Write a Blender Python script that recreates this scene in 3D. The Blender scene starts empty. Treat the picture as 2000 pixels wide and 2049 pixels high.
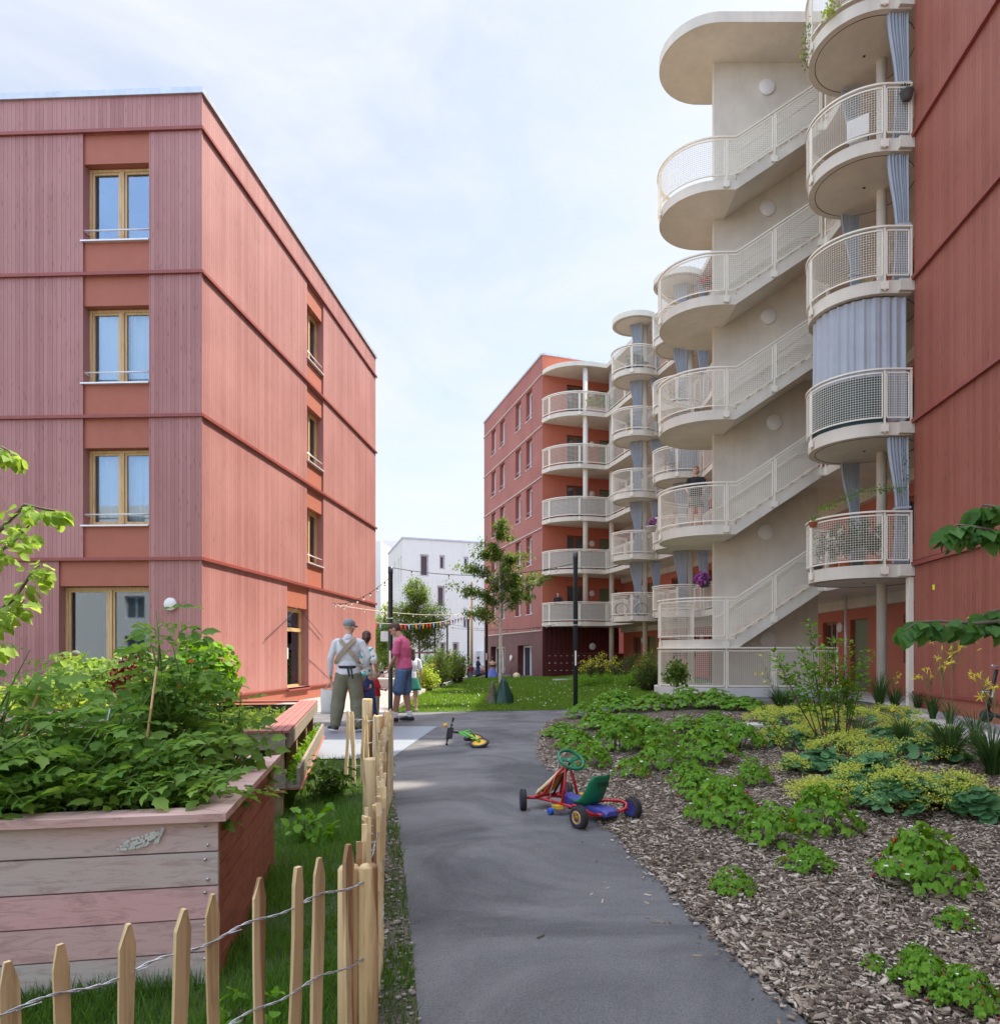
import bpy, math, random
import numpy as np
from mathutils import Vector, Matrix, Euler
random.seed(7); np.random.seed(7)
PI = math.pi
S = bpy.context.scene
COL = S.collection
# ------------------------------------------------------------------ camera
HC, FP, CX, HY = 1.25, 1420.0, 1080.0, 1311.0      # eye height; focal length, centre and horizon in photo pixels
cd = bpy.data.cameras.new('camera'); cam = bpy.data.objects.new('camera', cd); COL.objects.link(cam)
cam.location = (0, 0, HC); cam.rotation_euler = (PI/2, 0, 0)
cd.sensor_fit = 'HORIZONTAL'; cd.sensor_width = 36; cd.lens = FP/2000*36
cd.shift_x = (1000-CX)/2000; cd.shift_y = (HY-1024.5)/2000
cd.clip_start = 0.05; cd.clip_end = 800
S.camera = cam
# ------------------------------------------------------------------ light
SUN_EL = math.radians(57); SUN_AZ = math.radians(48.7)
to_sun = Vector((math.sin(SUN_AZ)*math.cos(SUN_EL), math.cos(SUN_AZ)*math.cos(SUN_EL), math.sin(SUN_EL)))
W = bpy.data.worlds.new('World'); S.world = W; W.use_nodes = True
nt = W.node_tree; N = nt.nodes; Lk = nt.links; N.clear()
out = N.new('ShaderNodeOutputWorld'); bg = N.new('ShaderNodeBackground'); sky = N.new('ShaderNodeTexSky')
sky.sky_type = 'NISHITA'; sky.sun_disc = False; sky.sun_elevation = SUN_EL; sky.sun_rotation = SUN_AZ
sky.air_density = 1.0; sky.dust_density = 1.6; sky.ozone_density = 1.4; sky.altitude = 500
tc = N.new('ShaderNodeTexCoord'); mp = N.new('ShaderNodeMapping'); mp.inputs['Scale'].default_value = (1.6, 1.6, 4.2)
nz = N.new('ShaderNodeTexNoise'); nz.inputs['Scale'].default_value = 1.7; nz.inputs['Detail'].default_value = 9; nz.inputs['Roughness'].default_value = .62
nz.inputs['Distortion'].default_value = .5
rp = N.new('ShaderNodeValToRGB'); rp.color_ramp.elements[0].position = .36; rp.color_ramp.elements[0].color = (.56,.56,.56,1)
rp.color_ramp.elements[1].position = .68; rp.color_ramp.elements[1].color = (.97,.97,.97,1)
mx = N.new('ShaderNodeMix'); mx.data_type = 'RGBA'
mx.inputs[7].default_value = (4.0, 4.12, 4.33, 1)
Lk.new(tc.outputs['Generated'], mp.inputs[0]); Lk.new(mp.outputs[0], nz.inputs[0]); Lk.new(nz.outputs[0], rp.inputs[0])
Lk.new(rp.outputs[0], mx.inputs[0]); Lk.new(sky.outputs[0], mx.inputs[6])
sx_ = N.new('ShaderNodeSeparateXYZ'); Lk.new(tc.outputs['Generated'], sx_.inputs[0])          # added fill light: unseen sky boosted overhead and behind the camera, bluer behind
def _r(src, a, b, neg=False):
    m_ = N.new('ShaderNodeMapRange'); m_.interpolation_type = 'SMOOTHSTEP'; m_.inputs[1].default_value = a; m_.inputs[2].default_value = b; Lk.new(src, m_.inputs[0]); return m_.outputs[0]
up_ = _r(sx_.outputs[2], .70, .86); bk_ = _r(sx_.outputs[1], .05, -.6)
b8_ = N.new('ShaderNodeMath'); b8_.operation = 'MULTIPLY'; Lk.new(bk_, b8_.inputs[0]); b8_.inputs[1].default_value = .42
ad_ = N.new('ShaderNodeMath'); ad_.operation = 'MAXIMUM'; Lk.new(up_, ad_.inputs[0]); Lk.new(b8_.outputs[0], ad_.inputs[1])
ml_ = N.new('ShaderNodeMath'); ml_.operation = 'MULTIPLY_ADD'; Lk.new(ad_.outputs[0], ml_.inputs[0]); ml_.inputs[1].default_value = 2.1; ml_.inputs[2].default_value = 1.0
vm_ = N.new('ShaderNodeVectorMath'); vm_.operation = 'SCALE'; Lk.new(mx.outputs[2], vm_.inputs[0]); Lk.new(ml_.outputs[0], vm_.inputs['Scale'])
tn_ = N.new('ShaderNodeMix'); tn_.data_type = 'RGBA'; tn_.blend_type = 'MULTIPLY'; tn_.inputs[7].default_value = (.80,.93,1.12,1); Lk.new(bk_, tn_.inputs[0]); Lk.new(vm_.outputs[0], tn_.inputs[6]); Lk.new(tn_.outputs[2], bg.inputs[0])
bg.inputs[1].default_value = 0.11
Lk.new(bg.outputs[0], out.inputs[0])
sl = bpy.data.lights.new('sun', 'SUN'); sl.energy = 4.2; sl.angle = math.radians(.6); sl.color = (1, .90, .76)
so = bpy.data.objects.new('sun', sl); COL.objects.link(so); so.location = (20, 20, 40)
so.rotation_euler = to_sun.to_track_quat('Z', 'Y').to_euler()
S.view_settings.view_transform = 'Standard'; S.view_settings.look = 'None'
S.view_settings.exposure = 1.15; S.view_settings.gamma = 1
S.render.engine = 'CYCLES'
# ------------------------------------------------------------------ helpers
def sm(t):
    t = max(0., min(1., t)); return t*t*(3-2*t)
def H(x, y):                                        # height of the ground
    r = .20*sm((y-6.5)/9)*sm((x-.6)/2.4)
    d = -.75*sm((y-26)/20)*sm((-3.9-x)/1.2)
    return r+d
def at(px, py, Y):                                  # photo pixel at a given distance
    return Vector(((px-CX)/FP*Y, Y, HC-(py-HY)/FP*Y))
def G(px, py, z=0):                                 # photo pixel on the ground
    Y = 8
    for _ in range(40):
        x = (px-CX)/FP*Y; Y = Y*.5+.5*(HC-H(x, Y)-z)*FP/max(8, py-HY)
    return ((px-CX)/FP*Y, Y)
def tag(o, label=None, cat=None, group=None, kind=None):
    if label: o['label'] = label
    if cat: o['category'] = cat
    if group: o['group'] = group
    if kind: o['kind'] = kind
    return o
def thing(name, label, cat, loc=(0,0,0), group=None, rz=0):
    o = bpy.data.objects.new(name, None); COL.objects.link(o); o.location = loc; o.rotation_euler = (0,0,rz)
    o.empty_display_size = .2
    return tag(o, label, cat, group)
KIDS = {}
def offs(p):
    v = Vector((0,0,0))
    while p is not None: v += p.location; p = p.parent
    return v
def link(name, me, parent=None):
    o = bpy.data.objects.new(name, me); COL.objects.link(o)
    if parent is not None: o.parent = parent; KIDS.setdefault(parent.name, []).append(o)
    return o
def dup(o, parent=None, label=None, loc=None, rz=None, sc=None, group=None):
    c = o.copy(); COL.objects.link(c); c.parent = parent
    if parent is not None: KIDS.setdefault(parent.name, []).append(c)
    if label: c['label'] = label
    if group: c['group'] = group
    if loc is not None: c.location = loc
    if rz is not None: c.rotation_euler = (0,0,rz)
    if sc is not None: c.scale = (sc,sc,sc) if not isinstance(sc, tuple) else sc
    for ch in KIDS.get(o.name, []): dup(ch, c)
    return c
def autouv(me):
    n = len(me.polygons); nl = len(me.loops); nv = len(me.vertices)
    if not n: return
    co = np.empty(nv*3, np.float32); me.vertices.foreach_get('co', co); co = co.reshape(-1,3)
    li = np.empty(nl, np.int32); me.loops.foreach_get('vertex_index', li)
    no = np.empty(n*3, np.float32); me.polygons.foreach_get('normal', no); no = no.reshape(-1,3)
    lt = np.empty(n, np.int32); me.polygons.foreach_get('loop_total', lt)
    no = np.repeat(no, lt, axis=0); p = co[li]
    t = np.stack([-no[:,1], no[:,0]], 1); L = np.linalg.norm(t, axis=1); t = t/np.maximum(L, 1e-6)[:,None]
    up = np.abs(no[:,2]) > .8
    u = np.where(up, p[:,0], p[:,0]*t[:,0]+p[:,1]*t[:,1]); v = np.where(up, p[:,1], p[:,2])
    uv = me.uv_layers.new(name='UVMap'); uv.data.foreach_set('uv', np.stack([u,v],1).astype(np.float32).ravel())
class MB:
    def __init__(s): s.v = []; s.f = []; s.m = []; s.s = []
    def add(s, vs, fs, m=0, smooth=False):
        b = len(s.v); s.v += [tuple(v) for v in vs]
        for f in fs: s.f.append(tuple(b+i for i in f)); s.m.append(m); s.s.append(smooth)
    def quad(s, a, b, c, d, m=0): s.add([a,b,c,d], [(0,1,2,3)], m)
    def box(s, x0, x1, y0, y1, z0, z1, m=0):
        s.add([(x0,y0,z0),(x1,y0,z0),(x1,y1,z0),(x0,y1,z0),(x0,y0,z1),(x1,y0,z1),(x1,y1,z1),(x0,y1,z1)],
              [(0,3,2,1),(4,5,6,7),(0,1,5,4),(1,2,6,5),(2,3,7,6),(3,0,4,7)], m)
    def obox(s, o, a, b, c, m=0):                  # origin corner and three edge vectors
        o, a, b, c = Vector(o), Vector(a), Vector(b), Vector(c)
        s.add([o,o+a,o+a+b,o+b,o+c,o+a+c,o+a+b+c,o+b+c],
              [(0,3,2,1),(4,5,6,7),(0,1,5,4),(1,2,6,5),(2,3,7,6),(3,0,4,7)] if a.cross(b).dot(c) > 0 else
              [(0,1,2,3),(4,7,6,5),(0,4,5,1),(1,5,6,2),(2,6,7,3),(3,7,4,0)], m)
    def prism(s, poly, z0, z1, m=0, mt=None):
        A = sum(poly[i][0]*poly[(i+1)%len(poly)][1]-poly[(i+1)%len(poly)][0]*poly[i][1] for i in range(len(poly)))
        if A < 0: poly = poly[::-1]
        n = len(poly); s.add([(x,y,z0) for x,y in poly]+[(x,y,z1) for x,y in poly],
              [tuple(range(n))[::-1]], m)
        b = len(s.v)-2*n
        s.f.append(tuple(b+n+i for i in range(n))); s.m.append(m if mt is None else mt); s.s.append(False)
        for i in range(n):
            j = (i+1)%n; s.f.append((b+i,b+j,b+n+j,b+n+i)); s.m.append(m); s.s.append(False)
    def tube(s, pts, r, seg=8, m=0, cap=True, smooth=True):
        pts = [Vector(p) for p in pts]; n = len(pts)
        rs = r if isinstance(r, (list, tuple)) else [r]*n
        ref = None; vs = []
        for i in range(n):
            t = (pts[min(i+1,n-1)]-pts[max(i-1,0)])
            t = t.normalized() if t.length > 1e-9 else Vector((0,0,1))
            if ref is None: ref = Vector((0,0,1)).cross(t) if abs(t.z) < .95 else Vector((1,0,0)).cross(t)
            a = (ref-t*ref.dot(t)).normalized(); ref = a; b = t.cross(a)
            for k in range(seg):
                an = 2*PI*k/seg; vs.append(pts[i]+(a*math.cos(an)+b*math.sin(an))*rs[i])
        fs = [(i*seg+k, i*seg+(k+1)%seg, (i+1)*seg+(k+1)%seg, (i+1)*seg+k) for i in range(n-1) for k in range(seg)]
        if cap: fs += [tuple(range(seg))[::-1], tuple((n-1)*seg+k for k in range(seg))]
        s.add(vs, fs, m, smooth)
    def sweep(s, pts, w, h, m=0, cap=True):        # rectangular section, level across
        pts = [Vector(p) for p in pts]; n = len(pts); vs = []
        for i in range(n):
            t = pts[min(i+1,n-1)]-pts[max(i-1,0)]; q = Vector((-t.y, t.x, 0))
            q = q.normalized()*w/2 if q.length > 1e-9 else Vector((w/2,0,0))
            u = Vector((0,0,h/2)); vs += [pts[i]-q-u, pts[i]+q-u, pts[i]+q+u, pts[i]-q+u]
        fs = [(i*4+k, i*4+(k+1)%4, (i+1)*4+(k+1)%4, (i+1)*4+k) for i in range(n-1) for k in range(4)]
        if cap: fs += [(3,2,1,0), tuple((n-1)*4+k for k in range(4))]
        s.add(vs, [f[::-1] for f in fs], m)
    def lathe(s, prof, c=(0,0,0), seg=24, m=0, axis='z', smooth=True):
        c = Vector(c); vs = []
        for r, z in prof:
            for k in range(seg):
                a = 2*PI*k/seg; x, y = r*math.cos(a), r*math.sin(a)
                vs.append(c+(Vector((x,y,z)) if axis=='z' else Vector((x,z,y)) if axis=='y' else Vector((z,x,y)) if axis=='x' else axis@Vector((x,y,z))))
        n = len(prof)
        fs = [(i*seg+k, i*seg+(k+1)%seg, (i+1)*seg+(k+1)%seg, (i+1)*seg+k) for i in range(n-1) for k in range(seg)]
        fs += [tuple(range(seg))[::-1], tuple((n-1)*seg+k for k in range(seg))]
        s.add(vs, fs, m, smooth)
    def ball(s, c, r, m=0, seg=10, rings=7, rot=None):
        c = Vector(c); r = r if isinstance(r, (tuple,list)) else (r,r,r); vs = []
        for i in range(rings+1):
            ph = PI*i/rings
            for k in range(seg):
                a = 2*PI*k/seg; v = Vector((r[0]*math.sin(ph)*math.cos(a), r[1]*math.sin(ph)*math.sin(a), r[2]*math.cos(ph)))
                vs.append(c+(rot@v if rot else v))
        fs = [(i*seg+k, (i+1)*seg+k, (i+1)*seg+(k+1)%seg, i*seg+(k+1)%seg) for i in range(rings) for k in range(seg)]
        s.add(vs, fs, m, True)
    def torus(s, c, R, r, rot=None, seg=24, sec=8, m=0, sc=(1,1)):
        c = Vector(c); vs = []
        for i in range(seg):
            a = 2*PI*i/seg
            for k in range(sec):
                b = 2*PI*k/sec; v = Vector(((R+r*math.cos(b)*sc[0])*math.cos(a), (R+r*math.cos(b)*sc[0])*math.sin(a), r*math.sin(b)*sc[1]))
                vs.append(c+(rot@v if rot else v))
        s.add(vs, [(i*sec+k, ((i+1)%seg)*sec+k, ((i+1)%seg)*sec+(k+1)%sec, i*sec+(k+1)%sec) for i in range(seg) for k in range(sec)], m, True)
    def mesh(s, name, mats, off=Vector((0,0,0))):
        me = bpy.data.meshes.new(name)
        me.from_pydata(s.v, [], s.f)
        for m in (mats if isinstance(mats, (list,tuple)) else [mats]): me.materials.append(m)
        me.polygons.foreach_set('material_index', s.m); me.polygons.foreach_set('use_smooth', s.s)
        autouv(me)
        if off.length > 0: me.transform(Matrix.Translation(-off))
        me.update(); return me
    def build(s, name, mats, parent=None):
        return link(name, s.mesh(name, mats, offs(parent)), parent)
def flat(name, mb, mats, label, cat, group=None):  # a thing that is one mesh
    return tag(mb.build(name, mats), label, cat, group)
def npmesh(name, V, F, mat, parent=None, smooth=False, midx=None, link_it=True):
    V = np.asarray(V, np.float32); F = np.asarray(F, np.int32); k = F.shape[1]
    off = offs(parent); V = V-np.array(off, np.float32)
    me = bpy.data.meshes.new(name); me.vertices.add(len(V)); me.vertices.foreach_set('co', V.ravel())
    me.loops.add(F.size); me.loops.foreach_set('vertex_index', F.ravel())
    me.polygons.add(len(F)); me.polygons.foreach_set('loop_start', np.arange(0, F.size, k, dtype=np.int32))
    me.polygons.foreach_set('loop_total', np.full(len(F), k, np.int32))
    for m in (mat if isinstance(mat, (list,tuple)) else [mat]): me.materials.append(m)
    if midx is not None: me.polygons.foreach_set('material_index', np.asarray(midx, np.int32))
    if smooth: me.polygons.foreach_set('use_smooth', np.ones(len(F), bool))
    me.update(calc_edges=True); me.validate()
    return link(name, me, parent) if link_it else me
def scatter(T, TF, pos, fwd, up, scale):           # template verts (x side, y along, z up) laid at pos with axes
    T = np.asarray(T, float); TF = np.asarray(TF); pos = np.asarray(pos, float); n = len(pos)
    f = np.asarray(fwd, float); f = f/np.linalg.norm(f, axis=1)[:,None]
    u = np.asarray(up, float); u = u-f*np.sum(u*f,1)[:,None]; u = u/np.maximum(1e-6,np.linalg.norm(u, axis=1))[:,None]
    r = np.cross(f, u); sc = np.asarray(scale, float).reshape(n,-1); 
    if sc.shape[1] == 1: sc = np.repeat(sc, 3, 1)
    V = pos[:,None,:]+T[None,:,0:1]*r[:,None,:]*sc[:,0][:,None,None]+T[None,:,1:2]*f[:,None,:]*sc[:,1][:,None,None]+T[None,:,2:3]*u[:,None,:]*sc[:,2][:,None,None]
    F = TF[None]+(np.arange(n)*len(T))[:,None,None]
    return V.reshape(-1,3), F.reshape(-1, TF.shape[1])
LEAF = ([(0,0,0),(.33,.45,.10),(0,1,-.12),(-.33,.45,.10),(0,.5,0)], [(0,1,2,4),(0,4,2,3)])
LEAFN = ([(0,0,0),(.2,.4,.07),(0,1,-.15),(-.2,.4,.07),(0,.5,0)], [(0,1,2,4),(0,4,2,3)])
LEAFB = ([(0,0,0),(.27,.2,.07),(.37,.5,.08),(.2,.8,.0),(0,1,-.16),(-.2,.8,.0),(-.37,.5,.08),(-.27,.2,.07),(0,.5,0)],
         [(0,1,2,8),(8,2,3,4),(0,8,6,7),(8,4,5,6)])
BLADE = ([(-.5,0,0),(.5,0,0),(.35,.55,.06),(-.35,.55,.06),(0,1,.3)], [(0,1,2,3)])
def rv(n, z0=-1, z1=1):                            # random unit vectors
    v = np.random.normal(size=(n,3)); v /= np.linalg.norm(v,axis=1)[:,None]; return v
# ------------------------------------------------------------------ materials
M = {}
def nmat(name):
    m = bpy.data.materials.new(name); m.use_nodes = True; M[name] = m
    nt = m.node_tree; return m, nt.nodes, nt.links, nt.nodes['Principled BSDF']
def nd(N, typ, **kw):
    n = N.new(typ)
    for k, v in kw.items():
        if k in n.inputs: n.inputs[k].default_value = v
        else: setattr(n, k, v)
    return n
def mth(N, L, op, a, b=None, c=None):
    n = N.new('ShaderNodeMath'); n.operation = op
    for i, q in enumerate((a, b, c)):
        if q is None: continue
        if isinstance(q, (int, float)): n.inputs[i].default_value = q
        else: L.new(q, n.inputs[i])
    return n.outputs[0]
def mixc(N, L, fac, a, b, mode='MIX'):
    n = N.new('ShaderNodeMix'); n.data_type = 'RGBA'; n.blend_type = mode
    for i, q in ((0, fac), (6, a), (7, b)):
        if isinstance(q, (int, float)): n.inputs[i].default_value = q
        elif isinstance(q, tuple): n.inputs[i].default_value = (*q[:3], 1)
        else: L.new(q, n.inputs[i])
    return n.outputs[2]
def ramp(N, L, src, stops):
    n = N.new('ShaderNodeValToRGB'); cr = n.color_ramp
    while len(cr.elements) < len(stops): cr.elements.new(.5)
    for e, (p, c) in zip(cr.elements, stops):
        e.position = p; e.color = (c,c,c,1) if isinstance(c,(int,float)) else (*c,1)
    L.new(src, n.inputs[0]); return n.outputs[0]
def bump(N, L, b, h, s=.3, d=.01):
    n = N.new('ShaderNodeBump'); n.inputs['Strength'].default_value = s; n.inputs['Distance'].default_value = d
    L.new(h, n.inputs['Height']); L.new(n.outputs[0], b.inputs['Normal'])
def pm(name, col, rough=.6, var=.15, ns=4, bs=60, bd=.0, metal=0, spec=.5, trans=0):
    m, N, L, b = nmat(name); tc = nd(N, 'ShaderNodeTexCoord')
    n1 = nd(N, 'ShaderNodeTexNoise', Scale=ns, Detail=6, Roughness=.6); L.new(tc.outputs['Object'], n1.inputs[0])
    f = ramp(N, L, n1.outputs[0], [(.3,0),(.7,1)])
    c = mixc(N, L, f, tuple(x*(1-var) for x in col), tuple(min(1,x*(1+var)) for x in col))
    L.new(c, b.inputs['Base Color']); b.inputs['Roughness'].default_value = rough; b.inputs['Metallic'].default_value = metal
    b.inputs['Specular IOR Level'].default_value = spec
    if bd:
        n2 = nd(N, 'ShaderNodeTexNoise', Scale=bs, Detail=5); L.new(tc.outputs['Object'], n2.inputs[0]); bump(N, L, b, n2.outputs[0], .6, bd)
    return m
def cladding(name, c1, c2, board=.125, knots=.5, groove=.35):
    m, N, L, b = nmat(name); uv = nd(N, 'ShaderNodeUVMap'); sp = nd(N, 'ShaderNodeSeparateXYZ'); L.new(uv.outputs[0], sp.inputs[0])
    u, v = sp.outputs[0], sp.outputs[1]
    a = mth(N, L, 'DIVIDE', u, board)
    w = mth(N, L, 'MULTIPLY', mth(N, L, 'SINE', mth(N, L, 'MULTIPLY', u, 3.9)), .25)     # boards of unequal width
    a = mth(N, L, 'ADD', a, w)
    idn = mth(N, L, 'FLOOR', a); fr = mth(N, L, 'FRACT', a)
    wn = nd(N, 'ShaderNodeTexWhiteNoise', noise_dimensions='1D'); L.new(idn, wn.inputs['W'])
    cb = nd(N, 'ShaderNodeCombineXYZ'); L.new(mth(N, L, 'MULTIPLY', u, 38), cb.inputs[0])
    L.new(mth(N, L, 'ADD', mth(N, L, 'MULTIPLY', v, 1.1), mth(N, L, 'MULTIPLY', wn.outputs[0], 17)), cb.inputs[1])
    gr = nd(N, 'ShaderNodeTexNoise', Scale=1.6, Detail=5, Distortion=.6); L.new(cb.outputs[0], gr.inputs[0])
    kc = nd(N, 'ShaderNodeCombineXYZ'); L.new(mth(N, L, 'MULTIPLY', u, 13), kc.inputs[0])
    L.new(mth(N, L, 'ADD', mth(N, L, 'MULTIPLY', v, 2.6), mth(N, L, 'MULTIPLY', wn.outputs[0], 9)), kc.inputs[1])
    vo = nd(N, 'ShaderNodeTexVoronoi', Scale=1.0, Randomness=1.0); L.new(kc.outputs[0], vo.inputs[0])
    kn = ramp(N, L, vo.outputs['Distance'], [(.09,1),(.21,0)])
    f = mth(N, L, 'ADD', mth(N, L, 'MULTIPLY', wn.outputs[0], .75), mth(N, L, 'MULTIPLY', ramp(N, L, gr.outputs[0], [(.35,0),(.7,1)]), .4))
    c = mixc(N, L, f, c1, c2)
    c = mixc(N, L, mth(N, L, 'MULTIPLY', kn, knots), c, tuple(x*.42 for x in c1))
    tcl = nd(N, 'ShaderNodeTexCoord'); wl = nd(N, 'ShaderNodeTexNoise', Scale=.45, Detail=5, Roughness=.6); L.new(tcl.outputs['Object'], wl.inputs[0])
    c = mixc(N, L, mth(N, L, 'MULTIPLY', ramp(N, L, wl.outputs[0], [(.42,0),(.68,1)]), .35), c, tuple(min(1,x*1.25+.04) for x in c2))
    ed = mth(N, L, 'MINIMUM', fr, mth(N, L, 'SUBTRACT', 1, fr))
    gv = ramp(N, L, ed, [(.0,0),(.055,1)])
    mid = mth(N, L, 'ABSOLUTE', mth(N, L, 'SUBTRACT', fr, .5))          # a shallow bead down each board
    bead = ramp(N, L, mid, [(.0,.55),(.035,1)])
    c = mixc(N, L, mth(N, L, 'MULTIPLY', mth(N, L, 'SUBTRACT', 1, gv), groove), c, tuple(x*.25 for x in c1))
    L.new(c, b.inputs['Base Color'])
    hgt = mth(N, L, 'ADD', mth(N, L, 'MULTIPLY', mth(N, L, 'MULTIPLY', gv, bead), 1.0), mth(N, L, 'MULTIPLY', gr.outputs[0], .12))
    hgt = mth(N, L, 'ADD', hgt, mth(N, L, 'MULTIPLY', kn, .3))
    bump(N, L, b, hgt, .8, .006)
    b.inputs['Roughness'].default_value = .55; b.inputs['Specular IOR Level'].default_value = .45
    return m
def concrete(name, col, stain=.25):
    m, N, L, b = nmat(name); tc = nd(N, 'ShaderNodeTexCoord')
    n1 = nd(N, 'ShaderNodeTexNoise', Scale=.9, Detail=8, Roughness=.65, Distortion=.3); L.new(tc.outputs['Object'], n1.inputs[0])
    n2 = nd(N, 'ShaderNodeTexNoise', Scale=14, Detail=6, Roughness=.7); L.new(tc.outputs['Object'], n2.inputs[0])
    mp = nd(N, 'ShaderNodeMapping'); mp.inputs['Scale'].default_value = (5,5,.35); L.new(tc.outputs['Object'], mp.inputs[0])
    n3 = nd(N, 'ShaderNodeTexNoise', Scale=1.2, Detail=5); L.new(mp.outputs[0], n3.inputs[0])
    vo = nd(N, 'ShaderNodeTexVoronoi', Scale=28); L.new(tc.outputs['Object'], vo.inputs[0])
    por = ramp(N, L, vo.outputs['Distance'], [(.03,1),(.09,0)])
    f = ramp(N, L, n1.outputs[0], [(.3,0),(.7,1)])
    c = mixc(N, L, f, tuple(x*(1-stain) for x in col), col)
    c = mixc(N, L, mth(N, L, 'MULTIPLY', ramp(N, L, n3.outputs[0], [(.45,0),(.75,1)]), .22), c, tuple(x*.62 for x in col))
    c = mixc(N, L, mth(N, L, 'MULTIPLY', n2.outputs[0], .3), c, tuple(x*.8 for x in col))
    c = mixc(N, L, mth(N, L, 'MULTIPLY', por, .35), c, tuple(x*.4 for x in col))
    L.new(c, b.inputs['Base Color']); b.inputs['Roughness'].default_value = .8
    bump(N, L, b, n2.outputs[0], .35, .004); return m
def leafmat(name, c1, c2, trans=.4, rough=.55, tcol=None):
    m, N, L, b = nmat(name); ge = nd(N, 'ShaderNodeNewGeometry'); tc = nd(N, 'ShaderNodeTexCoord')
    n1 = nd(N, 'ShaderNodeTexNoise', Scale=3, Detail=3); L.new(tc.outputs['Object'], n1.inputs[0])
    f = mth(N, L, 'ADD', mth(N, L, 'MULTIPLY', ge.outputs['Random Per Island'], .7), mth(N, L, 'MULTIPLY', n1.outputs[0], .3))
    c = mixc(N, L, f, c1, c2); L.new(c, b.inputs['Base Color']); b.inputs['Roughness'].default_value = rough
    b.inputs['Specular IOR Level'].default_value = .16
    n4 = nd(N, 'ShaderNodeTexNoise', Scale=90, Detail=2); L.new(tc.outputs['Object'], n4.inputs[0]); bump(N, L, b, n4.outputs[0], .3, .003)
    t = nd(N, 'ShaderNodeBsdfTranslucent'); hs = nd(N, 'ShaderNodeHueSaturation', Saturation=1.1, Value=1.5, Hue=.485); L.new(c, hs.inputs['Color']); L.new(hs.outputs[0], t.inputs[0])
    ms = nd(N, 'ShaderNodeMixShader'); ms.inputs[0].default_value = trans
    L.new(b.outputs[0], ms.inputs[1]); L.new(t.outputs[0], ms.inputs[2]); L.new(ms.outputs[0], N['Material Output'].inputs[0])
    return m
def woodmat(name, c1, c2, ax=2, island=.6, gs=14, rough=.6, dark=None, c3=None):
    m, N, L, b = nmat(name); ge = nd(N, 'ShaderNodeNewGeometry'); oi = nd(N, 'ShaderNodeObjectInfo'); tc = nd(N, 'ShaderNodeTexCoord')
    rnd = mth(N, L, 'FRACT', mth(N, L, 'ADD', ge.outputs['Random Per Island'], oi.outputs['Random']))
    mp = nd(N, 'ShaderNodeMapping'); sc = [gs*2,gs*2,gs*2]; sc[ax] = gs*.13; mp.inputs['Scale'].default_value = sc
    L.new(tc.outputs['Object'], mp.inputs[0])
    ad = nd(N, 'ShaderNodeVectorMath', operation='ADD'); L.new(mp.outputs[0], ad.inputs[0])
    cb = nd(N, 'ShaderNodeCombineXYZ')
    for i in range(3): L.new(mth(N, L, 'MULTIPLY', rnd, 31+i*7), cb.inputs[i])
    L.new(cb.outputs[0], ad.inputs[1])
    n1 = nd(N, 'ShaderNodeTexNoise', Scale=1, Detail=8, Distortion=.7, Roughness=.75); L.new(ad.outputs[0], n1.inputs[0])
    n3 = nd(N, 'ShaderNodeTexNoise', Scale=.14, Detail=5, Distortion=.3); L.new(ad.outputs[0], n3.inputs[0])
    f = mth(N, L, 'ADD', mth(N, L, 'MULTIPLY', rnd, island), mth(N, L, 'MULTIPLY', ramp(N, L, n1.outputs[0], [(.3,0),(.7,1)]), 1-island))
    c = mixc(N, L, f, c1, c2)
    if c3:
        g = ramp(N, L, mth(N, L, 'FRACT', mth(N, L, 'MULTIPLY', rnd, 7.3)), [(.25,0),(.75,1)]); c = mixc(N, L, mth(N, L, 'MULTIPLY', mth(N, L, 'ADD', g, ramp(N, L, n3.outputs[0], [(.4,0),(.65,.5)])), .7), c, c3)
    g = ramp(N, L, n1.outputs[0], [(.40,1),(.50,0)]); c = mixc(N, L, mth(N, L, 'MULTIPLY', g, .4), c, tuple(x*.45 for x in c1))
    if dark:
        n2 = nd(N, 'ShaderNodeTexNoise', Scale=.30, Detail=4, Distortion=1.2); L.new(ad.outputs[0], n2.inputs[0])
        c = mixc(N, L, mth(N, L, 'MULTIPLY', ramp(N, L, n2.outputs[0], [(.57,0),(.61,1)]), .8), c, dark)
    L.new(c, b.inputs['Base Color']); b.inputs['Roughness'].default_value = rough
    bump(N, L, b, n1.outputs[0], .7, .003); return m
cladding('clad_red', (.335,.135,.122), (.45,.215,.195), board=.088, knots=.5, groove=.7)
cladding('clad_far', (.30,.085,.062), (.36,.11,.08), board=.15, knots=.2)
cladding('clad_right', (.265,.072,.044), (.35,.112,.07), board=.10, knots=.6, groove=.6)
cladding('clad_dark', (.10,.026,.024), (.15,.045,.038), board=.12, knots=.2)
pm('panel_red', (.42,.135,.085), .7, .05, bd=.001, bs=150)
pm('panel_orange', (.50,.145,.08), .75, .05, bd=.001, bs=150)
pm('belt_red', (.30,.07,.055), .45, .1)
pm('brown_metal', (.10,.016,.016), .5, .1)
pm('zinc', (.55,.57,.60), .35, .12, metal=.6)
pm('alu', (.75,.76,.78), .35, .05, metal=.3)
concrete('concrete', (.80,.735,.61), .26)
concrete('concrete_light', (.66,.64,.59), .15)
concrete('render_white', (.78,.75,.69), .05)
pm('cream', (.84,.78,.645), .4, .03)
pm('lamp_white', (.80,.78,.74), .4, .02)
pm('dark_metal', (.045,.05,.06), .4, .1)
pm('rust_trim', (.11,.03,.025), .5, .1)
pm('black', (.015,.015,.017), .5, .2)
pm('rubber', (.035,.036,.038), .8, .25)
woodmat('frame_wood', (.56,.37,.17), (.72,.50,.25), 2, .3)
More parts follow.
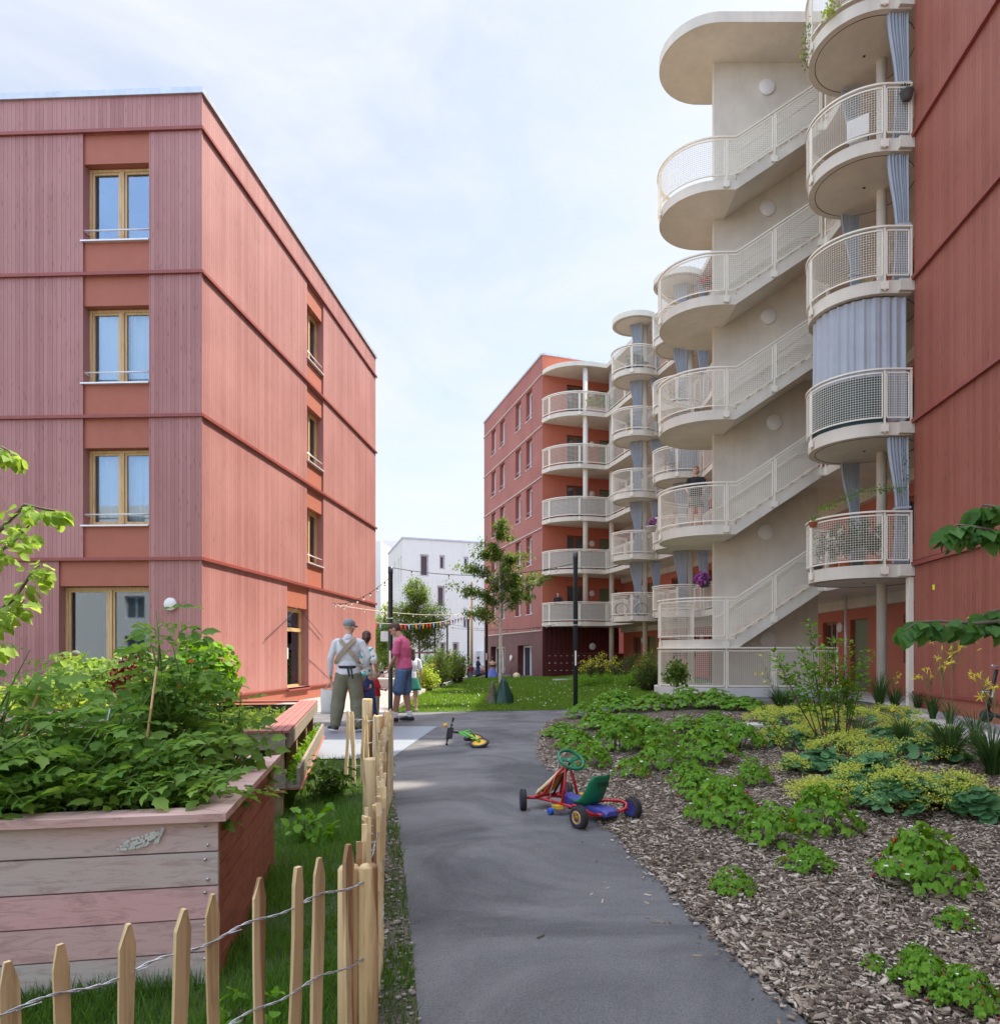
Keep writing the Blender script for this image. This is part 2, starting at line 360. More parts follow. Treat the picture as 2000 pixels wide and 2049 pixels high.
pm('frame_white', (.75,.74,.70), .4, .03)
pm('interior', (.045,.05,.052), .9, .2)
pm('curtain_white', (.80,.80,.82), .8, .04)
pm('curtain_grey', (.41,.44,.475), .8, .05)
pm('door_green', (.15,.18,.085), .5, .05)
pm('door_brown', (.25,.09,.035), .5, .1)
m, N_, L_, b = nmat('glass')
gl = nd(N_, 'ShaderNodeBsdfGlossy', Roughness=.02); gl.inputs[0].default_value = (.62,.75,.92,1)
tr = nd(N_, 'ShaderNodeBsdfTransparent'); tr.inputs[0].default_value = (.85,.9,.9,1); lw = nd(N_, 'ShaderNodeLayerWeight', Blend=.35)
ms = nd(N_, 'ShaderNodeMixShader'); L_.new(mth(N_, L_, 'ADD', mth(N_, L_, 'MULTIPLY', lw.outputs['Fresnel'], .6), .12), ms.inputs[0])
L_.new(tr.outputs[0], ms.inputs[1]); L_.new(gl.outputs[0], ms.inputs[2]); L_.new(ms.outputs[0], N_['Material Output'].inputs[0])
m, N_, L_, b = nmat('glass_dark'); b.inputs['Base Color'].default_value = (.05,.065,.075,1); b.inputs['Roughness'].default_value = .06; b.inputs['Specular IOR Level'].default_value = .9
b.inputs['Coat Weight'].default_value = .6; b.inputs['Coat Roughness'].default_value = .03
# ------------------------------------------------------------------ ground materials
def groundmat(name, fn):
    m, N, L, b = nmat(name); tc = nd(N, 'ShaderNodeTexCoord'); fn(N, L, b, tc.outputs['Object']); b.inputs['Roughness'].default_value = .9
def nzz(N, L, co, s, d=5, r=.6, dist=0):
    n = nd(N, 'ShaderNodeTexNoise', Scale=s, Detail=d, Roughness=r, Distortion=dist); L.new(co, n.inputs[0]); return n.outputs[0]
def f_asph(N, L, b, co):
    big = nzz(N, L, co, .75, 6, .62, .9); fine = nzz(N, L, co, 170, 3, .8); mid = nzz(N, L, co, 3.2, 5, .7)
    c = mixc(N, L, ramp(N, L, big, [(.38,0),(.6,1)]), (.055,.055,.058), (.175,.173,.172))
    c = mixc(N, L, mth(N, L, 'MULTIPLY', ramp(N, L, mid, [(.4,0),(.7,1)]), .45), c, (.09,.093,.11))
    vo = nd(N, 'ShaderNodeTexVoronoi', Scale=95); L.new(co, vo.inputs[0])
    c = mixc(N, L, ramp(N, L, fine, [(.45,0),(.72,.55)]), c, (.24,.235,.23))
    c = mixc(N, L, ramp(N, L, vo.outputs['Distance'], [(.12,.75),(.35,0)]), c, (.055,.057,.065))
    L.new(c, b.inputs['Base Color']); bump(N, L, b, vo.outputs['Distance'], .55, .006)
groundmat('asphalt', f_asph)
def f_soil(N, L, b, co):
    big = nzz(N, L, co, 1.3); fine = nzz(N, L, co, 45, 6, .75)
    c = mixc(N, L, big, (.05,.04,.035), (.13,.10,.085)); c = mixc(N, L, ramp(N, L, fine, [(.45,0),(.7,.8)]), c, (.26,.22,.18))
    L.new(c, b.inputs['Base Color']); bump(N, L, b, fine, 1, .03)
groundmat('soil', f_soil)
def f_mulch(N, L, b, co):
    mp = nd(N, 'ShaderNodeMapping'); mp.inputs['Scale'].default_value = (60,22,30); L.new(co, mp.inputs[0])
    w = nzz(N, L, co, 9, 3); vo = nd(N, 'ShaderNodeTexVoronoi', Scale=1.0); 
    ad = nd(N, 'ShaderNodeVectorMath', operation='ADD'); L.new(mp.outputs[0], ad.inputs[0])
    cb = nd(N, 'ShaderNodeCombineXYZ'); L.new(mth(N, L, 'MULTIPLY', w, 22), cb.inputs[0]); L.new(mth(N, L, 'MULTIPLY', w, -15), cb.inputs[1]); L.new(cb.outputs[0], ad.inputs[1])
    L.new(ad.outputs[0], vo.inputs[0]); sp = nd(N, 'ShaderNodeSeparateColor'); L.new(vo.outputs['Color'], sp.inputs[0])
    big = nzz(N, L, co, 1.1, 5)
    c = mixc(N, L, ramp(N, L, sp.outputs[0], [(.3,0),(.95,1)]), (.06,.042,.03), (.36,.29,.22))
    c = mixc(N, L, ramp(N, L, big, [(.35,.7),(.6,0)]), c, (.06,.042,.033))
    L.new(c, b.inputs['Base Color']); bump(N, L, b, vo.outputs['Distance'], 1, .02)
groundmat('mulch', f_mulch)
def f_grass(N, L, b, co):
    big = nzz(N, L, co, .8); fine = nzz(N, L, co, 40, 5, .7)
    c = mixc(N, L, big, (.045,.085,.018), (.09,.15,.035)); c = mixc(N, L, ramp(N, L, fine, [(.3,.6),(.7,0)]), c, (.03,.05,.012))
    L.new(c, b.inputs['Base Color']); bump(N, L, b, fine, 1, .03)
groundmat('grass_ground', f_grass)
def f_pave(N, L, b, co):
    big = nzz(N, L, co, .7); fine = nzz(N, L, co, 60, 4, .7)
    c = mixc(N, L, big, (.27,.245,.225), (.36,.33,.305)); c = mixc(N, L, ramp(N, L, fine, [(.5,0),(.8,.4)]), c, (.3,.27,.25)); L.new(c, b.inputs['Base Color'])
groundmat('paving', f_pave)
def f_gravel(N, L, b, co):
    vo = nd(N, 'ShaderNodeTexVoronoi', Scale=34); L.new(co, vo.inputs[0]); sp = nd(N, 'ShaderNodeSeparateColor'); L.new(vo.outputs['Color'], sp.inputs[0])
    c = mixc(N, L, sp.outputs[1], (.25,.25,.25), (.62,.61,.6)); c = mixc(N, L, ramp(N, L, vo.outputs['Distance'], [(.45,0),(.8,1)]), c, (.08,.075,.07))
    L.new(c, b.inputs['Base Color']); bump(N, L, b, vo.outputs['Distance'], 1, -.03)
groundmat('gravel', f_gravel)
def f_grit(N, L, b, co):
    fine = nzz(N, L, co, 55, 6, .8); big = nzz(N, L, co, 2.2)
    c = mixc(N, L, ramp(N, L, fine, [(.35,0),(.7,1)]), (.10,.08,.065), (.34,.30,.25)); c = mixc(N, L, ramp(N, L, big, [(.5,0),(.62,.6)]), c, (.07,.06,.045))
    L.new(c, b.inputs['Base Color']); bump(N, L, b, fine, 1, .02)
groundmat('grit', f_grit)
def f_grate(N, L, b, co):
    sp = nd(N, 'ShaderNodeSeparateXYZ'); L.new(co, sp.inputs[0])
    fx = mth(N, L, 'FRACT', mth(N, L, 'MULTIPLY', sp.outputs[0], 30)); fy = mth(N, L, 'FRACT', mth(N, L, 'MULTIPLY', sp.outputs[1], 30))
    hole = mth(N, L, 'MULTIPLY', mth(N, L, 'GREATER_THAN', fx, .4), mth(N, L, 'GREATER_THAN', fy, .4))
    pl = mth(N, L, 'LESS_THAN', mth(N, L, 'FRACT', mth(N, L, 'MULTIPLY', sp.outputs[1], .8)), .03)
    c = mixc(N, L, hole, (.32,.36,.40), (.18,.2,.225)); c = mixc(N, L, mth(N, L, 'MULTIPLY', pl, .7), c, (.2,.22,.24)); L.new(c, b.inputs['Base Color'])
    b.inputs['Metallic'].default_value = .35; bump(N, L, b, hole, .4, -.01)
groundmat('grating', f_grate)
M['grating'].node_tree.nodes['Principled BSDF'].inputs['Roughness'].default_value = .5
# ------------------------------------------------------------------ ground sheets
import bmesh
def sheet(name, poly, mat, dz, step=.6, far=False):
    bm = bmesh.new(); vs = [bm.verts.new((x,y,0)) for x,y in poly]; bm.faces.new(vs)
    x0, x1 = min(p[0] for p in poly), max(p[0] for p in poly); y0, y1 = min(p[1] for p in poly), max(p[1] for p in poly)
    def cuts(a, b): 
        r = []; 
        t = math.ceil(a/step)*step
        while t < b: r.append(t); t += step
        return [q for q in r if -8 <= q <= 52]
    for x in cuts(x0, x1): bmesh.ops.bisect_plane(bm, geom=bm.verts[:]+bm.edges[:]+bm.faces[:], plane_co=(x,0,0), plane_no=(1,0,0))
    for y in cuts(y0, y1): bmesh.ops.bisect_plane(bm, geom=bm.verts[:]+bm.edges[:]+bm.faces[:], plane_co=(0,y,0), plane_no=(0,1,0))
    bmesh.ops.triangulate(bm, faces=bm.faces[:])
    for v in bm.verts: v.co.z = H(v.co.x, v.co.y)+dz
    bmesh.ops.recalc_face_normals(bm, faces=bm.faces[:])
    me = bpy.data.meshes.new(name); bm.to_mesh(me); bm.free()
    if me.polygons and me.polygons[0].normal.z < 0: me.flip_normals()
    me.materials.append(mat); autouv(me); return tag(link(name, me), kind='structure')
def gp(*pts): return [G(*p) for p in pts]
sheet('ground', [(-300,-60),(300,-60),(300,400),(-300,400)], M['soil'], -.012, 1.2)
path_left = gp((838,2049),(826,1916),(813,1783),(803,1699),(790,1613),(783,1560))
path_right = gp((1614,2049),(1525,1959),(1452,1896),(1386,1828),(1315,1754),(1257,1697),(1220,1660),(1165,1600),(1121,1553),(1090,1527),(1079,1502),(1084,1466),(1105,1441),(1140,1434))
bed_back = [(1.9,14.6),(3.2,15.3),(5.0,15.9),(6.6,15.7),(7.35,14.9)]
sheet('path', [(-.30,1.2)]+path_left+[(-1.62,8.0),(-1.79,8.5),(-1.79,12.4),(-6,12.4),(-30,12.6),(-30,15.3),(-6.5,15.3),(-3.3,15.3),(-.2,15.9),(1.4,16.4),(2.7,17.3),(3.2,17.9),(8,17.85),(8,15.2),(7.35,14.9)]+bed_back[::-1][1:]+[path_right[-1]]+path_right[::-1][1:]+[(1.7,1.2)], M['asphalt'], .004)
sheet('lawn', [(-3.15,15.35),(-.2,15.95),(1.4,16.45),(2.6,17.35),(3.1,18.4),(3.2,21),(6.5,22),(6.5,30),(4.5,40.6),(.2,40.6),(-3.75,40.6),(-3.8,22.6)], M['grass_ground'], .006)
sheet('pavement', [(-30,15.35),(-3.3,15.35),(-4.0,22.6),(-3.95,40),(-3.95,60),(-30,60)], M['paving'], .004)
sheet('metal_grating', [(-5.2,8.5),(-1.79,8.5),(-1.79,12.35),(-5.2,12.35)], M['grating'], .009)
sheet('planter_lawn', [(-12,.3),(-.55,.3),(-.55,1.9),(-.95,4.2),(-1.5,6.9),(-1.8,8.46),(-5.25,8.46),(-5.25,12.3),(-12,12.3)], M['grass_ground'], .0)
sheet('path_verge', [(-.549,.3),(-.3,.8)]+path_left+[(-1.62,8.0),(-1.79,8.45),(-1.5,6.9),(-.949,4.2),(-.549,1.9)], M['grit'], .001)
sheet('mulch_bed', path_right[:-1]+[path_right[-1]]+bed_back+[(7.3,13.6),(6.2,12.2),(5.6,9),(5.5,1.2),(1.7,1.2)], M['mulch'], .012)
sheet('side_path', [(7.35,14.1),(6.3,12.2),(5.75,9),(5.7,1),(6.2,1),(6.45,9),(6.9,12.1),(7.5,13.8)], M['concrete_light'], .014)
sheet('gravel_strip', [(6.9,12.1),(6.45,9),(6.3,1),(6.9,1),(7.3,9),(7.55,13.9),(7.5,14.6),(7.3,14.6)], M['gravel'], .016)
sheet('gallery_floor', [(7.2,14.6),(12,14.6),(12,29),(8.3,29.5),(7.0,29),(7.2,18.2)], M['concrete_light'], .02)
kb = MB(); kb.sweep([(-3.86,22.2,H(-3.86,22.2)+.05),(-3.86,37.5,.02)], .16, .18); tag(kb.build('kerb', M['concrete_light']), kind='structure')
kb = MB(); kb.sweep([(-6.2,15.32,.0),(-3.2,15.32,.0)], .1, .05); tag(kb.build('kerb', M['concrete_light']), kind='structure')
# ------------------------------------------------------------------ facade tools
def V2(x, y, z=0): return Vector((x, y, z))
def facade(mb, org, u, s0, s1, z0, z1, ops, depth=.25, m=0, rm=1):
    """outer skin with openings (a, b, za, zb); n points outwards, u runs along the wall"""
    org = Vector(org); u = Vector(u).normalized(); n = Vector((u.y, -u.x, 0))
    ss = sorted({s0, s1, *[q for o in ops for q in o[:2]]}); zz = sorted({z0, z1, *[q for o in ops for q in o[2:4]]})
    P = lambda s, z, d=0: org+u*s+Vector((0,0,z))-n*d
    for i in range(len(ss)-1):
        for j in range(len(zz)-1):
            a, b_, c, d = ss[i], ss[i+1], zz[j], zz[j+1]; cs, cz = (a+b_)/2, (c+d)/2
            if any(o[0] < cs < o[1] and o[2] < cz < o[3] for o in ops): continue
            mb.quad(P(a,c), P(b_,c), P(b_,d), P(a,d), m)
    for a, b_, c, d in ops:
        mb.quad(P(a,c), P(a,d), P(a,d,depth), P(a,c,depth), rm); mb.quad(P(b_,c), P(b_,c,depth), P(b_,d,depth), P(b_,d), rm)
        mb.quad(P(a,d), P(b_,d), P(b_,d,depth), P(a,d,depth), rm); mb.quad(P(a,c), P(a,c,depth), P(b_,c,depth), P(b_,c), rm)
def slab_on(mb, org, u, s0, s1, z0, z1, d0, d1, m=0):   # box in front (d>0) of / behind (d<0) a wall line
    org = Vector(org); u = Vector(u).normalized(); n = Vector((u.y, -u.x, 0))
    mb.obox(org+u*s0+n*d0+Vector((0,0,z0)), u*(s1-s0), n*(d1-d0), Vector((0,0,z1-z0)), m)
def curtain_sheet(mb, A, B, z0, z1, amp=.035, waves=None, top_full=1.0, m=0, nz_=8, tie=None):
    A, B = Vector(A), Vector(B); L = (B-A).length; waves = waves or max(3, int(L/.13)); t = (B-A)/L; n = Vector((-t.y, t.x, 0))
    nu = waves*6; vs = []
    for j in range(nz_+1):
        z = z1+(z0-z1)*j/nz_; w = 1.0; c = .5
        if tie: zt, wt, ct = tie; q = abs(z-zt)/(z1-zt if z > zt else max(.3,(zt-z0))*2.2); w = wt+(1-wt)*sm(min(1,q)); c = ct+(.5-ct)*sm(min(1,q))
        for i in range(nu+1):
            f = i/nu; s = (c+(f-.5)*w)
            o = amp*(math.sin(f*waves*2*PI+math.sin(f*9)*1.2)+.4*math.sin(f*waves*4.3*PI+1))*(.7+.3*w)
            vs.append(A+t*(s*L)+n*o+Vector((0,0,z)))
    mb.add(vs, [(j*(nu+1)+i, j*(nu+1)+i+1, (j+1)*(nu+1)+i+1, (j+1)*(nu+1)+i) for j in range(nz_) for i in range(nu)], m, True)
def window(parent, org, u, s0, s1, z0, z1, d, fm='frame_wood', gm='glass', fw=.055, mull=(.5,), sill=None, rail=False, room=True, curtain=None, openleaf=False, transom=None, name='window'):
    org = Vector(org); u = Vector(u).normalized(); mb = MB()
    def fr(a, b_, c, e, t0, t1): slab_on(mb, org, u, a, b_, c, e, -t0, -t1)
    fr(s0+.002, s0+fw, z0+.002, z1-.002, d+.05, d-.02); fr(s1-fw, s1-.002, z0+.002, z1-.002, d+.05, d-.02)
    fr(s0+fw+.001, s1-fw-.001, z1-fw, z1-.002, d+.05, d-.02); fr(s0+fw+.001, s1-fw-.001, z0+.002, z0+fw, d+.05, d-.02)
    for q in mull:
        c = s0+(s1-s0)*q; fr(c-fw*.8, c-.002, z0+fw+.001, z1-fw-.001, d+.045, d-.03); fr(c+.002, c+fw*.8, z0+fw+.001, z1-fw-.001, d+.045, d-.03)
    if transom: fr(s0+fw+.001, s1-fw-.001, transom-.05, transom+.05, d+.048, d-.035)
    # inner sash line
    es = [s0+fw]+[s0+(s1-s0)*q for q in mull]+[s1-fw]
    for i in range(len(es)-1):
        a, b_ = es[i]+(.045 if i else .0), es[i+1]-(.045 if i < len(es)-2 else 0)
        for (p, q_, r, t) in ((a+.001,a+.045,z0+fw+.001,z1-fw-.001),(b_-.045,b_-.001,z0+fw+.001,z1-fw-.001),(a+.046,b_-.046,z1-fw-.045,z1-fw-.001),(a+.046,b_-.046,z0+fw+.001,z0+fw+.045)): fr(p, q_, r, t, d+.055, d+.0)
    w = mb.build(name, M[fm], parent)
    pb = MB(); slab_on(pb, org, u, s0+fw-.01, s1-fw+.01, z0+fw-.01, z1-fw+.01, -(d+.032), -(d+.026)); pb.build('pane', M[gm], w)
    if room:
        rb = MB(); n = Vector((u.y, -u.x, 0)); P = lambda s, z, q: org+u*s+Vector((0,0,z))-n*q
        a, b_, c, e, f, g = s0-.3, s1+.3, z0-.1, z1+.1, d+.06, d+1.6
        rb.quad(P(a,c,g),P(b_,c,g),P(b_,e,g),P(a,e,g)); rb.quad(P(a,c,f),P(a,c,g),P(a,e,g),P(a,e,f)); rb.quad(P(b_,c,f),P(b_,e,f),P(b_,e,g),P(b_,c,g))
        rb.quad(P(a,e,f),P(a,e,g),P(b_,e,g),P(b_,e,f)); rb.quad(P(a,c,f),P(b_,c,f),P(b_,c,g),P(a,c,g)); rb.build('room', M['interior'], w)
    if curtain:
        cb = MB(); n = Vector((u.y, -u.x, 0))
        for a, b_ in curtain: curtain_sheet(cb, org+u*(s0+(s1-s0)*a)-n*(d+.16), org+u*(s0+(s1-s0)*b_)-n*(d+.16), z0+.05, z1-.02, .02)
        cb.build('curtain', M['curtain_white'], w)
    if sill:
        sb = MB(); slab_on(sb, org, u, s0-.0+sill[0], s1+sill[1], z0-.03, z0, -(d-.03), .035); sb.build('sill', M['alu'], w)
    if rail:
        rb = MB(); n = Vector((u.y, -u.x, 0)); z = z0+rail
        rb.tube([org+u*(s0+.02)-n*.04+Vector((0,0,z)), org+u*(s1-.02)-n*.04+Vector((0,0,z))], .016, 8)
        rb.tube([org+u*(s0+.01)-n*.04+Vector((0,0,z)), org+u*(s0+.01)-n*(d)+Vector((0,0,z-.02))], .013, 6); rb.build('guard_rail', M['alu'], w)
    return w
def round_lamp(parent, c, n, r=.13, name='wall_lamp', t=.07):
    n = Vector(n).normalized(); rot = n.to_track_quat('Z','Y').to_matrix(); mb = MB()
    mb.lathe([(r*.97,0),(r,.01),(r,t*.8),(r*.93,t),(.001,t+.004)], c, 28, 0, rot); return mb.build(name, M['lamp_white'], parent)
# ------------------------------------------------------------------ left timber house
LB = Vector((-6.84,14.35,0)); UL = Vector((1,-.0437,0)).normalized(); UR = Vector((.0437,1,0)).normalized()
lh = thing('timber_house', 'four storey house of red vertical boards with honey coloured window frames, at the left', 'building', (-9,18,0))
A0 = LB-UL*14                                        # the front runs from far left to the corner
F = lambda a: 14-a                                  # distance left of the corner -> distance along the wall
wl = MB(); ops = []
for k in range(3): ops.append((F(2.47), F(1.09), 3.2+2.9*k+.03, 6.1+2.9*k-.03))
ops.append((F(2.98), F(1.09), .4, 3.17))
for q in (6.9, 10.7):
    for k in range(3): ops.append((F(q+1.4), F(q), 3.2+2.9*k+.03, 6.1+2.9*k-.03))
facade(wl, A0, UL, 0, 14, .38, 12.62, ops, .26, 0, 0)
ops2 = []
for k in range(3): ops2.append((5.74, 7.07, 3.2+2.9*k+.03, 6.1+2.9*k-.03))
ops2.append((4.34, 5.87, .26, 3.17))
facade(wl, LB, UR, 0, 12.8, .38, 12.62, [o if o[2] > .3 else (o[0],o[1],.38,o[3]) for o in ops2], .26, 0, 0)
n1 = Vector((UL.y,-UL.x,0)); n2 = Vector((UR.y,-UR.x,0))
far_r = LB+UR*12.8
wl.quad(far_r, far_r-n2*13, far_r-n2*13+V2(0,0,12.62), far_r+V2(0,0,12.62), 0)
wl.quad(A0, A0+V2(0,0,12.62), A0+UR*12.8+V2(0,0,12.62), A0+UR*12.8, 0)
wl.quad(LB+V2(0,0,12.6), far_r+V2(0,0,12.6), A0+UR*12.8+V2(0,0,12.6), A0+V2(0,0,12.6), 1)
wl.build('wall', [M['clad_red'], M['zinc']], lh)
cp = MB(); slab_on(cp, A0, UL, 0, 14.05, 12.6, 12.72, -.35, .05); slab_on(cp, LB, UR, .052, 12.85, 12.602, 12.722, -.35, .05); 
cp.build('coping', M['zinc'], lh)
bl = MB()
for k in range(4):
    z = 3.2+2.9*k
    slab_on(bl, A0, UL, 0, 14.05, z-.03, z+.035, .004, .055); slab_on(bl, LB, UR, .0, 12.86, z-.031, z+.034, .004, .055)
bl.build('belt_course', M['belt_red'], lh)
cb_ = MB(); cb_.box(LB.x-.035, LB.x+.012, LB.y-.015, LB.y+.03, .38, 12.6); cb_.build('corner_trim', M['clad_red'], lh)
def span(o, u, a, b_, c, d): t_ = MB(); slab_on(t_, o, u, a+.002, b_-.002, c, d, -.23, -.045); t_.build('spandrel_panel', M['panel_red'], lh)
for q, w_ in ((1.09,1.38), (6.9,1.4), (10.7,1.4)):
    for k in range(3):
        z = 3.2+2.9*k; span(A0, UL, F(q+w_), F(q), z+.034, z+.70); span(A0, UL, F(q+w_), F(q), z+2.28, z+2.87)
span(A0, UL, F(2.98), F(1.09), 2.66, 3.168)
for k in range(3):
    z = 3.2+2.9*k; span(LB, UR, 5.74, 7.07, z+.034, z+.70); span(LB, UR, 5.74, 7.07, z+2.28, z+2.87)
span(LB, UR, 4.34, 5.87, 2.55, 3.168)
for q in (1.09, 6.9, 10.7):
    w_ = 1.38 if q < 2 else 1.4
    for k in range(3):
        z = 3.2+2.9*k
        window(lh, A0, UL, F(q+w_), F(q), z+.70, z+2.27, .22, sill=(-.04,.0), rail=.22, curtain=[[(.03,.97)],[(.03,.5),(.55,.97)],None][k] if q < 2 else [(.05,.4)])
window(lh, A0, UL, F(2.98), F(1.09), .42, 2.65, .22, sill=(0,0))
for k in range(3):
    z = 3.2+2.9*k; window(lh, LB, UR, 5.74, 7.07, z+.70, z+2.27, .22, sill=(0,.0), rail=.22)
window(lh, LB, UR, 4.36, 5.85, .34, 2.54, .22, transom=1.95, mull=(), name='door')
pb = MB(); slab_on(pb, A0, UL, 0, 13.99, -.3, .34, -.2, -.02); slab_on(pb, LB, UR, 0, 12.8, -.6, .335, -.2, -.02); pb.build('plinth', M['panel_red'], lh)
pb = MB(); slab_on(pb, A0, UL, 0, 14.0, .341, .378, -.2, .03); slab_on(pb, LB, UR, .031, 4.33, .341, .378, -.2, .03); slab_on(pb, LB, UR, 5.88, 12.82, .341, .378, -.2, .03); slab_on(pb, LB, UR, 4.33, 5.88, .30, .336, -.21, .06)
pb.build('plinth_ledge', M['belt_red'], lh)
round_lamp(lh, LB-UL*.62+V2(0,0,2.28)+n1*.003, n1, .13)
no_ = MB(); slab_on(no_, LB, UR, 4.75, 4.98, 1.15, 1.45, -.235, -.23); no_.build('door_notice', M['render_white'], lh)
# ------------------------------------------------------------------ far house with rounded balconies
C0 = Vector((.14,40.4,0)); VL = Vector((-.356,1,0)).normalized(); UF = Vector((.942,.335,0)).normalized(); NF = Vector((.335,-.942,0))
fh = thing('balcony_house', 'far terracotta house with a dark brown ground floor and rounded corner balconies', 'building', (.14,40.4,0))
LF = C0+VL*12.7; UFL = -VL                            # left face drawn from its far end to the corner
G_ = lambda t: 12.7-t
wins = [(1.83,2.92),(3.94,5.06),(7.41,8.57),(9.62,10.7)]
wb = MB(); fo = []
for k in range(5):
    zb = 2.7+2.92*k
    for a, b_ in wins: fo.append((G_(b_), G_(a), zb+1.0, zb+2.75))
facade(wb, LF, UFL, 0, 12.7, 2.72, 18.35, fo, .3, 0, 0)
go = [(G_(7.6),G_(4.9),-.3,1.85),(G_(3.5),G_(.95),-.3,1.85)]
go = [(G_(10.9),G_(7.4),-.6,1.85),(G_(4.6),G_(1.8),-.6,1.85)]
facade(wb, LF, UFL, 0, 12.7, -.8, 2.6, go, .5, 1, 2)
P0 = Vector((4.95,42.1,0)); P1 = Vector((8.75,30.0,0)); P2 = Vector((9.28,14.45,0))
flen = (P0-C0).length; UC = (P0-C0).normalized()
wb.quad(LF+V2(0,0,2.6), C0+V2(0,0,2.6), C0+V2(0,0,2.72), LF+V2(0,0,2.72), 0)
wb.quad(LF, LF+V2(0,0,18.3), LF+V2(13,4,18.3), LF+V2(13,4,0), 0)
wb.prism([(C0.x+.3,C0.y+.2),(LF.x+.3,LF.y-.2),(LF.x+12,LF.y+4),(P0.x+10,P0.y+5),(P0.x+.3,P0.y+.2)], 18.0, 18.2, 0)
wb.build('wall', [M['clad_far'], M['clad_dark'], M['brown_metal']], fh)
for k in range(5):
    zb = 2.7+2.92*k
    for a, b_ in wins: window(fh, LF, UFL, G_(b_), G_(a), zb+1.0, zb+2.75, .26, fm='frame_white', gm='glass_dark', mull=(), fw=.09, sill=(-.1,.02), rail=.3 if k else False, room=False)
for a, b_, c, d in go: window(fh, LF, UFL, a, b_, c, d, .4, fm='frame_white', gm='glass_dark', mull=(.5,), fw=.09, room=False)
t_ = MB()
for k in range(6):
    z = 2.66+2.92*k; slab_on(t_, LF, UFL, -.05, 12.66, z-.03, z+.03, .004, .06)
t_.build('belt_course', pm('belt_pale', (.55,.47,.43), .5, .1), fh)
t_ = MB(); slab_on(t_, LF, UFL, -.05, 12.7, 18.35, 18.47, -.4, .06); slab_on(t_, C0, UC, .05, flen+6, 18.35, 18.465, -.4, .06); t_.build('coping', M['zinc'], fh)
for q in (5.9, 11.9): round_lamp(fh, LF+UFL*G_(q)+V2(0,0,1.05)-VL*0+Vector((UFL.y,-UFL.x,0))*.01, Vector((UFL.y,-UFL.x,0)), .2)
# facade behind the balconies: smooth orange boards with green doors
fw_ = MB(); fo2 = []
for k in range(5):
    z0 = .2+2.9*(k+1)
    fo2 += [(1.5,2.6,z0+.2,z0+2.15),(3.55,4.65,z0+.05,z0+2.05)]
facade(fw_, C0, UC, 0.003, flen, 2.95, 18.35, fo2, .18, 0, 1)
slab_on(fw_, C0, UC, .003, flen, -.5, 1.35, -.2, .0, 1)
fw_.build('balcony_wall', [M['panel_orange'], M['brown_metal']], fh)
cor = MB(); x = 0.05
while x < flen-.3:
    slab_on(cor, C0, UC, x, x+.14, 1.36, 2.95, -.1, .06); slab_on(cor, C0, UC, x+.14, x+.28, 1.36, 2.95, -.1, -.02); x += .28
cor.build('corrugated_cladding', M['brown_metal'], fh)
mbx = MB()
for i in range(11):
    for j in range(3): slab_on(mbx, C0, UC, .25+i*.36, .56+i*.36, .05+j*.42, .42+j*.42, .002, .02); 
mbx.build('letterbox_panel', M['brown_metal'], fh)
mbx = MB()
for i in range(11):
    for j in range(3): slab_on(mbx, C0, UC, .36+i*.36, .46+i*.36, .36+j*.42, .39+j*.42, .021, .026)
mbx.build('letterbox_label', M['lamp_white'], fh)
for k in range(5):
    z0 = .2+2.9*(k+1)
    window(fh, C0, UC, 1.5, 2.6, z0+.2, z0+2.15, .15, fm='door_brown', gm='glass_dark', mull=(.5,), fw=.06, room=False)
    dmb = MB(); slab_on(dmb, C0, UC, 3.56, 4.64, z0+.06, z0+2.04, -.17, -.1); dmb.build('door', M['door_green'], fh)
    round_lamp(fh, C0+UC*3.05+V2(0,0,z0+1.75)+NF*.01, NF, .17)
round_lamp(fh, C0+UC*3.05+V2(0,0,1.75)+NF*.08, NF, .2)
# ------------------------------------------------------------------ long gallery house on the right
gh = thing('gallery_house', 'long orange house with concrete access galleries, its red boarded end wall at the right', 'building', (9,20,0))
rb = MB(); R1 = Vector((7.60,14.42,0)); DR = Vector((-.072,-1,0)).normalized()
zt = 21.5  # unseen top made taller than the galleries to throw shade on the near planter
facade(rb, R1, DR, 0, 26, .52, zt, [], .2)
rb.quad(R1+V2(0,0,.0), R1+V2(0,0,zt), R1+V2(1.9,.0,zt), R1+V2(1.9,0,0), 0)
rb.quad(R1+DR*26, R1+DR*26+V2(10,0,0), R1+DR*26+V2(10,0,zt), R1+DR*26+V2(0,0,zt), 0)
rb.quad(R1+V2(0,0,zt), R1+DR*26+V2(0,0,zt), R1+DR*26+V2(12,0,zt), R1+V2(12,0,zt), 0)
rb.quad(R1+V2(12,0,0), R1+V2(12,0,zt), R1+DR*26+V2(12,0,zt), R1+DR*26+V2(12,0,0), 0)
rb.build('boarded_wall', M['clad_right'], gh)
bb = MB()
for k in range(6): slab_on(bb, R1, DR, 0, 26, 3.06+2.9*k, 3.14+2.9*k, .004, .07)
bb.build('belt_course', M['belt_red'], gh)
bb = MB()
for k in range(6): slab_on(bb, R1, DR, 0, 26, 3.142+2.9*k, 3.165+2.9*k, .002, .03)
bb.build('shadow_gap', M['black'], gh)
bb = MB(); slab_on(bb, R1, DR, 0, 26, -.1, .46, -.3, -.012); bb.build('plinth', M['panel_red'], gh)
bb = MB(); slab_on(bb, R1, DR, -.06, 26, .461, .525, -.3, .035); bb.build('plinth_ledge', M['belt_red'], gh)
bb = MB(); bb.box(7.50,7.60,14.44,14.56,0.05,2.84); bb.build('corner_post', M['cream'], gh)
